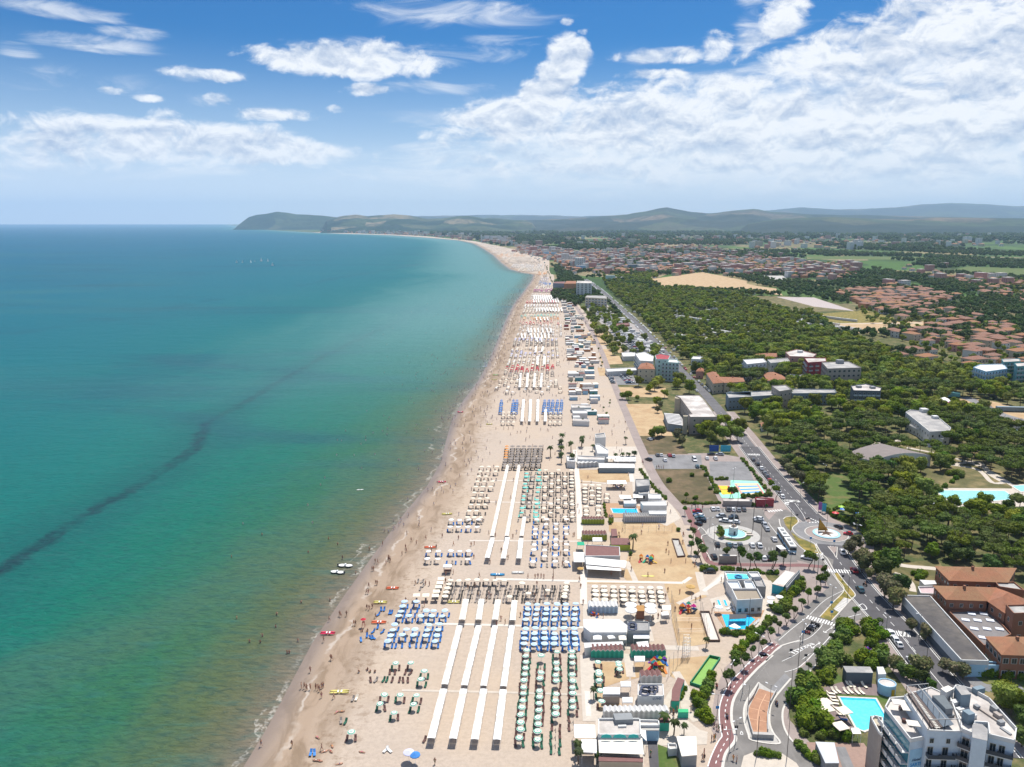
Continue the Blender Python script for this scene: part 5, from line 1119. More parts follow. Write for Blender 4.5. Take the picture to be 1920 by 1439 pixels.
for i,(lb,p) in enumerate((('white roofed pool club building, lowest of the cluster',[(680,770),(880,760),(890,800),(700,800)]),('grey two storey club house beside the promenade hedge',[(640,590),(750,590),(755,640),(650,650)]),('pale club house just below the two storey one',[(660,640),(745,640),(748,705),(668,705)]),('white flat roof on the right of the pool club',[(740,705),(840,710),(850,745),(745,745)]),('white roofed bar beside the pool deck',[(545,745),(640,740),(650,785),(550,785)]),('white long pool club roof by the steps',[(745,840),(885,838),(888,868),(750,868)]))):
 building(lb,8,p,3.2+(2.5 if i==1 else 0)-1.4*(i==4),'white' if i!=1 else 'grey','white' if i not in (1,2) else 'grey',floors=1 if i in (1,2) else 0,name='club_house',para=.25)
awning('long white awning over the colourful play corner',8,[(415,597),(565,597),(572,625),(418,625)],3.0);awning('white awning left of the pool club',8,[(510,712),(600,715),(610,740),(520,742)],2.6,peak=.3);awning('white sun sail beside the play corner',8,[(620,705),(700,705),(700,735),(625,735)],2.6)
building('white long cabin block behind the volleyball court',8,[(350,462),(630,468),(635,500),(355,500)],2.6,'bluegrey','white',para=0,name='cabin_block',cat='huts');hut_row('white scalloped cabins beyond the court',8,(185,498),(345,490),5,2.4,2.4,WHTW,RF['white'])
building('white flat roofed bar below the row of palms',8,[(180,405),(395,415),(395,440),(185,435)],3.2,'white','pale',name='bar');building('tall white slab roofed house among palms',8,[(320,315),(350,310),(425,360),(425,392),(340,390)],4.2,'white','white',name='bar');building('raised lookout bar with white parapets',8,[(320,235),(395,225),(405,262),(325,265)],6.0,'white','grey',name='lookout',floors=1);building('white square hut at the head of the boardwalk',8,[(92,408),(155,408),(165,455),(100,450)],3.2,'white','white',name='kiosk',cat='kiosk')
awning('white wall of pergola behind the palms',8,[(405,405),(640,405),(645,425),(410,422)],2.8);awning('white pergola in front of the palm row',8,[(470,432),(640,432),(645,446),(475,446)],2.6)
building('white roofed beach bar beyond the empty sand',8,[(140,45),(255,45),(260,70),(145,70)],3,'white','white',name='bar');building('long low white bar with hedge',8,[(145,105),(270,110),(275,135),(148,130)],2.8,'white','pale',name='bar');building('pale cabins beside the first promenade hedge',8,[(130,0),(285,0),(290,25),(135,25)],3,'white','pale',name='bar')
# pool clubs on the right
building('white pool club with a brown decked flat roof',20,[(540,430),(905,430),(985,580),(620,600)],4.6,'white',mat('roof_deck',(.30,.25,.19),.85,.15,2),name='pool_club',floors=1,bays=4,para=.7)
building('club wing with a splash pool deck on its roof',20,[(440,180),(780,190),(830,300),(480,305)],3.4,'white',RF['clothc'],name='club_wing');building('pale blue roofed club wing, left of the two',20,[(465,315),(640,315),(690,425),(540,425)],3.4,'white',mat('roof_pale_blue',(.50,.56,.63),.7),name='club_wing');building('pale blue roofed club wing, right of the two',20,[(715,315),(840,318),(890,420),(745,425)],3.4,'white',mat('roof_pale_blue',(.5,.56,.63)),name='club_wing');building('white flat roofed block at the back corner of the pool club',20,[(765,185),(920,185),(960,255),(830,260)],4.0,'white','white',name='club_wing');building('grey courtyard block beside the blue tank',20,[(840,270),(975,275),(1030,400),(900,395)],3.2,'grey','grey',name='club_wing')
building('studio with rusty striped metal roof and turquoise walls',20,[(1120,345),(1310,160),(1450,195),(1280,385)],3.4,mat('turquoise_wall',(.03,.38,.48),.6),mat('rusty_roof',(.60,.55,.50),.6,.2,1.2,c2=(.42,.16,.08),amt=.2),para=0,name='studio');building('white wedge wall along the rusty roofed studio',20,[(1310,385),(1500,160),(1515,190),(1325,420)],3.6,'grey','white',name='wedge_wall',cat='wall')
r=building('round pale blue tower hut with a yellow door by the hotel pool',19,None,2.7,'lblue','pale',world=[W(19,1250,470)+Vector((2.3*math.cos(t/14*math.pi),2.1*math.sin(t/14*math.pi),0)) for t in range(28)],name='round_hut',cat='hut',para=.2);mb=MB();mb.box(.35,-2.2,0,1.15,-2.0,2.0);mb.build('door',mat('door_yellow',(.50,.33,.03),.6),r)
building('white roofed shed behind the round hut',19,[(1130,150),(1210,150),(1250,240),(1150,245)],3.4,'white','white',name='shed',cat='shed',para=0);building('dark open pavilion with a grey slab roof behind the loungers',19,[(695,140),(1040,150),(1080,225),(740,220)],3.4,'dark','grey',name='pavilion',para=0)
building('white carport with a ribbed metal roof beside the hedge',19,[(340,1120),(580,1130),(640,1390),(465,1390)],3.0,'grey',mat('ribbed_metal',(.50,.52,.54),.5,.08,.5),name='carport',cat='carport',para=0)
awning('white terrace canopy right of the hotel pool',19,[(795,930),(895,930),(930,1005),(820,1005)],2.8)
# square: kiosk, sanitary block
building('long pale container kiosk on the edge of the car park',15,[(585,1180),(865,1185),(868,1215),(580,1215)],2.9,'stone','white',name='kiosk',cat='kiosk',para=.15)
building('red fronted bar with white roof beside the mini golf',15,[(1150,290),(1440,310),(1450,330),(1170,330)],3.0,'red','white',name='bar');building('long low brown roofed bar under small trees',15,[(640,300),(1100,320),(1100,345),(650,340)],2.4,'stone','pale',name='bar',para=0)
# colony building with white roof
building('large seaside colony with a broad pale flat roof and stone end wall',13,[(320,270),(850,262),(930,330),(1250,755),(650,755),(615,690),(690,680),(430,328)],10.6,'stone','pale',floors=3,bays=9,name='colony_building',para=.35)
building('narrow beige stair tower at the near corner of the colony',13,[(495,712),(590,712),(592,738),(497,738)],11,'beige','beige',name='stair_tower',cat='tower',para=.2);building('beige stair tower at the far corner of the colony',13,[(305,295),(430,325),(425,345),(310,330)],10.2,'beige','beige',name='stair_tower',cat='tower',para=.2)
r=building('low wing of wavy grey roof strips on the seaward side of the colony',13,[(60,660),(400,690),(480,800),(480,950),(150,900)],4.4,'bluegrey','grey',name='low_wing',para=0)
A_=WP(13,[(60,660),(400,690),(480,950),(150,900)],4.7);c_=Vector(r.location)
for i in range(8):
 t0,t1=i/8+.02,i/8+.085;mb=MB();q=[A_[0].lerp(A_[3],t0),A_[1].lerp(A_[2],t0),A_[1].lerp(A_[2],t1),A_[0].lerp(A_[3],t1)]
 mb.prism([(p.x-c_.x,p.y-c_.y) for p in q],4.6,4.9);mb.build('roof_strip',RF['white'],r)
# institute and hotels inland
building('long grey institute wing with a dark flat roof, left part',10,[(190,1108),(478,1095),(500,1120),(205,1138)],8,'bluegrey','grey',floors=2,bays=14,name='institute');building('square tower block of the grey institute',10,[(455,1068),(535,1062),(572,1088),(500,1100)],12.5,'stone','grey',floors=3,bays=4,name='institute_tower',cat='tower');building('long grey institute wing, right part behind the pines',10,[(560,1085),(820,1088),(830,1108),(575,1112)],8,'bluegrey','grey',floors=2,bays=14,name='institute')
building('dark grey square hotel with pale roof blocks among pines',10,[(915,1068),(1000,1056),(1092,1078),(1085,1098),(930,1095)],13,'dark','pale',floors=4,bays=6,name='hotel',balc=.8,top=[(960,1075,3,3,1.5,'grey'),(1040,1080,3,3,1.5,'grey')])
building('wide grey concrete hotel with black window boxes',10,[(745,930),(900,925),(976,962),(780,968)],15,'stone','grey',floors=4,bays=7,name='hotel',top=[(850,935,5,4,3,'grey')],win=(2.2,1.8));building('dark red hotel with white banded balconies',10,[(645,905),(768,905),(772,925),(665,932)],14,'red','pale',floors=4,bays=4,name='hotel',balc=.95)
building('pink hotel with a cluttered pale roof above the trees',10,[(535,872),(600,855),(715,882),(695,900),(560,895)],12,'pink','pale',floors=3,bays=6,name='hotel',top=[(620,872,4,3,2,'white')]);building('white square hotel with horizontal balconies, left of the pink one',10,[(288,915),(405,908),(427,930),(312,942)],13,'white','white',floors=4,bays=5,name='hotel',balc=.9);building('grey flat roofed house between the white and the pink hotel',10,[(430,915),(545,905),(560,925),(450,935)],9,'white','grey',floors=2,bays=5,name='house',cat='house')
hip('house with bright orange hip roof behind the white square hotel',10,[(360,880),(490,876),(505,896),(370,898)],8,2,'cream',floors=2);hip('orange roofed villa at the avenue bend, near wing',10,[(75,992),(135,985),(185,1045),(115,1052)],8,2,'cream',floors=2);hip('orange roofed villa at the avenue bend, long right wing',10,[(150,1012),(290,1018),(300,1040),(180,1048)],8,2,'cream',floors=2);hip('orange roofed house in front of the grey concrete hotel',10,[(400,990),(490,985),(555,1032),(430,1035)],7,2,'cream',floors=2);hip('small house with orange roof alone in the near park',9,[(90,335),(150,322),(180,345),(100,360)],3.4,1.2,'white',floors=1)
building('low pale sheds behind the orange roofed villa',10,[(560,1000),(660,1005),(668,1022),(570,1020)],4,'white','grey',name='shed',cat='shed');building('light blue hotel at the right edge',10,[(1625,960),(1665,943),(1800,940),(1824,968),(1700,985)],13,'lblue','white',floors=4,bays=7,name='hotel',balc=.9);building('tall teal glass hotel beyond the light blue one',10,[(1790,912),(1890,908),(1900,925),(1800,930)],15,'teal','pale',floors=5,bays=5,name='hotel',balc=.9);building('teal hotel wing cut by the right edge',10,[(1865,935),(1960,930),(1975,950),(1880,955)],17,'teal','pale',floors=5,bays=5,name='hotel',balc=.9)
building('white villa with a roof terrace and deep porch',10,[(0,898),(40,893),(58,915),(5,920)],8,'white','pale',floors=2,name='villa',cat='villa')
# long white modernist building
building('long white modernist building among pines, main block',9,[(1072,268),(1105,250),(1200,262),(1290,300),(1378,372),(1370,392),(1235,400)],8,'white','grey',floors=2,bays=10,name='villa',cat='villa',top=[(1195,262,4,4,2.2,'white'),(1270,305,3,3,1.6,'white')]);building('low white wing along the front of the modernist building',9,[(1070,335),(1235,412),(1330,415),(1325,450),(1270,440),(1075,345)],4,'white','pale',floors=1,bays=8,name='villa_wing',cat='villa')
# sports hall with a sail roof
def sail_hall():
 c=W(9,960,560);r=thing('sports_hall','broad hall with a grey brown vaulted roof among pines','hall',c);A,B,D,E_=W(9,665,548,6),W(9,905,474,8.5),W(9,1245,555,6),W(9,850,592,6)
 mb=MB();n=12;g=[]
 for i in range(n+1):
  for j in range(n+1):
   s,t=i/n,j/n;p=A.lerp(E_,s).lerp(B.lerp(D,s),t);p=p+Vector((-c.x,-c.y,2.6*math.sin(math.pi*t)*(.4+.6*s)));g.append(p)
 mb.add(g,[(i*(n+1)+j,i*(n+1)+j+1,(i+1)*(n+1)+j+1,(i+1)*(n+1)+j) for i in range(n) for j in range(n)]);mb.build('roof',mat('roof_vault',(.20,.165,.15),.7,.12,.4),r,smooth=True)
 mb=MB();ring_=[g[i*(n+1)] for i in range(n+1)]+[g[n*(n+1)+j] for j in range(1,n+1)]+[g[i*(n+1)+n] for i in range(n-1,-1,-1)]+[g[j] for j in range(n-1,0,-1)];m_=len(ring_)
 mb.add([p for p in ring_]+[Vector((p.x,p.y,0)) for p in ring_],[(i,m_+i,m_+(i+1)%m_,(i+1)%m_) for i in range(m_)]);mb.build('walls',PL['white'],r)
sail_hall()
# seafront hotels further along
building('white balconied hotel at the back of the beach',11,[(1045,1022),(1110,1010),(1172,1040),(1165,1075),(1080,1070)],12,'white','white',floors=4,bays=5,name='hotel',balc=.9);hip('four storey house with an orange hip roof behind the seafront car park',11,[(1062,1122),(1085,1088),(1165,1090),(1182,1125)],11,2.2,'cream',floors=3,name='hotel',cat='hotel');building('turquoise sided hotel, taller rear part',11,[(1180,1035),(1215,1022),(1285,1035),(1270,1062),(1190,1060)],17,'mint','red',floors=5,bays=5,name='hotel');building('turquoise and white hotel with balconies on every floor',11,[(1225,1078),(1245,1058),(1330,1062),(1342,1085)],15,'mint','white',floors=5,bays=6,name='hotel',balc=.95)
building('ten storey pale hotel with a dark window grid on the far seafront',11,[(650,545),(657,530),(752,531),(755,547)],24,'white','pale',floors=8,bays=8,name='tower_hotel',cat='hotel',win=(2.6,2.0));building('orange walled colony beside the ten storey hotel',11,[(568,548),(585,530),(648,530),(648,548)],15,'orange',TILE,floors=4,bays=6,name='colony',para=.2);building('dark walled colony wing nearest the water',11,[(492,545),(505,535),(575,533),(568,548)],13,'bluegrey','brown',floors=0,name='colony',para=.2);building('orange low roof in front of the orange colony',11,[(515,582),(540,574),(588,575),(580,588)],5,'orange',TILE,name='colony_annexe',para=.1);building('five storey hotel with blue balconies behind the seafront trees',11,[(710,642),(722,628),(845,630),(858,650)],15,'cream','bluegrey' and 'grey',floors=4,bays=9,name='hotel',win=(2.4,1.8),balc=.6)
building('white cube house beyond the avenue',11,[(1425,1058),(1440,1040),(1505,1045),(1512,1062)],11,'white','white',floors=3,bays=5,name='house',cat='house');hip('pinkish house with orange roof half hidden by a tree',11,[(1455,1140),(1470,1122),(1510,1122),(1510,1140)],6,1.6,'pink',floors=1);building('blue grey shed with dark roof at the avenue',11,[(1660,1290),(1700,1275),(1830,1280),(1830,1305)],8,'bluegrey','grey',floors=0,name='hall')
building('white long canteen roof at the seafront car park',11,[(955,1015),(1045,1008),(1050,1040),(965,1042)],4,'white','white',name='canteen');building('long white shop roofs below the canteen',11,[(845,1125),(940,1120),(1060,1115),(1055,1135),(860,1145)],3.6,'white','white',name='shop');building('brick red roofed market hall by the campsite',11,[(900,820),(1000,812),(1010,828),(905,835)],4,'brick','brown',name='market_hall')
# brick complex bottom right
hip('brick school wing with a long tiled hip roof, farthest back',22,[(345,122),(495,272),(1110,292),(1200,140)],7,2.4,'brick',TILEO,floors=2,name='school',cat='school',bays=5);hip('brick school wing behind the roof court',22,[(325,322),(465,470),(905,485),(990,342)],7,2.3,'brick',TILEO,floors=2,name='school',cat='school',bays=4)
hip('brick school cross wing with a square skylight in its tiles',22,[(985,345),(895,488),(1075,612),(1330,480)],7.01,2.2,'brick',TILE,floors=2,name='school',cat='school',chim=False);hip('brick school wing at the lower right with mossy tiles',22,[(865,850),(1040,1042),(1420,1055),(1400,855)],7.5,2.4,'brick',TILEO,floors=2,name='school',cat='school',bays=4,win=(1.8,1.7));building('brick block with a grey flat roof in the school court',22,[(1085,535),(1300,530),(1330,620),(1165,625)],9,'brick','grey',floors=2,name='school_block',cat='school')
r=building('single storey roof court with white skylights between the brick wings',22,[(490,600),(900,575),(1140,840),(860,960)],3.2,'brick',mat('court_grey',(.20,.185,.18),.9,.15,.8),name='school_court',cat='school')
for (x,y) in ((730,612),(855,612),(667,675),(790,680),(922,680),(757,766),(890,768),(1020,770),(845,858)):
 p=W(22,x,y,3.5)-Vector(r.location);mb=MB();mb.box(-1.1,-.75,3.2,1.1,.75,3.5);mb.build('skylight',mat('skylight_white',(.70,.73,.78),.4),r,(p.x,p.y,0),-.35)
r=building('long low building with a dark curved roof and white street wall',22,[(5,428),(300,435),(910,1112),(622,1105)],4.8,'white','dark',name='long_hall',para=.3,z0=2.3);c_=Vector(r.location);mb=MB();q=[Vector((p[0]-c_.x,p[1]-c_.y,0))*.985 for p in WP(22,[(5,428),(300,435),(910,1112),(622,1105)],4.8)];mb.prism([(p.x,p.y) for p in q],0,2.32);mb.build('ground_floor',PL['dark'],r);building('pale blue walled yard at the near end of the long dark roof',22,[(625,1110),(1020,1130),(1025,1165),(640,1165)],3.2,'lblue','dark',name='yard_wall',cat='wall');building('flat grey roof at the back of the brick school',22,[(975,297),(1170,297),(1280,385),(1010,345)],6.5,'brick','grey',name='school_block',cat='school')  # long hall: dark coloured block stands in for the shaded void below its wall
building('red and white tennis club house by the park path',22,[(170,345),(340,340),(350,420),(200,415)],3,'white',mat('roof_pinkish',(.5,.38,.38)),name='club_house');building('white tent roof beside the school garden',22,[(190,268),(345,275),(365,310),(240,318)],3,'white','white',name='tent',cat='tent',para=0)
# ---------------------------------------------------------------- the balconied hotel at the lower right corner
BALD=BALM.copy();BALD.materials[1]=mat('dark_railing',(.05,.06,.075),.4)
def near_hotel():
 h=19.5;c=W(12,1000,700,h);c.z=0;r=thing('hotel','large white balconied hotel with cluttered roof at the lower right corner','hotel',c)
 def Q(k,pts,z):return [(p.x-c.x,p.y-c.y) for p in WP(k,pts,z)]
 def pr(name,pts,z0,z1,m,mt=None,k=12,par=.9):
  q=ccw(Q(k,pts,z1));FOOT.append([(x+c.x,y+c.y) for x,y in q]);mb=MB();mb.prism(q,z0,z1,0);o=mb.build(name,PL.get(m,m),r)
  mb=MB();mb.prism([(x*.999,y*.999) for x,y in q],z1+.01,z1+.05,0);mb.build('roof',RF.get(mt,PL.get(mt,mt)),r)
  if par:
   mb=MB();n=len(q)
   for i in range(n):
    a,b=Vector((*q[i],z1)),Vector((*q[(i+1)%n],z1));d=(b-a).normalized();mb.obox((a+b)/2+Vector((-d.y,d.x,0))*.12+Vector((0,0,par/2)),d,(-d.y,d.x,0),(0,0,1),(b-a).length/2+.01*i,.12,par/2)
   mb.build('parapet',PL['white'],r)
  return q
 W_=PL['white']
 LQ=pr('walls',[(245,455),(555,850),(755,812),(485,330),(305,345)],0,16.5,'whiteblue','pale')
 pr('walls',[(485,285),(760,712),(1165,728),(1180,600),(1010,290),(800,190)],0,19.5,'whiteblue','pale',par=.3)
 RQ=pr('walls',[(1010,300),(1165,720),(1300,775),(1330,640),(1480,650),(1495,790),(1808,868),(1830,715),(1500,350),(1300,240),(1100,190)],0,19.49,'whiteblue','pale')
 pr('walls',[(1300,640),(1330,618),(1420,632),(1485,690),(1480,830),(1300,790)],0,20.8,'whiteblue','grey',par=0)
 pr('walls',[(85,580),(175,745),(215,780),(225,570),(120,545)],0,12.5,'stone','beige',par=.6)
 pr('lift_house',[(1090,175),(1200,165),(1285,270),(1170,280)],19.5,22.6,'bluegrey','grey',par=0);pr('stair_house',[(820,285),(960,280),(1070,440),(985,450)],19.5,21.6,'grey',mat('roof_slate',(.11,.13,.14),.6),par=0)
 pr('roof_hut',[(920,200),(1010,165),(1080,205),(985,250)],19.5,21.8,'white',RF['clothc'],par=0)
 a=Vector((*Q(12,[(245,455)],16.5)[0],0));b=Vector((*Q(12,[(555,850)],16.5)[0],0));d=(b-a).normalized();nrm=Vector((-d.y,d.x,0));
 if (nrm.dot(-Vector((c.x,c.y,0))))<0 and nrm.x>0:nrm=-nrm
 nrm=Vector((d.y,-d.x,0)) if Vector((d.y,-d.x,0)).x<0 else Vector((-d.y,d.x,0));L_=(b-a).length
 glassw=mat('blue_glass_front',(.04,.20,.26),.12,.1,1,spec=.6)
 for f in range(6):
  z=2.75*f;mb=MB();mb.obox((a+b)/2+nrm*.06+Vector((0,0,z+1.45)),d,nrm,(0,0,1),L_/2-.2,.05,1.15);mb.build('glass_front',glassw,r)
  for i in range(4):
   t=(i+.5)/4;mb=MB();p=a.lerp(b,t)+nrm*.75;mb.obox(p+Vector((0,0,z+.1)),d,nrm,(0,0,1),L_/8-.25,.72,.09);mb.obox(p+nrm*.68+Vector((0,0,z+.62)),d,nrm,(0,0,1),L_/8-.25,.05,.45);mb.build('balcony',W_,r)
 for (x0,x1) in ((95,120),(180,215)):
  q=Q(12,[(x0,580+(x0-95)*1.2)],12)[0];mb=MB();mb.box(q[0]-.35,q[1]-.35,0,q[0]+.35,q[1]+.35,12.9);mb.build('pillar',PL['stone'],r)
 def front(p0,p1,z,wins,bal,off=0.0):
  A=Vector((*Q(12,[p0],19.5)[0],0));B=Vector((*Q(12,[p1],19.5)[0],0));dd=(B-A).normalized();nn=Vector((dd.y,-dd.x,0));L2=(B-A).length;rz=math.atan2(dd.y,dd.x)
  for t,w,hh in wins:p=A+dd*L2*t+nn*(.02+off);place('window',WINM,r,(p.x,p.y,z+.15),rz,(w,1,hh))
  for t,w in bal:
   p=A+dd*L2*t+nn*off;place('balcony',BALD,r,(p.x,p.y,z),rz,(w,1.1,.95))
   mb=MB();mb.tube((-.2,0,0),(.2,0,0),.3,n=6);q=p+nn*.5;o=mb.build('balcony_table',DKST,r,(q.x,q.y,z+.45),rz)
 for f in range(6):
  z=19.5-2.9*(f+1)
  front((770,715),(1165,728),z,[(.14,.9,1.2),(.64,.9,1.2)] if f==0 else [(.12,1.3,2.1),(.58,1.3,2.1)],[] if f==0 else [(.42,5.6)]);front((1165,725),(1300,775),z,[(.5,1.5,2.0)],[(.5,2.6)]);front((1495,790),(1808,868),z-.2,[(.2,1.2,2.0),(.55,1.2,2.0)],[(.42,5.2)])
 A,B=[Vector((*q,19.6)) for q in Q(12,[(500,285),(775,700)],19.5)];C_,D_=[Vector((*q,19.6)) for q in Q(12,[(760,260),(1150,690)],19.5)]
 for n_,(p,q) in enumerate(((A,B),(C_.lerp(A,.5),D_.lerp(B,.5)),(A,C_),(B,D_))):
  mb=MB();u=Vector((0,0,2.4));mb.tube(p+u,q+u,.10,n=4);k=max(2,int((q-p).length/2.5))
  for i in range(k+1):w=p.lerp(q,i/k);mb.tube(w,w+u,.06,n=4)
  mb.build('roof_frame',STEEL,r)
 for s in (.12,.2,.35,.42):mb=MB();mb.tube(A.lerp(C_,s)+Vector((0,0,.4)),B.lerp(D_,s)+Vector((0,0,.4)),.25,n=4);mb.build('roof_pipe',mat('pipe_brown',(.12,.09,.08),.6),r)
 for s in (.55,.68):p,q=A.lerp(C_,s),B.lerp(D_,s);d2=(q-p).normalized();mb=MB();mb.obox((p+q)/2+Vector((0,0,.8)),d2,(-d2.y,d2.x,.5),(0,-.3,1),(q-p).length/2,.8,.04);mb.build('solar_panel',mat('solar_grey',(.16,.19,.22),.3),r)
 for i in range(26):
  s,t=.27,i/25;w=A.lerp(C_,s).lerp(B.lerp(D_,s),t);mb=MB();mb.obox(w+Vector((0,0,.5)),(1,0,0),(0,1,0),(0,0,1),.6,.12,.05);mb.build('slat',RF['clothc'],r)
 for (x,y,w,d_,hh,m) in ((1090,395,1.8,1.2,1,'white'),(1150,470,1.6,1.0,.7,'white'),(1250,540,2.4,2.2,.9,'white'),(1240,610,1.7,1.7,2.6,'bluegrey'),(1350,440,1,1,.8,'grey'),(1560,480,1,1.6,1.2,'grey'),(1600,560,1,1.6,1.2,'stone'),(1640,630,1.3,1,.8,'grey'),(1370,250,2.6,1.2,1.3,'bluegrey'),(1020,540,2,1,.6,'grey'),(1700,720,.6,2.5,.3,'grey'),(1480,520,.4,5,.4,'stone')):
  p=Q(12,[(x,y)],19.5)[0];mb=MB();mb.box(-w/2,-d_/2,19.5,w/2,d_/2,19.5+hh);mb.build('roof_unit',PL[m],r,(p[0],p[1],0),.3)
 for (x,y) in ((610,730),(545,545),(430,470)):p=Q(12,[(x,y)],16.5)[0];mb=MB();mb.box(-1.8,-1.0,18.6,1.8,1.0,18.75);mb.tube((0,0,16.5),(0,0,18.6),.06);mb.build('terrace_awning',RF['clothc'],r,(p[0],p[1],0),-.2)
 for (x,y) in ((560,640),(440,450),(480,600)):p=Q(12,[(x,y)],16.6)[0];mb=MB();mb.ring((0,0),.5,.5,16.6,17.3,8);mb.build('terrace_table',BRWN,r,(p[0],p[1],0))
 A=Vector((*Q(12,[(555,850)],16.5)[0],0));B=Vector((*Q(12,[(755,812)],16.5)[0],0));dd=(B-A).normalized();nn=Vector((dd.y,-dd.x,0));rz=math.atan2(dd.y,dd.x);M_=A+(B-A)*.45
 mb=MB();mb.obox(M_+nn*.04+Vector((0,0,11.6)),dd,nn,(0,0,1),1.7,.04,3.0);mb.build('sign_panel',PL['lblue'],r)
 for body_,z,s,cl,sh in (('SARTI',10.6,1.05,mat('sign_blue',(.01,.25,.60),.5),0),('Hotel',11.8,.95,mat('sign_dark',(.03,.05,.10),.5),.4),('***',9.4,.8,YEL,0)):
  cu=bpy.data.curves.new('t','FONT');cu.body=body_;cu.size=s;cu.extrude=.03;cu.align_x='CENTER';cu.shear=sh;cu.resolution_u=2;o=bpy.data.objects.new('t',cu);col.objects.link(o)
  me=bpy.data.meshes.new_from_object(o.evaluated_get(bpy.context.evaluated_depsgraph_get()));bpy.data.objects.remove(o);me.materials.clear();me.materials.append(cl)
  q=M_+nn*.11;w=place('lettering',me,r,(q.x,q.y,z));w.rotation_euler=(math.pi/2,0,rz)
near_hotel()
def wall_text(txt,loc,rz,size,mt,parent,flat=False,off=.05):
 cu=bpy.data.curves.new('t','FONT');cu.body=txt;cu.size=size;cu.extrude=.02;cu.align_x='CENTER';cu.resolution_u=1;o=bpy.data.objects.new('t',cu);col.objects.link(o)
 me=bpy.data.meshes.new_from_object(o.evaluated_get(bpy.context.evaluated_depsgraph_get()));bpy.data.objects.remove(o);me.materials.clear();me.materials.append(mt)
 w=place('lettering',me,parent,loc);w.rotation_euler=(0 if flat else math.pi/2,0,rz);return w
# ---------------------------------------------------------------- pools, fountain, courts, playgrounds
POOLW={}
def pool_mat(name,c):
 m=NT(name);n=m.noise(1.2,4,.6,dist=.8);k=m.mix(m.mr(n,.35,.7),c,tuple(min(1,x*1.25+.02) for x in c));m.bump(m.noise(2.2,3,.6),.15,.1);return m.done(k,.06,.5)
PW1=pool_mat('pool_turquoise',(.10,.62,.74));PW2=pool_mat('pool_blue',(.02,.42,.70));PW3=pool_mat('pool_pale',(.30,.66,.66))
def pool(label,k,pts,mt,rim=.5,rimmat=None,name='swimming_pool'):
 P=ccw(WP(k,pts,.1));c=sum((Vector((p[0],p[1],0)) for p in P),Vector())/len(P);r=thing(name,label,'pool',c);Q=[(p[0]-c.x,p[1]-c.y) for p in P]
 NOGO.append([(p[0],p[1]) for p in P])
 mb=MB();mb.sheet(Q,.22);mb.build('water',mt,r);mb=MB();n=len(Q)
 for i in range(n):
  a,b=Vector((*Q[i],0)),Vector((*Q[(i+1)%n],0));d=(b-a).normalized();o=Vector((d.y,-d.x,0));mb.obox((a+b)/2+o*rim/2+Vector((0,0,.13)),d,o,(0,0,1),(b-a).length/2+rim*.9,rim/2,.12+.003*i)
 mb.build('rim',rimmat or WALK,r);return r
pool('large turquoise hotel pool with pale rim beside the sun terrace',19,[(650,540),(1112,562),(1228,765),(1215,880),(965,972),(870,940)],PW1)
_p=place('pool_shade_wall',None);tag(_p,'darker strip of pool wall along the far and right sides of the hotel pool','pool wall');mb=MB();mb.sheet(WP(19,[(652,543),(1110,565),(1118,592),(668,575)]),.23);mb.sheet(WP(19,[(1112,566),(1226,762),(1212,775),(1100,592)]),.232);mb.build('wall_face',pool_mat('pool_deep',(.02,.38,.52)),_p)  # flat darker strips over the water: shade on the inner walls put into colour
pool('bright blue six sided pool of the club with a white star shade',20,[(400,780),(600,782),(780,790),(880,850),(740,990),(480,992)],PW2,.9,DECK);awning('black shade net over the far edge of the club pool',20,[(510,772),(755,772),(755,830),(510,845)],2.2,DKST);awning('white star shaped sunshade over the near end of the club pool',20,[(500,940),(585,903),(678,960),(620,975),(565,962)],2.2)
pool('blue beach club pool with a wooden deck',8,[(450,822),(650,825),(667,880),(557,882),(548,860),(466,857)],PW2);sheet('pool_deck',DECK,.12,8,[(398,782),(500,780),(520,800),(690,805),(700,890),(560,895),(415,895)]);sheet('pool_deck',DECK,.10,20,[(290,740),(620,745),(1010,720),(960,830),(780,1030),(470,1030)])
pool('wide pale park pool with stepped edge among pines',9,[(1275,793),(1740,797),(1815,850),(1560,870),(1400,890)],PW3,.8);pool('second park pool at the right edge',9,[(1792,762),(1890,757),(1900,795),(1850,800)],PW3,.8);sheet('pool_terrace',STONE,.05,9,[(1222,775),(1790,780),(1790,755),(1950,745),(1950,900),(1390,905)])
for i,x in enumerate((335,425)):pool(('left','right')[i]+' narrow dark plunge basin above the blue club pool',20,[(x,575),(x+30,577),(x+62,655),(x+30,657)],PW2,.2)
# splash deck rings on the club roof
def ring_prop(label,p,r0,r1,z,mt,h=.12):
 r=thing('painted_ring',label,'ring',(p.x,p.y,0));mb=MB();n=20
 for i in range(n):
  a,b=2*math.pi*i/n,2*math.pi*(i+1)/n
  mb.add([(q*math.cos(t),q*math.sin(t),z) for t in (a,b) for q in (r0,r1)]+[(q*math.cos(t),q*math.sin(t),z+h) for t in (a,b) for q in (r0,r1)],[(4,5,7,6),(1,3,7,5),(0,4,6,2)])
 mb.build('ring',mt,r)
for i,(x,y,q,lb) in enumerate(((905,430,1.5,'large dark ring, upper left on the white pavilion roof'),(890,478,1.5,'large dark ring, lower left on the white pavilion roof'),(970,418,.9,'small dark ring between two others on the pavilion roof'),(1015,415,.8,'small dark ring at the upper right of the pavilion roof'),(1015,445,.8,'small dark ring below the upper right one'),(975,472,1.1,'middle dark ring near the lettering on the pavilion roof'))):ring_prop(lb,W(4,x,y,4.1),q*.55,q,4.1,mat('ring_navy',(.04,.05,.09),.6))
for i,(x,y,lb) in enumerate(((755,790,'upper dark ring on the grey pavilion roof'),(755,828,'lower dark ring on the grey pavilion roof'))):ring_prop(lb,W(3,x,y,4.3),.8,1.5,4.3,mat('ring_navy',(.04,.05,.09),.6))
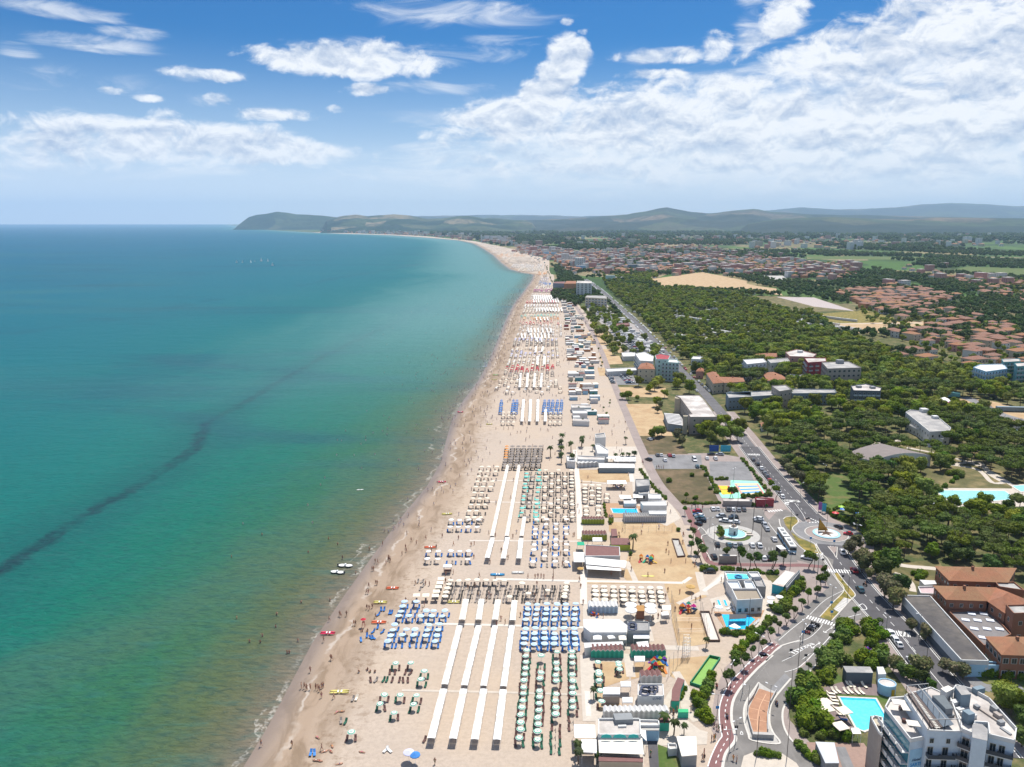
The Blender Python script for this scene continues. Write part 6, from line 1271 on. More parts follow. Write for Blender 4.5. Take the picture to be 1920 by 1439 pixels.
ring_prop('dark blue splash ring on the roof deck of the club wing',W(20,640,243,3.9),.8,1.35,3.9,mat('ring_blue',(.02,.16,.35),.5),.3)
mb=MB();mb.prism([(p.x,p.y) for p in WP(20,[(470,198),(755,205),(790,265),(498,272)],3.7)],3.6,3.75);tag(mb.build('splash_pool',PW1),'shallow splash pool on the roof of the club wing','pool')
for s_,p,z in (('CESARE',W(3,905,862,2.4),2.4),('LUIGI',W(4,1030,535,3.3),3.0)):
 t_=thing('roof_sign',f'letter sign on the front edge of the {"grey bike painted" if s_ == "CESARE" else "ring painted"} pavilion','sign',(p.x,p.y,0));wall_text(s_,(0,-.3,z),.0,.95,mat('sign_navy',(.03,.10,.22),.5),t_)
# fountain in the square
def fountain():
 r=thing('fountain','round turquoise fountain with a white drum and tall mast in the car park','fountain',(FN.x,FN.y,.2));R0=FNr*.50
 mb=MB();n=32
 for i in range(n):
  a,b=2*math.pi*i/n,2*math.pi*(i+1)/n
  vs=[(q*math.cos(t),q*math.sin(t),z) for t in (a,b) for q,z in ((R0,.1),(R0,.6),(R0-.5,.6),(R0-.5,.1))];mb.add(vs,[(0,4,5,1),(1,5,6,2),(2,6,7,3)])
 mb.build('basin_wall',PL['white'],r);mb=MB();mb.sheet([((R0-.4)*math.cos(t*math.pi/16),(R0-.4)*math.sin(t*math.pi/16)) for t in range(32)],.42);mb.build('water',PW3,r)
 mb=MB();mb.ring((0,0),R0*.36,R0*.34,.1,3.4,20);mb.build('drum',PL['white'],r);mb=MB();mb.ring((0,0),R0*.2,R0*.12,3.4,4.3,10);mb.build('crown_rock',mat('fountain_rock',(.45,.34,.26),.9),r)
 mb=MB();mb.tube((0,0,4.2),(.1,0,12),.22,.12,8);mb.build('mast',PL['white'],r);mb=MB();mb.tube((1.6,-.4,.3),(.9,.4,5.2),.28,.1,6);mb.build('dark_spar',DKST,r);mb=MB();mb.box(-.35,-R0*.37,.5,.35,-R0*.34,2.0);mb.build('niche',DKST,r)
fountain()
for (x,y,s,lb) in ((590,800,.9,'upper'),(610,885,1.0,'lower')):put_tree(T_BUSH,'shrub',W(15,x,y,1),f'{lb} green bush on the left rim of the fountain',None,s,cat='shrub')
for i,(x,y) in enumerate(((665,935),(1040,865),(1055,895),(560,850))):p=W(15,x,y);t_=thing('stone_bench',f'pale stone bench block on the fountain island, {ordn(i)} clockwise from the near left','bench',(p.x,p.y,.25));mb=MB();mb.box(-1.5,-.5,0,1.5,.5,.45);mb.build('seat',STONE,t_)
# sculpture on the roundabout
t_=thing('sail_sculpture','ochre triangular sail sculpture in the middle of the roundabout','sculpture',(RB.x,RB.y+1.5,.6));mb=MB();mb.add([(-3.0,-.05,0.3),(1.4,-.05,.3),(-2.6,-.05,5.4),(-3.0,.05,.3),(1.4,.05,.3),(-2.6,.05,5.4)],[(0,1,2),(3,5,4),(0,3,4,1),(1,4,5,2),(0,2,5,3)]);mb.build('sail',mat('ochre_sail',(.50,.27,.04),.6),t_);mb=MB();mb.tube((-2.9,0,0),(-2.6,0,5.8),.10);mb.build('mast',DKST,t_)
mb=MB();n=10;mb.add([((3.4 if i%2==0 else 1.2)*math.cos(i*math.pi/5),(3.4 if i%2==0 else 1.2)*math.sin(i*math.pi/5),.0) for i in range(10)]+[(0,0,.8)],[(i,(i+1)%10,10) for i in range(10)]);tag(mb.build('star_relief',mat('star_brown',(.16,.10,.07),.8),None,(RB.x-.4,RB.y-.6,.61)),'brown star shaped relief on the pale roundabout disc','sculpture')
# coloured sports courts
sheet('court_surround',mat('court_mint',(.28,.68,.48),.7),.10,15,[(505,90),(760,95),(760,10),(1190,25),(1330,235),(940,290),(850,300),(620,290)])
r_=place('games_court',None);tag(r_,'striped blue, cream and pink sports court behind the car park','sports court');P_=[Vector((p.x,p.y,0)) for p in WP(15,[(820,65),(1195,65),(1305,235),(945,268)])]
mb=MB();mb.sheet(P_,.185);mb.build('court_border',mat('court_pink',(.72,.30,.26),.7),r_)
for i in range(7):
 def bl(s,t):return P_[0].lerp(P_[3],t).lerp(P_[1].lerp(P_[2],t),s)
 t0,t1=.06+i*.126,.06+(i+1)*.126;mb=MB();mb.sheet([bl(.08,t0),bl(.92,t0),bl(.92,t1),bl(.08,t1)],.195+.001*i);mb.build('court_stripe',mat(*(('court_blue',(.10,.32,.58)) if i%2 else ('court_cream',(.70,.58,.33))),.7),r_)
r_=place('games_court',None);tag(r_,'small yellow court with a red edge beside the striped one','sports court');mb=MB();mb.sheet(WP(15,[(550,95),(740,100),(815,225),(640,240)]),.185);mb.build('court_border',mat('court_red',(.60,.03,.08),.7),r_)
for q,(a,b) in enumerate((((575,100),(640,160)),((600,165),(660,235)))):mb=MB();mb.sheet(WP(15,[(a[0]-10,a[1]),(a[0]+135,a[1]+3),(b[0]+115+q*10,b[1]),(b[0]-35,b[1])]),.20+.004*q);mb.build('court_field',mat('court_yellow',(.75,.48,.02),.7),r_)
# green bowling rink and white framed rink
r_=place('green_court',None);tag(r_,'long green turf court with dark green boards beside the promenade','sports court');mb=MB();mb.sheet(WP(4,[(1625,80),(1740,105),(1525,425),(1405,385)]),.10);mb.build('turf',mat('court_turf',(.22,.40,.10),.9,.1,1),r_);P_=WP(4,[(1625,80),(1740,105),(1525,425),(1405,385)])
for i in range(4):a,b=P_[i],P_[(i+1)%4];d=(b-a).normalized();mb=MB();mb.obox((a+b)/2+Vector((0,0,.45)),d,(-d.y,d.x,0),(0,0,1),(b-a).length/2+.04*i,.12,.42);mb.build('board',mat('board_green',(.02,.20,.10),.7),r_)
for lb,k,pts in (('long white covered court beside the sand pitch',20,[(95,755),(225,755),(375,1165),(220,1165)]),('grey framed rink with white bench on the play sand',8,[(930,1070),(985,1072),(1035,1205),(975,1210)])):
 r_=place('framed_court',None);tag(r_,lb,'sports court');P_=WP(k,pts);mb=MB();mb.sheet(P_,.11);mb.build('floor',WALK if k==20 else CONC,r_)
 for i in range(4):a,b=P_[i],P_[(i+1)%4];d=(b-a).normalized();mb=MB();mb.obox((a+b)/2+Vector((0,0,.35)),d,(-d.y,d.x,0),(0,0,1),(b-a).length/2+.04*i,.12,.35);mb.build('board',mat('board_brown',(.14,.09,.07),.8),r_)
# sunken ramp walls
P_=WP(18,[(840,400),(775,540),(705,640),(700,800),(740,960),(765,1035)]);r_=place('ramp_wall',None);tag(r_,'grey railing wall along the left side of the orange ramp','wall')
for a,b in zip(P_,P_[1:]):d=(b-a).normalized();mb=MB();mb.obox((a+b)/2+Vector((0,0,.6)),d,(-d.y,d.x,0),(0,0,1),(b-a).length/2,.10,.6);mb.build('panel',CONC,r_)
P_=WP(18,[(1070,480),(985,640),(955,790),(960,1000)]);r_=place('ramp_wall',None);tag(r_,'grey railing wall along the right side of the orange ramp','wall')
for a,b in zip(P_,P_[1:]):d=(b-a).normalized();mb=MB();mb.obox((a+b)/2+Vector((0,0,.6)),d,(-d.y,d.x,0),(0,0,1),(b-a).length/2,.10,.6);mb.build('panel',STEEL,r_)
a,b=W(18,760,1060),W(18,1030,1072);mb=MB();d=(b-a).normalized();mb.obox((a+b)/2+Vector((0,0,.7)),d,(-d.y,d.x,0),(0,0,1),(b-a).length/2,.5,.7);tag(mb.build('ramp_wall',CONC),'thick low wall closing the near end of the orange ramp','wall')
# playgrounds: towers with roofs, slides
def playset(label,k,x,y,cols,s=1.0,seed=0):
 rr=random.Random(seed);p=W(k,x,y);r=thing('playground_set',label,'playground',(p.x,p.y,.05),rr.uniform(-.4,.4));r.scale=(s,s,s)
 for i in range(5):
  cx,cy=rr.uniform(-2.6,2.6),rr.uniform(-1.6,1.6);c=cols[i%len(cols)];mb=MB()
  for sx in (-.6,.6):
   for sy in (-.6,.6):mb.tube((cx+sx,cy+sy,0),(cx+sx,cy+sy,2.2),.07,n=4)
  mb.box(cx-.6,cy-.6,1.1,cx+.6,cy+.6,1.3);mb.build('tower',mat('play_'+c,PC[c],.5),r);mb=MB();mb.ring((cx,cy),.95,.05,2.2,3.1,4 if i%2 else 8,a0=.78);mb.build('tower_roof',mat('play_'+cols[(i+1)%len(cols)],PC[cols[(i+1)%len(cols)]],.5),r)
  a=rr.uniform(0,6.28);d=Vector((math.cos(a),math.sin(a),0));mb=MB();m_=Vector((cx,cy,0));mb.obox(m_+d*1.6+Vector((0,0,.68)),d+Vector((0,0,-.55)),(-d.y,d.x,0),(.5*d.x,.5*d.y,1),1.25,.38,.07);mb.build('slide',mat('play_'+cols[(i+2)%len(cols)],PC[cols[(i+2)%len(cols)]],.5),r)
PC={'red':(.55,.03,.04),'blue':(.02,.16,.50),'yellow':(.72,.45,.03),'green':(.03,.38,.22),'orange':(.70,.22,.03),'magenta':(.55,.02,.22),'teal':(.03,.32,.32),'lime':(.30,.55,.03),'purple':(.22,.06,.40)}
playset('colourful climbing set with orange and green slides on the play sand',8,735,1240,['orange','red','blue','green','yellow'],.9,1);playset('climbing set with a magenta peaked roof beside the volleyball pitch',3,1350,640,['blue','magenta','green','orange','red'],.95,2);playset('climbing set with a round teal roof near the green cabins',4,990,200,['orange','teal','red','yellow','blue'],.95,3);playset('small climbing set with lime and blue pieces behind the teal roofed one',4,1075,140,['blue','lime','red','purple'],.7,6)
playset('colourful play corner under the long white awning',8,505,650,['red','blue','lime','purple','orange'],.9,4);playset('pink slide set in the garden between bushes',21,1130,1190,['magenta','purple','teal'],.5,5);playset('red slide and boat toys in front of the pale blue cabins',3,330,690,['red','orange','blue'],.45,8)
for nm,k,x,y in (('magenta and white round fairground tent',9,1330,215),):
 p=W(k,x,y);r_=thing('fairground_ride',nm,'ride',(p.x,p.y,0));mb=MB();mb.ring((0,0),9.5,9.5,0,2.2,20);mb.build('skirt',PINK,r_);mb=MB();mb.ring((0,0),9.8,5,2.2,3.4,20,cap=False);mb.build('roof',PINK,r_);mb=MB();mb.ring((0,0),5,.3,3.4,5.6,16);mb.build('roof_top',WHITE,r_)
for k,x,y,w,d_,h,c,lb in ((9,1600,285,18,3,3.6,'white','white fairground trailer with red lettering'),(9,1700,345,9,4,3.4,'yellow','yellow fairground truck on the sandy yard'),(9,1360,160,14,5,3.4,'teal','green fairground stall behind the magenta tent'),(9,1560,245,11,4,3,'orange','orange ride carriage behind the white trailer'),(9,1800,260,22,3,3.4,'bluegrey','blue grey train of trailers by the fairground road'),(9,1820,375,8,4,3.2,'white','white lorry near the right edge of the fairground'),(9,1800,410,4,3,2.5,'lblue','blue lorry cab at the right edge of the fairground')):
 p=W(k,x,y);r_=thing('fair_trailer',lb,'trailer',(p.x,p.y,0),-.12);mb=MB();mb.box(-w/2,-d_/2,.6,w/2,d_/2,h);mb.build('body',PL[c],r_);
 for q in (-.35,.35):mb=MB();mb.tube((w*q,-d_/2,.45),(w*q,d_/2,.45),.45,n=8);mb.build('wheel',TYRE,r_)
 if 'lettering' in lb:wall_text('CIRCUS'[0:0] or 'comer',(0,-d_/2-.03,1.5),0,2.2,REDF,r_)
# hill of coloured parasols by the roundabout fence
for i,(x,y,c) in enumerate(((1325,95,'lime'),(1355,140,'blue'),(1440,160,'orange'),(1545,165,'red'),(1600,140,'orange'),(1535,110,'white'),(1615,75,'white'),(1630,210,'blue'),(1650,265,'red'),(1215,205,'red'),(1700,240,'magenta'),(1720,205,'red'))):
 p=W(14,x,y,2.2);r_=thing('parasol',f"{c} parasol of the market behind the roundabout, {ordn(i)} of the group",'umbrella',(p.x,p.y,0),0,'parasols behind the roundabout fence');mb=MB();mb.ring((0,0),1.5,.05,2.1,2.7,8);mb.build('canopy',mat('play_'+c,PC.get(c,(.7,.7,.68)),.6),r_);mb=MB();mb.tube((0,0,0),(0,0,2.2),.04);mb.build('pole',WPLAST,r_)
for i,(x0,y0,x1,y1,c,k,lb) in enumerate(((900,120,965,185,'magenta',14,'magenta half'),(965,140,1040,215,'teal',14,'turquoise half'),(1225,350,1300,380,'blue',8,'dark blue one, left'),(1315,345,1395,380,'teal',8,'light blue one, right'))):
 a,b=W(k,x0,y1),W(k,x1,y1 if k==8 else y1+8);d=(b-a);r_=thing('billboard',f"coloured roadside billboard, {lb}",'billboard',(a+b)/2,math.atan2(d.y,d.x));mb=MB();L2=d.length;mb.box(-L2/2,-.08,.8,L2/2,.08,4.4);mb.build('panel',mat('bill_'+c,{'magenta':(.45,.12,.35),'teal':(.06,.42,.55),'blue':(.02,.08,.30)}[c],.5),r_);mb=MB();mb.tube((-L2/3,0,0),(-L2/3,0,.8),.08);mb.tube((L2/3,0,0),(L2/3,0,.8),.08);mb.build('legs',STEEL,r_)
# sports nets and lattice tower
for (k,a,b,h,lb) in ((3,(1190,560),(1280,1060),5,'tall net fence on the left side of the sand pitch'),(3,(1520,640),(1610,1000),5,'tall net fence on the right side of the sand pitch'),(3,(1250,760),(1530,765),1.6,'volleyball net across the far half of the pitch'),(3,(1270,885),(1560,890),1.6,'volleyball net across the near half of the pitch'),(4,(1160,290),(1360,60),6,'pole fence left of the tennis sand'),(8,(540,935),(560,1010),4,'net fence end of the upper court'),(8,(560,1005),(930,1012),3,'net across the upper play sand')):
 A,B=W(k,*a),W(k,*b);n=max(2,int((B-A).length/3));r_=thing('sports_net',lb,'net',A);
 for i in range(n+1):p=(B-A)*(i/n);mb=MB();mb.tube(p,p+Vector((0,0,h)),.05,n=4);mb.build('post',STEEL,r_)
 mb=MB()
 for j in range(1,4):mb.tube(Vector((0,0,h*j/3)),(B-A)+Vector((0,0,h*j/3)),.018,n=3)
 mb.build('net_cable',STEEL,r_)
p=W(3,1360,1150);r_=thing('lattice_tower','small white lattice tower beside the footpath','tower',p)
mb=MB();
for sx in (-.9,.9):
 for sy in (-.9,.9):mb.tube((sx,sy,0),(sx*.9,sy*.9,6.5),.06,n=4)
mb.build('legs',WPLAST,r_);mb=MB()
for j in range(6):
 z=j*1.1
 for s in (-.9,.9):mb.tube((-.9,s,z),(.9,s,z+1.1),.04,n=3);mb.tube((s,.9,z),(s,-.9,z+1.1),.04,n=3);mb.tube((-.9,s,z+1.1),(.9,s,z+1.1),.04,n=3)
mb.build('braces',WPLAST,r_)
# ---------------------------------------------------------------- the beach: canopies, umbrellas, loungers
for i,(segs) in enumerate(([((717,240),(38),(685,388),(45)),((672,430),(38),(560,848),(47)),((556,880),(42),(460,1232),(55))],[((828,240),(38),(803,388),(44)),((808,430),(36),(700,855),(47)),((700,880),(40),(615,1235),(55))],[((945,245),(38),(920,388),(44)),((925,430),(35),(838,858),(45)),((842,880),(40),(770,1240),(55))],[((1062,250),(40),(1045,392),(44)),((1045,430),(35),(980,862),(46)),((980,885),(42),(928,1242),(55))])):
 for j,(far,wf,near,wn) in enumerate(segs):
  canopy_strip(2,near,far,wn,wf,fab=RF['clothc'] if j==0 else None,label=f"long white shade canopy, {['far short','middle','near'][j]} piece of the {['first','second','third','fourth'][i]} line from the sea")
for lb,near,wn,far,wf in (('first from the sea, long upper piece',(525,1155),28,(640,650),24),('first from the sea, near short piece',(488,1310),34,(530,1165),28),('second from the sea, long cream upper piece',(630,1155),28,(722,650),22),('second from the sea, near short piece',(602,1315),34,(635,1165),28),('third from the sea, upper piece',(735,1155),28,(757,1020),26),('third from the sea, near short piece',(712,1315),36,(733,1170),28)):
 canopy_strip(7,near,far,wn,wf,fab=RF['clothc'] if 'upper' in lb else None,label='white shade canopy beside the teal umbrellas, '+lb)
for i,(xb,xt) in enumerate(((742,755),(797,805),(852,857),(907,908))):
 canopy_strip(7,(xb,342),(xt if i<3 else 912,185 if i<3 else 255),20,18,label=f"white canopy between the blue lounger rows, {ordn(i)} from the sea",posts=False)
for i,x in enumerate((728,778,830,878)):canopy_strip(7,(x,100),(x+8,0),16,14,label=f"white canopy below the red umbrellas, {ordn(i)} from the sea",posts=False)
for i,x in enumerate((690,775)):canopy_strip(16,(x,1200),(x+5,1100),26,22,label=f"white canopy alone among cream umbrellas, {('left', 'right')[i]} of two",posts=False);canopy_strip(16,(x-20-i*12,1045),(x-12,980),22,20,label=f"short white canopy above the lone pair, {('left', 'right')[i]} of two",posts=False)
for row,(y1,y0,xs_) in enumerate(((925,865,(697,750)),(878,815,(508,548,626,668,708,752,792,838)),(808,755,(590,626,668,712,765,820,866)),(658,620,(690,740,786,826)),(440,402,tuple(range(655,960,30))),(400,350,tuple(range(662,950,26))),(545,505,tuple(range(690,1000,34))))):
 for i,x in enumerate(xs_):canopy_strip(16,(x,y1),(x-8,y0),17,14,label=f"small white canopy far along the beach, {ordn(row)} cluster, {ordn(i)} from the sea",posts=False,z=2.2)
placed={'u':0,'l':0};STF={};LSTF={}
def umb(kind,loc,label,group,s=1.0,rest=False):
 if rest:STF.setdefault(kind,[]).append((loc[0],loc[1],.05,R.uniform(0,6),s));return
 placed['u']+=1;o=UMB[kind].put((loc[0],loc[1],.04),R.uniform(0,6),label,group,s*R.uniform(.84,.98));o.rotation_euler.x=R.gauss(0,.05);o.rotation_euler.y=R.gauss(0,.05)
LCN={'blue':'dark blue','green':'dark green','brown':'dark brown','grey':'grey','white':'white','cream':'cream','dark':'charcoal','navy':'bright blue','red':'red','orange':'orange','teal':'teal'}
def lounge(c,loc,label,group,rz=None):
 rz=R.gauss(0,.12) if rz is None else rz
 if placed['l']>=298:LSTF.setdefault(c,[]).append((loc[0],loc[1],.05,rz,1));return
 placed['l']+=1;tag(place('sun_lounger',LG[c],None,(loc[0],loc[1],.04),rz),f"{LCN[c]} lounger {label}",'lounger',group)
ULIST=[]
def col_(kind,k,top,bot,n,skip,lc,nm,side=1.05,z=2.4,far=False):
 """A line of umbrellas between two photo points (canopy tops, bottom end first)."""
 A,B=W(k,*bot,z),W(k,*top,z)
 for i in range(n):
  t=i/max(1,n-1);p=A.lerp(B,t);p.z=0;lab=f"{nm}, {ordn(i)} from the near end"
  ULIST.append((p.y,kind if i not in skip else None,p,lab,lc,side,far))
for c_i,(top,bot,n,sk) in enumerate((((1168,598),(1115,1218),14,()),((1272,635),(1245,1228),14,(8,12,11)),((1383,605),(1372,1270),15,(0,1,2,3,8,13)),((1492,605),(1500,1105),12,(0,1,8)))):
 col_('green',2,top,bot,n,sk,('green','brown'),f"green block, {ORD[c_i]} column")
for c_i,(x0,x1) in enumerate(((1178,1170),(1245,1240),(1312,1308),(1383,1375),(1448,1448),(1518,1516))):
 col_('blue',2,(x0,268),(x1-8,378),4,(),('blue',),f"upper blue block, {ORD[c_i]} column");col_('blue',2,(x1-12,440),(x1-24+c_i*5,552),4,(),('blue',),f"lower blue block, {ORD[c_i]} column")
for c_i,(xt,xb) in enumerate(((1150,1110),(1228,1180),(1295,1258),(1345,1330),(1425,1405))):col_('blue',1,(xt,312+(c_i>1)*60),(xb,407),4 if c_i<2 else 2,(1,2) if c_i==1 else (),('blue',),f"seaward blue block, {ORD[c_i]} column")
for c_i,(xt,xb) in enumerate(((1082,1040),(1160,1110),(1222,1205),(1312,1280),(1385,1355))):col_('blue',1,(xt,465+(c_i in (1,2))*33),(xb,575),4 if c_i not in (1,2) else 3,(0,) if c_i in (1,2,3) else (),('blue',),f"seaward lower blue block, {ORD[c_i]} column")
for i,(x,y) in enumerate(((1088,722),(1192,722),(1282,780),(1262,835),(1008,935),(1118,938),(1230,940),(985,994),(1213,1000),(1077,1058),(790,1192))):p=W(1,x,y,2.4);ULIST.append((p.y,'green',Vector((p.x,p.y,0)),f"open sand near the water, {ordn(i)} coming nearer",('green','brown'),1.1,False))
for c_i in range(14):col_('cream',2,(622+c_i*64+(0,0)[0],98+(c_i>6)*22),(585+c_i*65.5,215),5,((0,1,2,3) if 0<c_i<7 else (() if c_i in (0,13) else tuple(j for j in range(5) if (c_i*3+j)%7))),('grey','dark'),f"cream block, {ORD[c_i]} column")
for c_i in range(8):col_('bigcream',3,(335+c_i*104,345+c_i*2),(338+c_i*107,490+c_i*2.5),4,(),('grey',),f"inland cream block, {ORD[c_i]} column",.9)
for i,(x,y) in enumerate(((558,92),(550,122),(540,150),(525,182),(517,212),(383,210),(450,210))):p=W(2,x,y,2.3);UMB['square'].put((p.x,p.y,.04),.05,f"square cream sunshade near the water, {ordn(i)} counting from the far end",'square cream sunshades');lounge('grey',(p.x,p.y-.6),f"under the {ordn(i)} square sunshade",'sun loungers')
for c_i,(xt,yt,xb,yb,n) in enumerate(((368,110,345,265,4),(455,112,378,325,5),(600,118,612,190,2),(365,180,385,250,2))):col_('green',4,(xt,yt),(xb if c_i else 405,yb if c_i else 555),(5,2,3,1)[c_i] if c_i!=1 else 1,(),('green','brown'),f"inland green patch, {ORD[c_i]} column")
# middle block (v 820..1060)
for c_i,(xt,xb,n,kd) in enumerate(((788,745,13,'teal'),(832,790,13,'grey'),(877,850,13,'teal'),(922,905,13,'cream'),(966,955,13,'cream'),(1012,1010,13,'cream'),(1058,1062,13,'cream'),(1104,1112,14,'cream'))):
 col_(kd,7,(xt,685),(xb,1015),n,tuple(j for j in range(n) if (kd=='teal' and (j*5+c_i)%3==0) or (kd in ('cream','grey') and (j*7+c_i*3)%5<(3 if c_i<7 else 1))),('grey','teal') if kd=='teal' else ('grey','dark','dark'),f"middle block, {ORD[c_i]} column")
for c_i,(xt,xb) in enumerate(((855,830),(925,910),(995,990),(1067,1067))):col_('white',7,(xt,1030),(xb,1330),9,tuple(j for j in range(9) if (j+c_i)%3==1),('grey','blue'),f"near middle block, {ORD[c_i]} column")
for c_i,(xt,xb,n) in enumerate(((465,365,10),(515,415,10),(575,460,10))):col_('cream',7,(xt,660),(xb,1015),n,tuple(j for j in range(n) if c_i==2 and j%3==1),('grey','dark'),f"seaward cream block, {ORD[c_i]} column")
for c_i,x in enumerate((90,160,245,310,375,250,310,378,445)):col_('white',7,(x,1255 if c_i<5 else 1035),(x-8,1310 if c_i<5 else 1085),2 if c_i<5 else 2,(0,) if c_i in (2,3) else (),('blue','grey'),f"white scatter by the water, {ORD[c_i]} group")
for c_i,x in enumerate((645,685,727,766,806,847,886)):col_('orange' if c_i==0 else 'grey',7,(x,515),(x-8,598),6,(),('dark',),f"dark block below palms, {ORD[c_i]} column");col_('grey',7,(x-12,607),(x-20,655),4,(),('dark',),f"lower dark block, {ORD[c_i]} column")
for c_i,(x,y0,y1,n) in enumerate(((1200,790,890,5),(1250,790,900,4),(1298,790,890,5),(1355,850,880,2),(1208,940,1000,3),(1296,935,1000,3))):col_('bigcream',7,(x,y0),(x,y1),n,(),('grey',),f"pool club patch, {ORD[c_i]} column")
for c_i,(x,c) in enumerate(((605,'n'),(690,'n'),(715,'n'),(912,'n'),(942,'n'),(970,'n'),(1003,'n'),(1033,'n'))):col_('navy',7,(x+2,190),(x-8,268),7,(),('navy',),f"bright blue rows, {ORD[c_i]} column",.8)
for c_i,x in enumerate((620,660,695,955,990,1025)):col_('cream',7,(x,275),(x-3,345),4,(1,),('grey',),f"sand below bright blue rows, {ORD[c_i]} column")
ULIST.sort(key=lambda t:t[0])
UN={'green':'green ringed umbrella','blue':'pale blue umbrella','cream':'cream umbrella','bigcream':'broad cream umbrella','white':'white umbrella','teal':'teal umbrella','grey':'dark brown umbrella','orange':'orange umbrella','navy':'blue umbrella'}
UG={k:f"{v}s on the beach" for k,v in UN.items()};nclosed=0
for y,kind,p,lab,lc,side,far in ULIST:
 if kind:umb(kind,p,f"{UN[kind]}, {lab}",UG[kind],1.0,placed['u']>=290)
 elif nclosed<60:nclosed+=1;tag(place('closed_umbrella',CLOSED,None,(p.x,p.y,.04)),f"folded umbrella, {lab}",'umbrella','folded umbrellas')
 for s in (-1,1):
  if R.random()<.93:lounge(R.choice(lc),(p.x+s*side+R.gauss(0,.1),p.y-.25+R.gauss(0,.15)),f"on the {'left' if s < 0 else 'right'}, {lab}",'sun loungers')
for i,(x,y,c) in enumerate(((515,1352,'navy'),(540,1352,'navy'),(1022,1330,'white'),(1046,1332,'white'),(855,585,'navy'),(895,556,'blue'),(922,570,'blue'),(940,570,'blue'),(937,528,'blue'),(968,498,'blue'),(1000,530,'blue'),(1048,400,'blue'),(1062,400,'blue'),(992,378,'blue'),(1012,378,'blue'),(972,412,'blue'),(720,1135,'grey'),(750,1140,'green'),(920,858,'brown'),(955,858,'grey'),(1008,856,'green'),(1030,856,'green'),(1066,858,'brown'),(1115,858,'brown'),(1140,860,'brown'),(1172,860,'brown'),(1050,805,'brown'),(1085,806,'brown'),(1155,806,'brown'),(1190,808,'brown'),(800,985,'grey'),(825,980,'cream'),(1240,188,'grey'),(1268,190,'grey'),(1275,218,'grey'),(1255,240,'grey'),(1285,1262,'brown'))):
 q=W(1,x,y);tag(place('sun_lounger',LG[c],None,(q.x,q.y,.04),R.gauss(0,.3)),f"{LCN[c]} lounger set out alone on the open sand, {ordn(i)} of the strays",'lounger','stray loungers')
for i,(x,y,k_) in enumerate(((1178,1345,'lilac'),(1220,1362,'navy'))):p=W(1,x,y,2.2);UMB[k_].put((p.x,p.y,.04),0,('pale lilac' if i==0 else 'bright blue')+' umbrella of the pair alone at the bottom of the sand','pair of parasols',1.15)
p=W(3,1410,345,2.6);UMB['straw'].put((p.x,p.y,.05),0,'large yellow straw umbrella bar beside the path junction',None,.95);p=W(8,205,1275,2.6);UMB['straw'].put((p.x,p.y,.05),0,'yellow straw umbrella beside the brown bathing house',None,.7)
for i,(x,y) in enumerate(((735,600),(955,610),(740,660),(960,665))):p=W(3,x,y,2.6);UMB['white'].put((p.x,p.y,.07),0,f"wide white parasol around the thatched bar, {('upper left','upper right','lower left','lower right')[i]}",'white bar parasols',1.7)
for i,(x,y) in enumerate(((1100,540),(1100,600),(1225,525),(365,670))):p=W(20,x,y,2.4);UMB['white'].put((p.x,p.y,.07),0,f"white parasol on the pool club terrace, {ordn(i)} from the top",'pool club parasols',1.1)
for i,(x,y) in enumerate(((455,615),(480,700),(705,730),(660,930))):p=W(19,x,y,2.3);UMB['square'].put((p.x,p.y,.07),.3,f"white square sunshade beside the hotel pool, {ordn(i)} from the far end",'hotel pool sunshades',1.35)
for i,(x,y) in enumerate(((575,470),(625,465),(730,475),(785,470),(870,480),(930,480),(765,390),(810,390),(965,400),(530,500),(540,545),(575,590),(580,630),(660,770),(690,835),(610,690))):p=W(19,x,y);tag(place('sun_lounger',LG['cream' if i!=14 else 'blue'],None,(p.x,p.y,.08),.3 if i<9 else 1.35),f"cream lounger on the mauve terrace of the hotel pool, {ordn(i)} clockwise",'lounger','hotel pool loungers').scale=(1.15,1.2,1.1)
for i,(x,y) in enumerate(((835,960),(860,935),(885,915),(910,890),(570,710),(590,725),(880,750),(500,705))):p=W(20,x,y);tag(place('sun_lounger',LG['white'],None,(p.x,p.y,.09),-.8),f"white lounger on the pool club deck, {ordn(i)} from the near corner",'lounger','pool club loungers')
# further beach, band by band
RL=[(1080,880),(1064,765),(1060,740),(1060,690),(1056,640),(1056,600),(1050,570),(1036,545),(1032,530),(1020,500),(1000,485),(955,470),(915,458)]
_r=[G(*p) for p in RL];ry=np.array([p.y for p in _r]);rx=np.array([p.x for p in _r])
BANDS=[(742,729,'cream',.25),(728,716,'cream',.7),(715,700,'grey',.4),(699,689,'red',1.0),(687,676,'cream',.8),(674,662,'lilac',.75),(661,652,'cream',.6),(651,644,'grey',.9),(643,634,'lilac',.95),(633,613,'white',.35),(611,604,'red',.5),(602,597,'orange',.8),(596,590,'teal',.7),(589,580,'cream',.9),(578,572,'white',.8),(570,567,'red',.8),(565,552,'white',.55),(550,546,'mag',.9),(544,539,'cream',.5),(537,531,'navy',.7),(529,525,'lilac',.7),(523,519,'grey',.8),(517,513,'orange',.9),(511,506,'cream',.9),(504,499,'white',.8),(497,492,'grey',.7),(490,485,'cream',.9),(483,479,'orange',.6),(477,473,'white',.8),(471,467,'cream',.8),(465,462,'cream',.7),(460,456,'white',.6)]
UC['mag']=umb_canopy([fabric('magenta2',(.38,.05,.25))],[(.05,0),(1,0)],8,1.1)
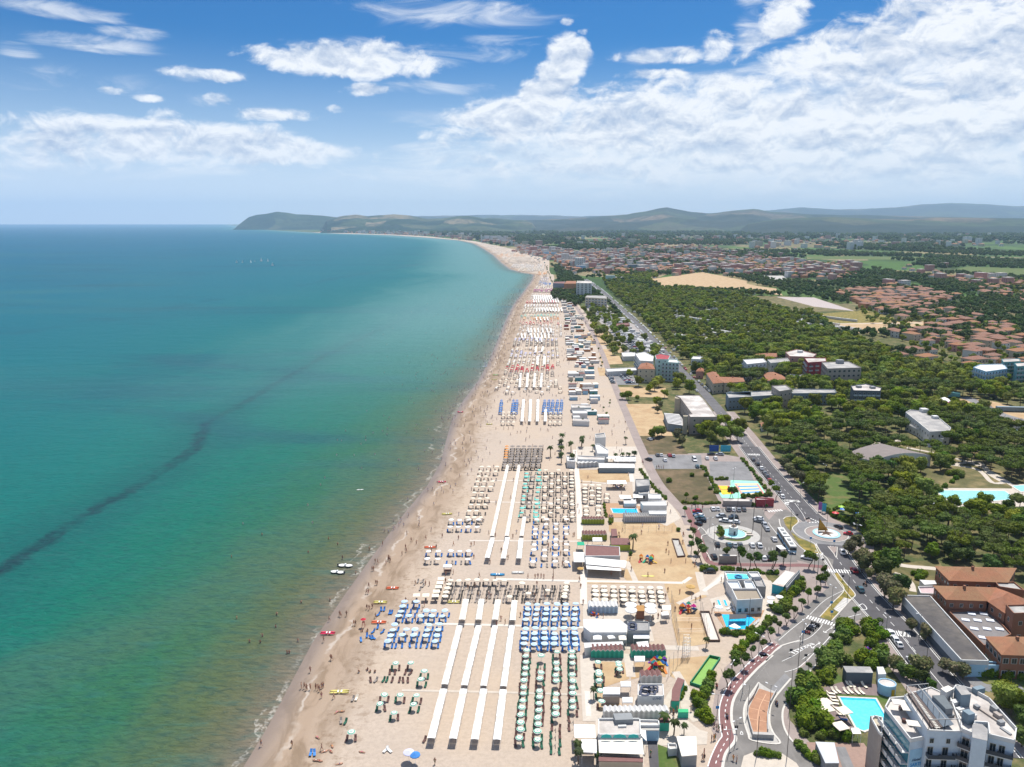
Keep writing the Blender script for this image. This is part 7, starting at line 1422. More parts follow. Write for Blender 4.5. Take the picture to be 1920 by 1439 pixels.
def combo(kind,lc):
 out=[]
 for q in range(2):
  mb=MB();me=UC[kind];base=len(me.materials);mb.add([tuple(v.co) for v in me.vertices],[tuple(p.vertices) for p in me.polygons],0)
  for s in (-1,1):
   L2=LG[lc];mb.add([(v.co.x+s*1.1,v.co.y-.2,v.co.z) for v in L2.vertices],[tuple(p.vertices) for p in L2.polygons],1)
  out.append(loose('umbrella_set',mb.mesh('umbrella_set',[me.materials[0],LG[lc].materials[0]])))
 return out
for bi,(v0,v1,kd,den) in enumerate(BANDS):
 if bi>2 and bi<31:v1=BANDS[bi+1][0]+(1 if bi%2 else 3)*(v0>560)
 den=max(den,.6) if v0<680 else den;y0,y1=G(0,v0).y,G(0,v1).y;pts=[];nrow=max(2,min(14,int((y1-y0)/4.2)))
 xa,xb=float(xs((y0+y1)/2))+(19 if v0>515 else 12),float(np.interp((y0+y1)/2,ry,rx));step=4.4 if v0>500 else 6;n=int((xb-xa)/step);m0=R.uniform(0,1)
 for i in range(n):
  if R.random()<.08:continue
  for j in range(nrow):
   if R.random()>den*(.55+.6*(mnoise.noise(Vector((i*.45,j*.3,bi*3.3)))+.5)):continue
   y=y0+(y1-y0)*(j+.5)/nrow;pts.append((xa+i*step+(y-y0)*.06+R.gauss(0,.15),y+R.gauss(0,.2),.05,0,1.0+(v0<560)*.25))
 scatter('beach_umbrellas',pts,(combo('cream','grey') if kd not in ('cream','white') else combo('white','grey'))[:1]+combo(kd,{'red':'red','navy':'navy','orange':'orange','teal':'teal'}.get(kd,'grey')))
for kd,pts in STF.items():scatter('beach_umbrellas',pts,[loose('umbrella_set',UC[kd])])
for c,pts in LSTF.items():scatter('sun_loungers',pts,[loose('lounger',LG[c])])
# low beach bars behind the umbrellas further on
cnt=0;BB=[(797,775,0,0),(772,745,0,0)]+BANDS[:30]
for bi,(v0,v1,kd,den) in enumerate(BB*3):
 v1=BB[min(31,bi%32+1)][0];y0,y1=G(0,v0).y,G(0,v1).y;y0,y1=y0+(y1-y0)*(bi//32)/3,y0+(y1-y0)*(bi//32+1)/3;xa,xb=float(np.interp(y0,ry,rx))+3,float(xr(y0))-7;x=xa
 while x<xb-6:
  w=R.uniform(3,9);d_=min(R.uniform(2.5,6),(y1-y0)*.7+2);y=y0+R.uniform(0,max(1,y1-y0-d_));
  if R.random()<.62 and x+w<xb and cnt<299:
   cnt+=1;cc=R.choice(['white','white','white','white','cream','lblue','orange','teal','red']);rf=R.choice(['white','white','white','pale','clothc','clothc','grey','brown'])
   r=thing('beach_bar',f"{cc.replace('lblue', 'pale blue')} walled beach bar, {rf.replace('clothc', 'cream')} roof, far sand, {ordn(cnt - 1)} going away",'beach bar',(x+w/2,y,0),.05,'beach bars');h=R.uniform(2.2,3.0)
   mb=MB();mb.box(-w/2,0,0,w/2,d_,h);mb.build('walls',PL[cc],r);mb=MB();mb.box(-w/2-.2,-.3,h+.01,w/2+.2,d_+.2,h+.25);mb.build('roof',RF[rf],r)
  x+=w+R.uniform(.5,3)
scatter('beach_shrubs',[(R.uniform(float(np.interp(y,ry,rx))+2,float(xr(y))-4),y,0,R.uniform(0,6),R.uniform(.5,.95)) for y in [R.uniform(G(0,800).y,G(0,500).y) for _ in range(170)]],tree_src(T_STREET))
# ---------------------------------------------------------------- trees
def boxes(L):return [(min(p[0] for p in q),min(p[1] for p in q),max(p[0] for p in q),max(p[1] for p in q),q) for q in L]
AVL=smooth_line([G(*p) for p in AVE],2)+smooth_line([G(*p) for p in AVN],2)
def sample(poly,sp,ex,keep=lambda x,y:True,avoid=7.0):
 P=[G(*p) for p in poly];x0,x1=min(p.x for p in P),max(p.x for p in P);y0,y1=min(p.y for p in P),max(p.y for p in P);out=[];y=y0
 Q=[(p.x,p.y) for p in P]
 while y<y1:
  s=sp(y) if callable(sp) else sp;x=x0+R.uniform(0,s)
  while x<x1:
   a,b=x+R.uniform(-.35,.35)*s,y+R.uniform(-.35,.35)*s;x+=s
   if not inpoly(a,b,Q) or not keep(a,b):continue
   if abs(a/b)>.72 and b>300:continue
   if any(bx[0]-1.5<a<bx[2]+1.5 and bx[1]-1.5<b<bx[3]+1.5 and (inpoly(a,b,bx[4]) or inpoly(a+2.2,b,bx[4]) or inpoly(a-2.2,b,bx[4]) or inpoly(a,b+4.5,bx[4])) for bx in ex):continue
   if avoid and a<220+b*.12 and any((a-p.x)**2+(b-p.y)**2<avoid**2 for p in AVD):continue
   out.append((a,b))
  y+=s
 return out
AVD=[]
for a,b in zip(AVL,AVL[1:]):
 n=max(1,int((b-a).length/5));AVD+=[a.lerp(b,i/n) for i in range(n)]
AVD=[p for p in AVD if p.y<2500]
EX=boxes(NOGO+FOOT+[[XY(p) for p in WP(k,q)] for k,q in ((9,[(480,660),(640,700),(650,880),(500,800)]),(22,[(620,1110),(1400,1100),(1400,300),(300,100),(0,430)]),(19,[(950,560),(1500,400),(1500,1500),(700,1500),(780,1000)]),(9,[(560,850),(820,870),(800,960),(600,960)]),(9,[(1215,765),(1395,925),(1560,900),(1840,880),(1920,740)]),(9,[(640,545),(850,590),(1240,560),(1240,610),(1050,630),(840,640),(640,580)]),(9,[(1060,350),(1240,420),(1340,450),(1330,530),(1230,500),(1060,380)]),(0,[(1640,1055),(1765,1050),(1760,1105),(1715,1120),(1650,1095)]),(9,[(1100,700),(1600,650),(1780,770),(1200,790)]),(9,[(830,420),(1250,440),(1350,560),(1230,520),(850,460)]))])
REGA=[(1655,1075),(1622,1010),(1575,975),(1538,950),(1495,908),(1462,868),(1428,818),(1395,778),(1362,742),(1318,700),(1300,660),(1400,640),(1560,625),(1700,690),(1960,720),(1960,1110),(1740,1060)]
pa=sample(REGA,lambda y:7.4 if y<420 else 8.8,EX,lambda x,y:y<400 or mnoise.noise(Vector((x/32,y/32,8)))>-.36)
CAMP=[(1310,705),(1252,648),(1210,608),(1170,570),(1140,545),(1130,522),(1230,515),(1250,540),(1440,555),(1500,580),(1560,600),(1570,640),(1500,660),(1400,660)]
CV=[]
for i in range(44):
 cx,cy=(lambda p:(p.x,p.y))(G(R.uniform(1240,1560),R.uniform(568,650)));n=R.randint(5,14)
 if not inpoly(cx,cy,[XY(G(*p)) for p in CAMP]):continue
 for j in range(n):CV.append((cx+j*5.2*.5,cy-j*5.2*.86+R.gauss(0,.5),.1,.5+R.gauss(0,.1),1))
CVG={(int(x//7),int(y//7)) for x,y,*_ in CV}|{(int(x//7),int((y-7)//7)) for x,y,*_ in CV}
pb=sample(CAMP,9.2,EX,lambda x,y:R.random()<.95 and (int(x//7),int(y//7)) not in CVG and mnoise.noise(Vector((x/60,y/60,3)))>-.5,5.5)
pb+=sample([(1090,580),(1118,562),(1180,610),(1300,715),(1240,745),(1205,735),(1150,690)],13,boxes(FOOT),lambda x,y:mnoise.noise(Vector((x/40,y/40,3)))>-.15,7)
def near_type(x,y):
 n=mnoise.noise(Vector((x/45,y/45,1)))
 if y<480:return 'pine' if n>-.16 else ('dark' if n>-.3 else 'broad')
 return 'broad' if n>-.26 else ('pine' if n<-.38 else 'dark')
LMK=[(n_,W(k,x,y)) for n_,k,x,y in (('the roundabout',14,1300,500),('the vaulted sports hall',9,960,560),('the white modernist building',9,1230,380),('the wide park pool',9,1500,830),('the brick school',22,760,200),('the grey institute',10,500,1120),('the dark grey hotel',10,1000,1090),('the magenta fair tent',9,1330,215),('the pink hotel',10,620,890),('the avenue bend',9,30,450),('the light blue hotel',10,1700,980),('the second park pool',9,1850,780),('the small lone orange roofed house',9,120,350),('the white trailer',9,1600,285),('the inland gravel yard',10,1100,740),('the bright market parasols',14,1500,200))]
LMC={};pend=[]
def lm_label(o,what):pend.append((o,what))
def lm_flush():
 G_={}
 for o,what in pend:
  L_,d=min(((n_,math.hypot(o.location.x-p.x,o.location.y-p.y)) for n_,p in LMK),key=lambda t:t[1]);G_.setdefault((what,L_),[]).append((d,o))
 for (what,L_),l in G_.items():
  l.sort(key=lambda t:t[0])
  for i,(d,o) in enumerate(l):o['label']=f"{what}, {ordn(i)} nearest to {L_}"
pa.sort(key=lambda p:p[1]);cntt={'pine':0,'dark':0,'broad':0};rest={'pine':[],'dark':[],'broad':[]};K_={'pine':T_PINE,'dark':T_DARK,'broad':T_BROAD}
LB={'pine':'umbrella pine with flat dark crown in the park east of the avenue','dark':'dark green leafy tree in the park east of the avenue','broad':'olive green broadleaf tree in the wood east of the avenue'}
for x,y in pa:
 k=near_type(x,y)
 if cntt[k]<230:
  cntt[k]+=1;t_=put_tree(K_[k],{'pine':'umbrella_pine','dark':'leafy_tree','broad':'broadleaf_tree'}[k],(x,y,0),LB[k],LB[k].split(' in ')[0].split(' with ')[0]+'s',R.uniform(.72,1.08)*(1.0 if y<420 else 1.15));lm_label(t_,{'pine':'flat crowned umbrella pine','dark':'dark green leafy tree','broad':'olive green broadleaf tree'}[k])
 else:rest[k].append((x,y,0,R.uniform(0,6.28),R.uniform(.85,1.4)))
for k,p in rest.items():scatter('woods',p,tree_src(K_[k]))
scatter('woods',[(x,y,0,R.uniform(0,6.28),R.uniform(.65,1.15)) for x,y in pb],tree_src(T_FARO))
# singly placed trees and shrubs of the seafront
def trees(kind,name,k,pts,fmt,group,z=0.0,s=1.0,cat='tree'):
 for i,q in enumerate(pts):put_tree(kind,name,W(k,q[0],q[1],z),fmt.format(ordn(i)),group,s*(q[2] if len(q)>2 else R.uniform(.9,1.15)),cat=cat)
SM='small round crowned tree {}'
trees(T_STREET,'street_tree',20,[(1425,840),(1320,925),(1210,1040),(1100,1165),(980,1300),(840,1400)],SM.format('{} from the top along the edge of the seafront walk'),'young promenade trees',s=.95)
trees(T_STREET,'street_tree',18,[(660,175,1.2),(435,420,1.5),(540,250,1.3),(1380,370,1.1),(1490,230,.8)],'crooked seafront tree with a bare trunk beside the cycle path, {} of its line','cycle path trees')
trees(T_STREET,'street_tree',21,[(530,405,1.6),(600,325),(480,510),(375,575),(300,665),(200,760),(95,850),(690,1100),(485,1350),(970,790),(1300,880)],'small round tree beside the curved junction, {} counting down its edges','junction trees')
trees(T_STREET,'street_tree',15,[(165,960,1.3),(240,1180,1.5),(300,1310,1.8),(110,770),(35,570),(120,1020),(930,1400,1.7),(1060,1420,1.4),(1180,1410,1.6),(1425,1410,1.7),(1590,1340,1.2),(50,350),(745,350,1.5),(820,345,1.4),(1095,400,1.2),(1480,320,1.6),(1395,200,1.4),(1330,480,.6),(680,1300,1.3),(200,1290),(135,1180)],'crooked seafront tree around the fountain car park, {} of them','car park trees')
trees(T_STREET,'street_tree',14,[(70,1250,1.3),(730,1210,1.6),(820,1230,1.3),(1030,1260,.6),(980,1410),(270,1180,1.2)],'crooked tree at the foot of the bus lane, {} of them','bus lane trees')
trees(T_GREY,'tamarisk',14,[(1450,960,1.2),(1560,880,1.1),(1680,1260,1.3),(1720,1180,1.1)],'brownish feathery tree on the verge below the roundabout, {} of four','verge trees');trees(T_GREY,'tamarisk',21,[(1065,170,1.2),(1355,500,1.6),(1470,640,1.3),(1180,260,.8)],'brownish avenue tree across from the crossings, {} of four','avenue trees');trees(T_GREY,'tamarisk',22,[(250,900),(430,1220,.8),(550,1280),(640,1300,.9),(110,800,.7)],'thin brown tree on the strip before the long hall, {} of five','strip trees')
trees(T_GREY,'tamarisk',9,[(280,690),(320,730,1.1),(370,760,1.2),(420,790,1.2),(450,830,1.2),(500,850),(250,650),(340,680),(400,720)],'greyish flowering tamarisk along the avenue hedge, {} going down','avenue tamarisks')
trees(T_DARK,'leafy_tree',21,[(1320,250,1.0),(1440,180,1.1),(1580,420,.8),(1250,120,.9)],'dark leafy tree at the corner of the school garden, {} of four','garden corner trees');trees(T_BROAD,'broadleaf_tree',23,[(830,540,.85),(750,560,.6),(900,520,.7)],'bright green tree with two cars under it on the dry field, {} of three','dry field trees');trees(T_GREY,'tamarisk',23,[(1060,400,.9),(1150,600,1.1),(1250,700,1.2),(1180,520,.9),(830,130,.9),(870,70)],'brown green bushy tree before the colony, {} of six','colony trees')
trees(T_BROAD,'broadleaf_tree',13,[(900,1190,.95),(1050,1150,1.0),(1200,1250,1.1),(1380,1300,1.1),(1550,1270,1),(1700,1300,1),(1300,1000,.9),(1450,950,.9),(1100,1380,.9),(1750,1120,1),(1600,1100,.9)],'leafy olive green tree in front of the colony end wall, {} of the clump','colony clump')
trees(T_BROAD,'broadleaf_tree',11,[(1000,1330,.8),(960,1330,.7),(1190,1380,.9),(1245,1320,.7),(1340,1240,1.1),(1410,1290,1.2),(1450,1150,1),(1060,1340,.5),(560,640,.9),(600,645,.9),(630,640,1),(540,628,.8),(680,660,.9),(580,630,.9)],'seafront tree among the low buildings, {} of many','seafront trees')
for i,(x,y) in enumerate(((1035,500),(1030,545),(1030,590),(1032,640),(1100,560),(955,595),(1175,520),(1105,650))):tm,cm=R.choice(T_PALM);r=thing('palm_tree',f"tall palm at the head of the beach, {ordn(i)} from the far end",'palm',W(7,x,y),R.uniform(0,6),'beach palms');r.scale=(1.4,)*3;place('trunk',tm,r);place('crown',cm,r)
for i,(k,x,y,s) in enumerate(((8,540,445,1.1),(8,585,445,1.1),(8,630,445,1.3),(8,485,440,.9),(8,215,340,1.2),(8,300,365,.9),(8,620,1140,1.4),(4,320,550,.8),(4,130,1180,.9),(4,145,1280,.9),(4,1220,950,1),(4,1120,900,1.1),(4,355,1280,.7),(4,1335,950,.7),(20,180,1250,.8),(8,565,310,1))):tm,cm=R.choice(T_PALM);r=thing('palm_tree',f"small palm beside the beach club roofs, {ordn(i)} noted from the far side",'palm',W(k,x,y),R.uniform(0,6),'club palms');r.scale=(s,)*3;place('trunk',tm,r);place('crown',cm,r)
# hedges and shrubberies: rows of bushes
def hedge(label,k,pts,w=1.0,kind=None,s=1.0,dens=1.0):
 P=smooth_line(WP(k,pts),6);c=P[0];kind=kind or T_BUSH;vs=[];fs=[]
 me_l=[];acc=0;r=thing('hedge',label,'hedge',(c.x,c.y,0));n=0;last=None
 for a in P:
  if last is not None and (a-last).length<1.5/dens*s:continue
  last=a;tm,cm=R.choice(kind);q=place('bush',cm,r,(a.x-c.x+R.gauss(0,w*.4),a.y-c.y+R.gauss(0,w*.4),-.3),R.uniform(0,6),s*R.uniform(.75,1.15));n+=1
for lb,k,pts,w,s in (('thick hedge between the club pool and the road, upper part',20,[(1500,420),(1380,560),(1260,650),(1180,760)],2.4,1.15),('second line of the thick hedge beside the rusty roofed studio',20,[(1510,300),(1420,480),(1300,620),(1220,740)],1.5,1.2),('thick hedge along the near side of the club pool',20,[(1120,850),(1000,960),(880,1090),(800,1170)],1.6,1.05),('dark hedge at the foot of the club pool',20,[(440,1040),(560,1075),(700,1060),(830,1000)],.8,.8),('green bushes left of the cycle path',18,[(230,330),(170,450),(110,560),(60,640),(150,680)],1.6,1.15),('dark bushes at the lower end of the green court',18,[(120,780),(180,860),(220,930),(120,700)],1.2,1.1),
('bushes between the green court and the lamp',20,[(560,1420),(640,1340),(700,1270),(720,1200)],1.5,1.0),('tall green trees of the hotel garden along the road',19,[(500,110),(380,250),(280,400),(180,520),(130,620)],2.6,1.7),('dense bright hedge mass left of the hotel pool',19,[(80,560),(200,620),(330,700),(120,760),(280,820),(420,880),(160,900),(320,960),(480,930)],3.0,1.7),('shrubbery along the wall behind the carport',19,[(200,1020),(400,1050),(600,1040),(740,1060)],1.0,1.1),('bushes at the top of the hotel garden',19,[(520,40),(640,60),(800,90),(950,100),(1080,150)],1.6,1.5),
('garden bushes below the bus lane corner',21,[(820,860),(900,930),(840,1020),(760,1090),(700,1180),(640,1280),(560,1340)],2.5,1.6),('bushes beside the pink slide',21,[(1130,850),(1200,900),(1250,1000),(1180,1060),(1300,1150),(1180,1300),(1300,1330)],2.2,1.5),('round trimmed bush row beside the carport',19,[(110,1150),(180,1230),(250,1310),(310,1350)],.3,.75),('green round bushes right of the trimmed row',19,[(350,1330),(390,1420)],.5,.9),('hedge across the seaward end of the dry field',15,[(0,370),(200,385),(400,390),(570,375)],.4,.6),('hedge in front of the low bar by the courts',15,[(690,400),(900,405),(1150,415)],.5,.65),('green hedge mound before the striped court',15,[(960,290),(1150,265),(1350,255)],1.2,.9),('green hedge beyond the yellow court',8,[(1245,595),(1390,590)],.8,.8),('hedge line right of the dry field',8,[(1180,500),(1240,600),(1290,700)],1,.8),('promenade hedge beside the club house',8,[(680,520),(740,600),(800,680),(880,750)],.5,.7),('long hedge along the top of the pool club',20,[(430,150),(640,155),(900,190),(1190,195)],.6,.7),('round bushes by the parked jeep',20,[(130,150),(320,150)],.4,.9),('trimmed hedge following the roundabout fence',14,[(1060,190),(1250,310),(1450,370),(1640,420)],.8,.9),('avenue hedge beside the tennis courts',8,[(1480,430),(1560,520),(1640,620),(1700,700)],.6,.7),('low hedge at the end of the pool deck',8,[(392,790),(408,890)],.2,.5),('bushes under the school corner',22,[(800,1240),(930,1250),(1100,1280),(1250,1290)],.8,1.1),('bushes in the school garden rings',22,[(140,210),(240,200),(200,260)],.8,.9),('hedge on the traffic islet at the bottom edge',18,[(830,1290),(920,1290),(1010,1300),(1110,1310)],.4,.8),('grey green shrubs beside the wide park pool',9,[(1370,690),(1440,700),(1230,850),(1330,870)],1.5,1.2),('yellow green bush beside the curved cabins',4,[(1330,440),(1290,560)],.3,.5),('low dark hedge on the near park edge',14,[(1660,460),(1760,640),(1900,800)],1.5,1.4),('hedge behind the market parasols',14,[(1180,160),(1480,60),(1700,120)],.6,.7)):
 hedge(lb,k,pts,w,s=s,kind=T_BUSH)
for i,(x,y,s) in enumerate(((1230,600,.8),(1620,1250,1.1))):pass
trees(T_BROAD,'broadleaf_tree',12,[(1620,470,.85),(1720,420,.8),(1760,520,.8),(1650,380,.7)],'bright leafy tree right of the balconied hotel, {} of four','hotel side trees');trees(T_DARK,'leafy_tree',12,[(1890,900,.7),(1910,680,.7),(700,150,.55),(560,110,.6),(450,60,.6),(800,230,.4)],'dark tree close behind the balconied hotel, {} of six','hotel back trees');trees(T_GREY,'tamarisk',12,[(620,30,1.1),(350,10,1.0),(730,80,1.0)],'brownish tree between hotel and avenue, {} of three','hotel avenue trees');trees(T_BUSH,'shrub',23,[(1410,1200,.9),(1030,1300,.9)],'lone bush on the brown field, {} of two','field bushes',cat='shrub');trees(T_BUSH,'shrub',8,[(1235,670,.7),(1115,745,.7),(445,945,.6),(985,1000,.7),(600,1190,.6)],'low dark shrub on the sand or field edge, {} of five','low shrubs',cat='shrub')
tagc=0
# ---------------------------------------------------------------- vehicles
def carp(k,L,where,grp):
 for i,(x,y,dx,dy,ci,m) in enumerate(L):
  p=W(k,x,y);q=W(k,x+dx,y+dy);d=(q-p).normalized();put_car(p-d*2,p+d*2,ci,f"{where}, {ordn(i)} from the top left",m,grp)
carp(15,[(480,480,10,20,0,0),(552,480,10,20,0,2),(720,490,10,20,2,1),(800,490,12,20,0,0),(885,495,10,20,6,0),(968,490,12,20,2,0),(230,515,30,0,5,0),(230,575,30,3,4,2),(265,590,30,4,0,0),(280,630,30,6,7,1),(300,665,30,4,3,0),(250,715,16,6,3,2),(610,595,30,-2,1,1),(800,600,30,-4,2,0),(810,625,30,2,3,0),(660,670,30,4,0,1),(830,690,30,4,0,0),(1200,640,30,6,0,1),(1210,675,30,6,6,0),(1295,730,12,20,1,1),(1335,800,14,20,1,0),(1450,965,12,18,0,0),(550,1050,8,20,3,0),(735,1055,12,20,7,0),(825,1060,12,20,1,2),(910,1055,10,20,2,0),(1100,1060,12,20,0,0),(1215,1065,14,20,0,1),(495,1245,12,20,3,1),(1180,1250,8,20,2,2),(1285,1265,12,20,0,0),(1365,1265,14,20,3,0)],'in the fountain car park','cars in the fountain car park')
carp(14,[(1265,485,30,16,3,0),(1335,940,8,22,0,1),(700,1045,30,6,0,1),(1545,1270,14,18,5,0)],'near the roundabout','cars near the roundabout');carp(14,[(1440,610,30,4,5,2)],'half hidden by a tree right of the roundabout','cars near the roundabout')
carp(21,[(1045,400,12,14,7,1),(1430,960,20,24,0,0),(1490,1045,18,24,0,0),(1540,1110,18,24,0,2)],'on the avenue below the crossings','cars on the avenue');carp(22,[(105,1125,14,20,0,1),(245,1280,16,22,7,0)],'on the kerb opposite the long hall','cars on the avenue')
carp(8,[(1575,440,10,14,2,0),(1610,475,10,14,3,0),(1640,510,10,14,0,1),(1665,545,10,14,6,0),(1685,575,10,14,2,1),(1705,605,10,14,5,0),(1735,640,10,14,0,2),(1775,690,12,12,0,0),(1805,735,10,16,0,1),(1240,398,20,0,3,0),(1310,398,20,2,1,1),(1208,430,4,8,0,0),(1275,432,6,8,0,1),(815,405,6,8,2,0),(845,405,6,8,0,2),(910,407,6,8,5,0),(940,410,6,8,1,0),(875,445,6,8,0,0),(1130,495,4,8,7,0),(745,440,12,4,3,1),(1230,1330,16,0,3,1)],'around the upper car parks and kerbs','cars by the upper car parks');carp(23,[(700,590,12,6,1,0),(740,580,12,6,3,0)],'under the lone green tree','cars under the tree')
for v_,r_,a in ((VAN,(8,1108,440),(0,1)),):p=W(*r_);put_car(p-Vector((0,2.4,0)),p+Vector((0,2.4,0)),0,'parked on the grey upper car park',proto=VAN,group='vans',name='camper_van')
LIN=[]
def carline(k,a,b,n,rot,jit=.12):
 A,B=W(k,*a),W(k,*b)
 for i in range(n):p=A.lerp(B,(i+.5)/n);LIN.append((p.x+R.gauss(0,jit),p.y+R.gauss(0,jit),rot+(math.pi if R.random()<.4 else 0)))
for a,b,n in (((870,1160),(900,1225),9),((940,1158),(1005,1225),10),((965,1158),(1035,1225),10)):carline(11,a,b,n,1.5)
for t in range(20):carline(11,(715+t*17,700+t*14),(835+t*17,710+t*14),14,1.6,1.5)
for t in range(12):carline(11,(890+t*14,880+t*14),(1010+t*15,870+t*15),12,1.5,1.2)
CV2=[(p.x,p.y,.1,R.gauss(1.5,.1),R.uniform(.8,1.2)) for p in [W(11,R.uniform(0,120)+730+t*36,705+t*29) for t in [R.uniform(0,12) for _ in range(110)]]]
for s in (-4.6,4.6):
 q=smooth_line([G(*p) for p in AVN[8:17]],8)
 for a,b in zip(q,q[1:]):
  L_=(b-a).length;d=(b-a).normalized();nn=Vector((-d.y,d.x))
  for i in range(int(L_/6)):
   if R.random()<.6:p=a+d*i*6+nn*s;LIN.append((p.x,p.y,math.atan2(d.y,d.x)+math.pi/2))
carline(23,(1000,960),(1001,961),0,0);carline(10,(1125,705),(1225,725),12,.7);LIN.sort(key=lambda t:t[1])
for i,(x,y,rz) in enumerate(LIN[:200]):ci=R.choice([0,0,1,1,2,3,4,5,6]);o=place('parked_car',R.choice(CARM),None,(x,y,.1),rz);o.color=(*CCOL[ci][0],1);tag(o,f"{CCOL[ci][1]} car parked far along the seafront, {ordn(i)} going away",'car','cars parked far along the seafront')
WC=[]
for m_ in CARM:
 for ci in (0,1,2,4):o=loose('car',m_);o.color=(*CCOL[ci][0],1);WC.append(o)
scatter('parked_cars',[(x,y,.1,rz,1) for x,y,rz in LIN[200:]],WC)
# articulated bus
def bus():
 a,b=W(14,450,950),W(14,215,600);a.z=b.z=0;d=(b-a).normalized();rz=math.atan2(d.y,d.x)-math.pi/2;c=(a+b)/2;r=thing('articulated_bus','white and blue articulated bus waiting beside the grass island','bus',(c.x,c.y,.1),rz);L_=(b-a).length/2
 for nm,y0,y1 in (('front_section',-L_,-.5),('rear_section',.5,L_)):
  mb=MB();mb.box(-1.25,y0,.35,1.25,y1,1.25,0);mb.box(-1.25,y0,1.25,1.25,y1,2.5,1);mb.box(-1.25,y0,2.5,1.25,y1,3.0,2);s=mb.build(nm,[PL['lblue'],GLASS,PL['white']],r)
  for q in (.3,.7):mb=MB();mb.box(-.6,y0+(y1-y0)*q-.8,3.0,.6,y0+(y1-y0)*q+.8,3.25);mb.build('roof_unit',PL['grey'],s)
  for q in (.22,.78):
   for x in (-1.15,1.15):mb=MB();mb.tube((x-.12,y0+(y1-y0)*q,.45),(x+.12,y0+(y1-y0)*q,.45),.45,n=10);mb.build('wheel',TYRE,r)
 mb=MB();mb.box(-1.15,-.5,.4,1.15,.5,2.9);mb.build('bellows',DKST,r);p=W(14,225,940);t=thing('bus_shelter','small bus shelter with flat white roof beside the bus','shelter',p,.2);mb=MB();mb.box(-1.2,-1.8,2.4,1.2,1.8,2.55);mb.build('roof',WPLAST,t);mb=MB();mb.box(-1.1,1.6,0,1.1,1.65,2.4);mb.build('glass_wall',GLASS,t)
 for x in (-1.1,1.1):mb=MB();mb.tube((x,-1.7,0),(x,-1.7,2.4),.05,n=4);mb.build('post',STEEL,t)
bus()
# motorbikes
def bike_mesh():
 mb=MB();mb.tube((-.06,-.65,.3),(.06,-.65,.3),.3,n=10,m=1);mb.tube((-.06,.6,.3),(.06,.6,.3),.3,n=10,m=1);mb.box(-.16,-.3,.3,.16,.75,.72,0);mb.box(-.12,-.7,.45,.12,-.4,1.0,0);mb.tube((-.35,-.5,1.05),(.35,-.5,1.05),.03,n=4,m=1);mb.box(-.14,0,.72,.14,.7,.82,1);return mb.mesh('motor_scooter',[PAINTC,TYRE])
BK=bike_mesh()
for i,(x,y,c) in enumerate(((440,835,3),(455,850,3),(430,860,0),(480,860,3),(415,880,4),(445,885,0),(400,900,3),(420,912,2),(385,905,3),(370,955,5),(350,945,5),(495,850,3))):p=W(21,x,y);o=place('motor_scooter',BK,None,(p.x,p.y,.12),.8+R.gauss(0,.2));o.color=(*CCOL[c][0],1);tag(o,f"{CCOL[c][1]} scooter in the marked bay at the junction, {ordn(i)} from the far end",'scooter','scooters in the bay')
for i,(k,x,y,rz,c) in enumerate(((21,1108,335,.6,3),(18,1073,640,.1,4),(18,300,410,0,5),(18,432,800,.1,4))):p=W(k,x,y);o=place('motor_scooter',BK,None,(p.x,p.y,.12),rz);o.color=(*CCOL[c][0],1);tag(o,f"{CCOL[c][1]} two wheeler {('riding down the avenue','on the right lane by the ramp','on the paving below the green court','on the red cycle path')[i]}",'scooter');put_person((p.x,p.y,.55),('down the avenue','beside the ramp','below green court','along red path')[i],'sit',True,rz,label=None)
# lamps and masts
for i,(k,x,y) in enumerate(((18,635,480),(18,1245,670),(18,815,1310),(18,1205,1340),(18,305,790),(18,490,360),(21,248,1400),(21,885,480),(21,680,570),(21,490,280),(21,1375,960),(21,310,1050),(15,1115,800),(15,1240,1025),(15,870,460),(15,1305,490),(15,425,840),(15,500,965),(14,400,540),(14,1050,540),(14,1590,700),(14,895,1300),(20,780,1000),(20,1375,120),(22,180,880),(22,240,1270),(8,1420,600),(8,1570,1000),(18,545,1130),(18,460,1260),(9,1240,1010),(9,1805,1070),(9,735,1120),(9,360,860),(9,520,700),(20,925,1350),(18,700,760),(18,985,660))):
 pr_=(MAST,LAMP2,LAMP1)[0 if i in (1,2,3,6,7,12,13,14,15,18,19,22,25,27) else (1 if i%3 else 2)];pr_.put(W(k,x,y),R.uniform(0,3),f"{'tall brown mast' if pr_ is MAST else ('two armed street lamp' if pr_ is LAMP2 else 'single arm street lamp')} by the seafront roads, {ordn(i)} noted from the ramp",'street lamps and masts')
SG=mat('sign_blue',(.02,.25,.45),.5)
for i,(k,x,y,h) in enumerate(((21,305,1040,3.4),(21,675,770,3.2),(21,672,640,3),(18,305,790,3.2),(14,1185,800,2.4),(14,760,790,3.4),(14,985,1150,2.6),(14,520,310,2),(14,725,370,2),(14,690,380,2),(21,345,1290,2),(21,155,1230,2.2),(21,820,270,2.2),(18,550,1000,2.2))):p=W(k,x,y);t=thing('road_sign',f"{'blue' if i < 5 else 'dark'} road sign on a post near the junctions, {ordn(i)} of many",'sign',p,0,'road signs');mb=MB();mb.tube((0,0,0),(0,0,h),.05,n=4);mb.build('post',STEEL,t);mb=MB();mb.box(-.45,-.06,h-.8,.45,-.02,h);mb.build('panel',SG if i<6 else DKST,t)
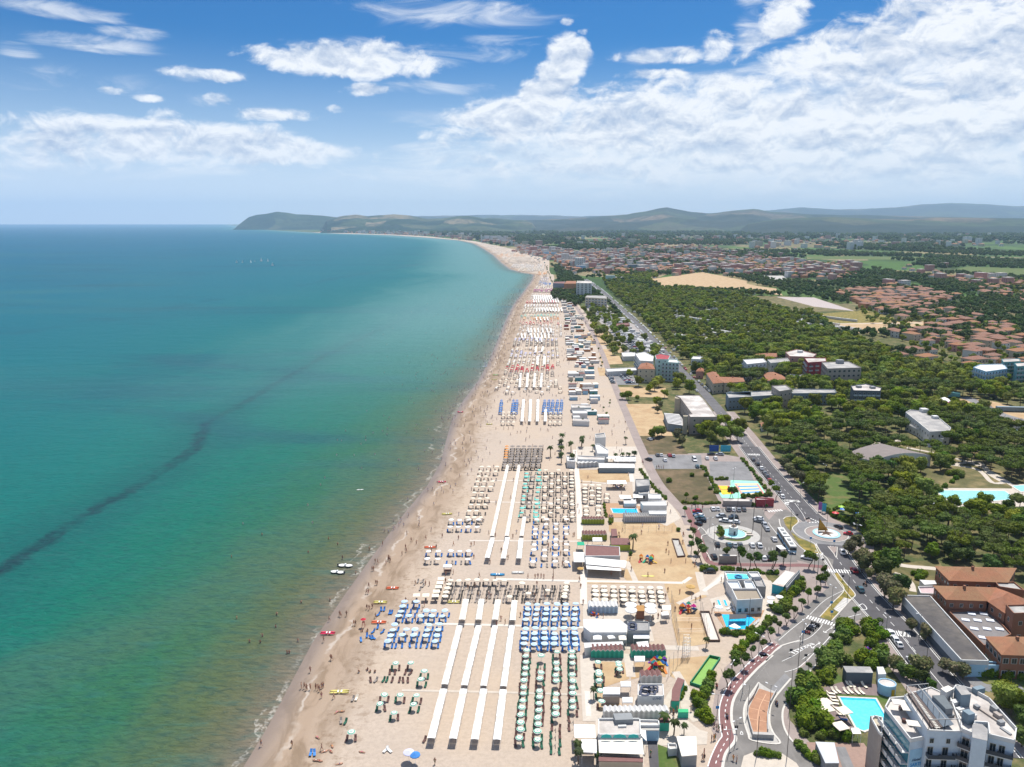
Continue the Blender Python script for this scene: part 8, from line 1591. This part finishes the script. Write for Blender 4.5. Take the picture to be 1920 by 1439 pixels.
# ---------------------------------------------------------------- boats, people, sea
def boat(label,p,L_,c,rz,kind='row'):
 r=thing({'row':'rescue_boat','dinghy':'motor_dinghy','sup':'paddle_board'}.get(kind,kind),label,'boat',p,rz);mb=MB();n=8
 def hull(off,w,h):
  st=[(-L_/2+L_*i/n,w*math.sin(math.pi*min(1,(i+.6)/(n*.72) if i<n*.5 else (n+.15-i)/(n*.6)))**.8 if 0<i<n else .02) for i in range(n+1)];V=[]
  for x,q in st:V+=[(x,off-q,h),(x,off,0.02),(x,off+q,h)]
  mb.add(V,[(3*i,3*i+1,3*i+4,3*i+3) for i in range(n)]+[(3*i+1,3*i+2,3*i+5,3*i+4) for i in range(n)]+[(3*i,3*i+3,3*i+5,3*i+2) for i in range(n)])
 if kind=='row':hull(-.45,.28,.4);hull(.45,.28,.4)
 else:hull(0,L_*(.2 if kind=='dinghy' else .13),.55 if kind!='sup' else .12)
 mb.build('hull',mat('boat_'+label.split()[0],c,.5),r);mb=MB();
 if kind=='row':mb.box(-.5,-.5,.4,-.1,.5,.5);mb.box(.4,-.5,.4,.8,.5,.5);mb.build('bench',WPLAST,r)
 if kind=='dinghy':mb.box(-L_/2-.3,-.2,.2,-L_/2+.2,.2,1.0);mb.build('outboard',DKST,r);mb=MB();mb.box(-.3,-.35,.3,.3,.35,1.1);mb.build('console',WPLAST,r)
 return r
for lb,k,x,y,L_,c,rz,kd in (('white motor dinghy with people, the farther of the pair afloat',1,750,78,5.6,(.65,.65,.62),-.1,'dinghy'),('white inflatable dinghy, the nearer of the pair afloat',1,695,122,5.4,(.68,.68,.66),2.9,'dinghy'),('red rescue catamaran at the water edge',1,630,537,4.6,(.60,.02,.08),0,'row'),('orange rescue boat on the wet sand',1,1068,232,4.4,(.65,.12,.04),0,'row'),('yellow rescue boat with white deck near the blue umbrellas',1,985,328,4.6,(.62,.55,.15),0,'row'),('orange and white boat beside the red lookout chair',1,975,463,4.8,(.68,.35,.12),0,'row'),('yellow rescue boat on the near sand',1,708,935,5.2,(.72,.55,.05),.05,'row'),('yellow pedal boat with slide among the canopies',2,648,268,4.2,(.72,.50,.05),0,'row'),('blue catamaran beached above the cream umbrellas',2,960,72,5.2,(.03,.28,.55),0,'row'),('white rowing boat beached at the crossing paths',2,1105,58,4.6,(.66,.68,.70),0,'row'),('orange striped boat on the middle beach',7,100,1240,4.6,(.68,.40,.20),0,'row'),('yellow boat beside the seaward umbrellas',7,220,1003,4.6,(.75,.45,.03),.1,'row'),('red boat at the water edge of the middle beach',7,180,775,4.6,(.55,.12,.12),0,'row'),('yellow kayak on the play sand',3,930,247,5,(.65,.50,.12),-.05,'sup'),('yellow board at the far tide line',7,520,365,4,(.75,.50,.05),.1,'row'),('red canoe at the far tide line',7,315,278,4,(.6,.15,.12),0,'row'),('white surfboard floating offshore',0,675,918,3.5,(.7,.7,.7),.2,'sup'),('green boat on the tide line below the red umbrellas',7,565,15,4.5,(.2,.5,.08),0,'row'),('yellow boats on the tide line below the red umbrellas',7,555,48,4.5,(.75,.5,.05),0,'row')):
 p=W(k,x,y);p.z=-.22 if 'afloat' in lb or 'floating' in lb else .05;boat(lb,p,L_,c,rz,kd)
p=W(1,872,490);t=thing('lookout_chair','red lifeguard lookout chair near the water','lookout',p);mb=MB();[mb.tube((a,b,0),(a*.5,b*.5,1.9),.05,n=4) for a in (-.5,.5) for b in (-.5,.5)];mb.build('legs',REDF,t);mb=MB();mb.ring((0,0),.9,.05,2.6,3.1,8);mb.box(-.35,-.3,1.6,.35,.3,1.75);mb.tube((0,0,1.7),(0,0,2.7),.04);mb.build('seat_and_shade',REDF,t)
p=W(2,605,55);t=thing('lookout_hut','small white roofed lookout stand at the top of the cream block','hut',p);mb=MB();mb.box(-1.5,-1.2,2.6,1.5,1.2,2.8);mb.build('roof',WPLAST,t);mb=MB();[mb.tube((a,b,0),(a,b,2.6),.07,n=4) for a in (-1.3,1.3) for b in (-1,1)];mb.box(-1.2,-.9,.8,1.2,.9,1.0);mb.build('frame',mat('hut_wood',(.14,.07,.05),.8),t)
for i,(x,y,s) in enumerate(((140,490,.8),(175,490,.8),(225,490,1),(248,484,.7),(288,482,1.2),(328,482,1),(355,508,1),(478,336,1))):p=W(10 if False else 0,400+x/3.2,340+y/3.2,-.2);t=thing('sailing_boat',f"tiny white sailing boat of the distant fleet, {ordn(i)} from the left",'sailing boat',p,R.uniform(0,6),'distant sailing boats');mb=MB();S=9*s;mb.add([(0,-.05*S,.15*S),(.5*S,0,.15*S),(0,0,1.3*S),(-.45*S,.1,.15*S),(.02,.25,1.2*S)],[(0,1,2),(0,3,4)]);mb.build('sail',WHITE,t);mb=MB();mb.box(-.5*S,-.1*S,0,.5*S,.1*S,.12*S);mb.build('hull',WPLAST,t)
for i,(x,y) in enumerate(((310,585),(60,1230))):p=W(16,x,y,-.2);t=thing('sailing_boat',f"small white sail close to the far beach, {('farther','nearer')[i]} of two",'sailing boat',p);mb=MB();mb.add([(0,-.1,.6),(2.2,0,.6),(0,.1,6.0),(-.2,.3,.6)],[(0,1,2),(0,2,3)]);mb.build('sail',WHITE,t);mb=MB();mb.box(-2,-.6,0,2,.6,.5);mb.build('hull',WPLAST,t)
NP=0
def crowd(k,L,where,z=0.05,full=False,pose=None):
 global NP
 for i,(x,y) in enumerate(L):NP+=1;p=W(k,x,y);put_person((p.x,p.y,z),f"{where}, {ordn(i)} from the left",pose or R.choice(['stand','walk','walk','arms']),full)
crowd(1,[(452,905),(472,905),(488,915),(512,912),(550,912),(565,915),(575,925),(590,905),(600,900),(588,968),(670,975)],'group at the wet sand');crowd(1,[(512,795),(650,712),(658,715),(602,590),(640,450),(710,415),(718,420),(757,415),(805,478),(818,480),(895,370),(910,375),(932,362),(892,265),(905,265),(908,222),(953,430),(955,205),(965,205),(930,110),(940,108),(968,60),(180,1295),(388,1300),(590,1325)],'near shore line',pose='walk')
crowd(1,[(450,325),(285,405),(187,550),(173,595),(355,665),(370,662),(428,585),(645,310),(820,125),(15,430),(100,590),(278,490)],'deep in the near sea',-.85,pose='arms');crowd(1,[(560,1240),(660,1300),(650,1335),(860,1340),(550,1395),(575,1400),(710,1420),(690,1070),(725,1065),(610,1335)],'near open sand',pose='lie');crowd(1,[(1355,1420)],'alone at the bottom edge of the sand',pose='walk');crowd(1,[(840,800),(900,785),(918,800),(950,800),(900,520),(865,520)],'loungers near the water',pose='sit')
crowd(18,[(270,930),(300,960),(325,970),(372,970),(235,1105),(265,1095),(280,1085),(138,1280),(115,1350),(140,1350),(515,1360),(558,1375)],'seafront paving',.07,True);crowd(4,[(1180,700),(1218,750),(1215,720),(1255,690),(1413,690),(960,1190)],'beside the green shelter',.1,True);crowd(2,[(1228,95),(1248,90),(1270,90),(1290,95),(830,85),(645,65),(1015,420),(985,395)],'cross path above blue block');crowd(15,[(145,455),(205,460),(240,455),(315,465),(1275,465),(390,1255),(1060,1235),(1615,1180)],'fountain car park edge',.1,True);crowd(23,[(820,1070),(850,1065),(875,1075),(905,1080),(935,1075),(575,975),(590,1000),(640,1190),(320,420),(280,480),(290,310)],'upper car park walk',.1,True)
PS=[]
def shore_people(v0,v1,n,a,b,s=1.0):
 y0,y1=G(0,v0).y,G(0,v1).y
 for _ in range(n):y=R.uniform(y0,y1);o=R.gauss((a+b)/2,(b-a)/3);PS.append((float(xs(y))+o,y,-.9 if o<-14 else (-.35 if o<0 else .02),R.uniform(0,6.28),s))
shore_people(1060,850,60,-6,22);shore_people(1050,800,26,-70,-12);shore_people(850,680,110,-10,24);shore_people(820,640,60,-60,-8);shore_people(800,690,160,12,70);shore_people(690,570,330,12,80);shore_people(680,560,420,-18,22);shore_people(570,515,240,-25,20,1.2);shore_people(720,520,110,-160,-20)
for v0,v1 in ((1180,1000),(1000,800),(800,600)):
 y0,y1=G(0,v0).y,G(0,v1).y
 for _ in range(130):y=R.uniform(y0,y1);PS.append((R.uniform(float(xs(y))+20,float(xr(y))-5),y,.04,R.uniform(0,6.28),1))
PS.sort(key=lambda t:t[1])
for i,(x,y,z,rz,s) in enumerate(PS[:150]):put_person((x,y,z),f"{'in water' if z < 0 else 'on sand'}, middle beach, {ordn(i)} going away",R.choice(['stand','walk','arms']),False,rz)
PV=[]
for ps in ('stand','walk','arms'):
 b,w1,w2=POSES[ps]
 for c in (1,2,3):mb=MB();mb.add([tuple(v.co) for v in b.vertices],[tuple(p.vertices) for p in b.polygons],0);mb.add([tuple(v.co) for v in w2.vertices],[tuple(p.vertices) for p in w2.polygons],1);o=loose('bather',mb.mesh('bather',[SKIN,SWIM]));o.color=WEARC[c];PV.append(o)
scatter('bathers',PS[150:],PV)
# ---------------------------------------------------------------- towns and countryside
def house_src(wall,tile,w,d,h,rise,flat=False):
 mb=MB();mb.box(-w/2,-d/2,-.1,w/2,d/2,h,0);a,b=w/2+.4,d/2+.4
 if flat:mb.box(-w/2-.1,-d/2-.1,h,w/2+.1,d/2+.1,h+.5,1)
 else:q=max(0.0,a-b);mb.add([(-a,-b,h),(a,-b,h),(a,b,h),(-a,b,h),(-q,0,h+rise),(q,0,h+rise)],[(0,1,5,4),(1,2,5),(2,3,4,5),(3,0,4)],1)
 nf=max(1,int(h/3))
 for f in range(nf):
  for i in range(max(2,int(w/3))):
   x=-w/2+(i+.5)*w/max(2,int(w/3));mb.box(x-.5,-d/2-.04,f*3+1,x+.5,-d/2-.01,f*3+2.3,2)
  for i in range(max(1,int(d/4))):y=-d/2+(i+.5)*d/max(1,int(d/4));mb.box(-w/2-.04,y-.5,f*3+1,-w/2-.01,y+.5,f*3+2.3,2)
 return mb.mesh('house',[PL[wall],tile,GLASS])
TOWN=tile_mat('town_tiles',(.33,.165,.115),(.28,.17,.13))
HV=[house_src(w,TOWN if t is TILE else t,a,b,h,1.9) for w,t,a,b,h in (('cream',TILE,13,9,6.2),('white',TILE,11,9,6),('orange',TILE,12,10,6.5),('pink',TILEO,12,9,6.2),('cream',TILEO,15,10,7),('white',TILE,10,8,5),('beige',TILE,17,10,6.5))]
BV=[house_src(w,RF[t],a,b,h,0,True) for w,t,a,b,h in (('white','pale',16,12,12),('pink','pale',18,12,14),('lblue','grey',16,12,15),('cream','pale',20,12,15),('white','white',14,12,18),('orange','pale',16,12,13))]
EX2=boxes(NOGO+FOOT);houses=[]
for poly,sp,dn,pool_ in (([(1600,585),(1640,560),(1720,575),(1960,620),(1960,700),(1860,690),(1760,655),(1680,635)],19,.66,HV),([(1565,552),(1690,535),(1800,560),(1700,585),(1620,580)],19,.8,HV),([(1700,648),(1960,700),(1960,725),(1790,700),(1660,690)],20,.5,HV),([(1740,520),(1960,525),(1960,580),(1850,560)],24,.55,HV),([(1080,488),(1350,478),(1610,500),(1600,522),(1400,512),(1120,515)],27,.75,HV+BV[:4]),([(1640,500),(1960,500),(1960,520),(1700,515)],45,.15,HV),([(965,468),(1010,464),(1130,478),(1320,497),(1600,510),(1580,526),(1330,520),(1110,513),(1040,492)],25,.6,BV[:2]+BV[3:]+HV[:3]),([(945,470),(1030,474),(1290,462),(1480,480),(1400,490),(1060,487)],34,.62,HV+BV),([(1240,520),(1330,515),(1340,528)],60,0,HV)):
 P=sample(poly,sp,EX2,lambda x,y:R.random()<dn,14)
 houses+=[(x,y,0,R.choice([.35,.4,1.95])+R.gauss(0,.06),R.uniform(.85,1.2),pool_) for x,y in P]
houses.sort(key=lambda t:t[1]);FOOT+=[[(x-7,y-6),(x+7,y-6),(x+7,y+6),(x-7,y+6)] for x,y,*_ in houses]
HPART={}
def split_house(me):
 if me.name in HPART:return HPART[me.name]
 out=[]
 for nm,keep in (('walls',(0,2)),('roof',(1,))):
  v=[tuple(x.co) for x in me.vertices];f=[tuple(p.vertices) for p in me.polygons if p.material_index in keep];mi=[p.material_index for p in me.polygons if p.material_index in keep];used=sorted({i for q in f for i in q});mp={a:b for b,a in enumerate(used)}
  m2=bpy.data.meshes.new(nm);m2.from_pydata([v[i] for i in used],[],[tuple(mp[i] for i in q) for q in f]);[m2.materials.append(x) for x in me.materials];m2.polygons.foreach_set('material_index',mi);m2.update();out.append(m2)
 HPART[me.name]=out;return out
for i,(x,y,z,rz,s,pl) in enumerate(houses[:290]):me=R.choice(pl);r=thing('house','low town house in the inland neighbourhood beyond the park','house',(x,y,0),rz,'houses of the inland neighbourhood');r.scale=(s,s,s);lm_label(r,{'wall_cream':'cream','wall_white':'white','wall_orange':'orange','wall_pink':'pink','wall_beige':'beige','wall_lblue':'pale blue'}[me.materials[0].name]+' walled town house');a,b=split_house(me);place('walls',a,r);place('roof',b,r)
TRH=[(x,y,0,R.uniform(0,6.28),R.uniform(.55,.95)) for q in ([(1600,585),(1640,560),(1720,575),(1960,620),(1960,725),(1790,705),(1680,635)],[(1740,520),(1960,525),(1960,580),(1850,560)],[(1080,488),(1350,478),(1610,500),(1600,522),(1400,512),(1120,515)]) for x,y in sample(q,17,[],lambda x,y:R.random()<.85,4)];scatter('town_trees',TRH,tree_src(T_FARO))
scatter('town_houses',[h_[:5] for h_ in houses[290:]],[loose('house',m) for m in HV[:5]+HV[:3]+BV[:2]])
far=[]
for poly,sp,dn in (([(598,436),(690,438.5),(800,443),(880,452),(960,462),(1000,458),(900,444),(760,436),(640,431)],75,.6),([(990,455),(1300,444),(1920,452),(1920,462),(1500,470),(1200,470),(1020,464)],90,.28),([(1000,447),(1920,436),(1920,446),(1200,452)],150,.30),([(880,430),(1920,428),(1920,434),(900,440)],260,.30)):
 far+=[(x,y,0,R.uniform(0,3),R.uniform(1.2,2.2)) for x,y in sample(poly,sp,[],lambda x,y:R.random()<dn*(1.2+1.6*mnoise.noise(Vector((x/700,y/700,5)))),0)]
far+=[(x,y,0,R.gauss(.3,.1),R.uniform(1.0,1.7)) for x,y in sample([(900,453),(960,463),(1010,479),(1050,497),(1062,515),(1105,512),(1075,487),(1010,466),(930,450)],36,[],lambda x,y:R.random()<.75,0)]
scatter('far_town',far,[loose('house',m) for m in HV[:6]+HV[:4]+BV[:2]+BV[3:5]])
for i,(x,y,w,h) in enumerate(((5,262,9,45),(30,265,34,44),(68,265,42,42),(112,262,30,40),(158,262,30,38),(205,250,42,32),(310,340,26,34),(345,330,30,30),(385,345,30,26),(430,362,36,30),(470,345,30,42),(478,360,38,26),(520,350,30,24),(270,345,30,22),(650,465,62,42),(735,455,50,50),(790,460,50,34),(1000,458,60,42),(690,460,30,30),(850,540,60,50),(900,530,70,26))):
 A,B=W(11,x,y),W(11,x+w,y);sc=(B-A).length/w;hh=h*.95*sc;ww=(B-A).length/2;cl=('white','white','white','white','white','white','pink','orange','pink','lblue','white','lblue','white','cream','lblue','pink','pink','bluegrey','white','mint','pink')[i]
 building(f"{'tall' if h > 35 else 'broad'} {cl.replace('lblue', 'pale blue')} seafront block in the distance, {ordn(i)} from the far end",11,None,hh,cl,'pale',0,name='apartment_block',world=[Vector((A.x,A.y,0)),Vector((B.x,A.y,0)),Vector((B.x,A.y+ww,0)),Vector((A.x,A.y+ww,0))],para=0)
 r=bpy.context.scene.objects[-1]
# countryside: woods, hedgerows and single trees on the plain
EX3=boxes(NOGO+FOOT);wood=[(x,y,0,R.uniform(0,6.28),R.uniform(.6,1.1)) for x,y in sample([(1034,560),(1046,524),(1038,500),(1075,514),(1112,546),(1135,562),(1180,612),(1165,612),(1100,566),(1080,576)],9,EX3,avoid=5.5)]
for poly,sp,th in (([(1130,535),(1230,505),(1500,515),(1640,505),(1960,560),(1960,725),(1700,690),(1560,640),(1450,570),(1250,545)],13,-.02),([(1020,500),(1200,490),(1640,520),(1960,500),(1960,560),(1700,540),(1400,520),(1100,522)],15,.06)):wood+=[(x,y,0,R.uniform(0,6.28),R.uniform(.7,1.2)) for x,y in sample(poly,sp,EX3,lambda x,y:mnoise.noise(Vector((x/120,y/120,9)))>th-.1,9)]
for poly,sp,sc,th in (([(980,478),(1300,465),(1960,475),(1960,505),(1200,500)],24,1.5,.10),([(900,455),(1300,447),(1960,455),(1960,475),(1300,465),(1000,474)],38,2.3,.02),([(780,438),(1960,434),(1960,456),(1300,449),(960,458)],80,4.0,-.03)):
 wood+=[(x,y,-2*sc,R.uniform(0,6.28),sc*R.uniform(.8,1.3)) for x,y in sample(poly,sp,boxes(NOGO[-60:] if 0 else NOGO),lambda x,y:mnoise.fractal(Vector((x/420,y/900,2)),1,2,3)>th,0)]
scatter('countryside_woods',wood,tree_src(T_FAR))
pts=CV+CV2+[(x,y,.1,R.uniform(0,3),R.uniform(.7,1.2)) for x,y in sample(CAMP,20,EX3)]
mb=MB();mb.box(-1.2,-3,.4,1.2,3,2.9);scatter('campsite_caravans',pts,[loose('caravan',mb.mesh('caravan',[PL['white']]))])
lm_flush()
# unused originals go
gone=[o for o in bpy.data.objects if o.parent is None and o.name.split('.')[0] in ('beach_umbrella','parked_car','street_lamp','tall_pole') and not o.get('label')]
gone+=[c for o in gone for c in o.children]
bpy.data.batch_remove(gone)
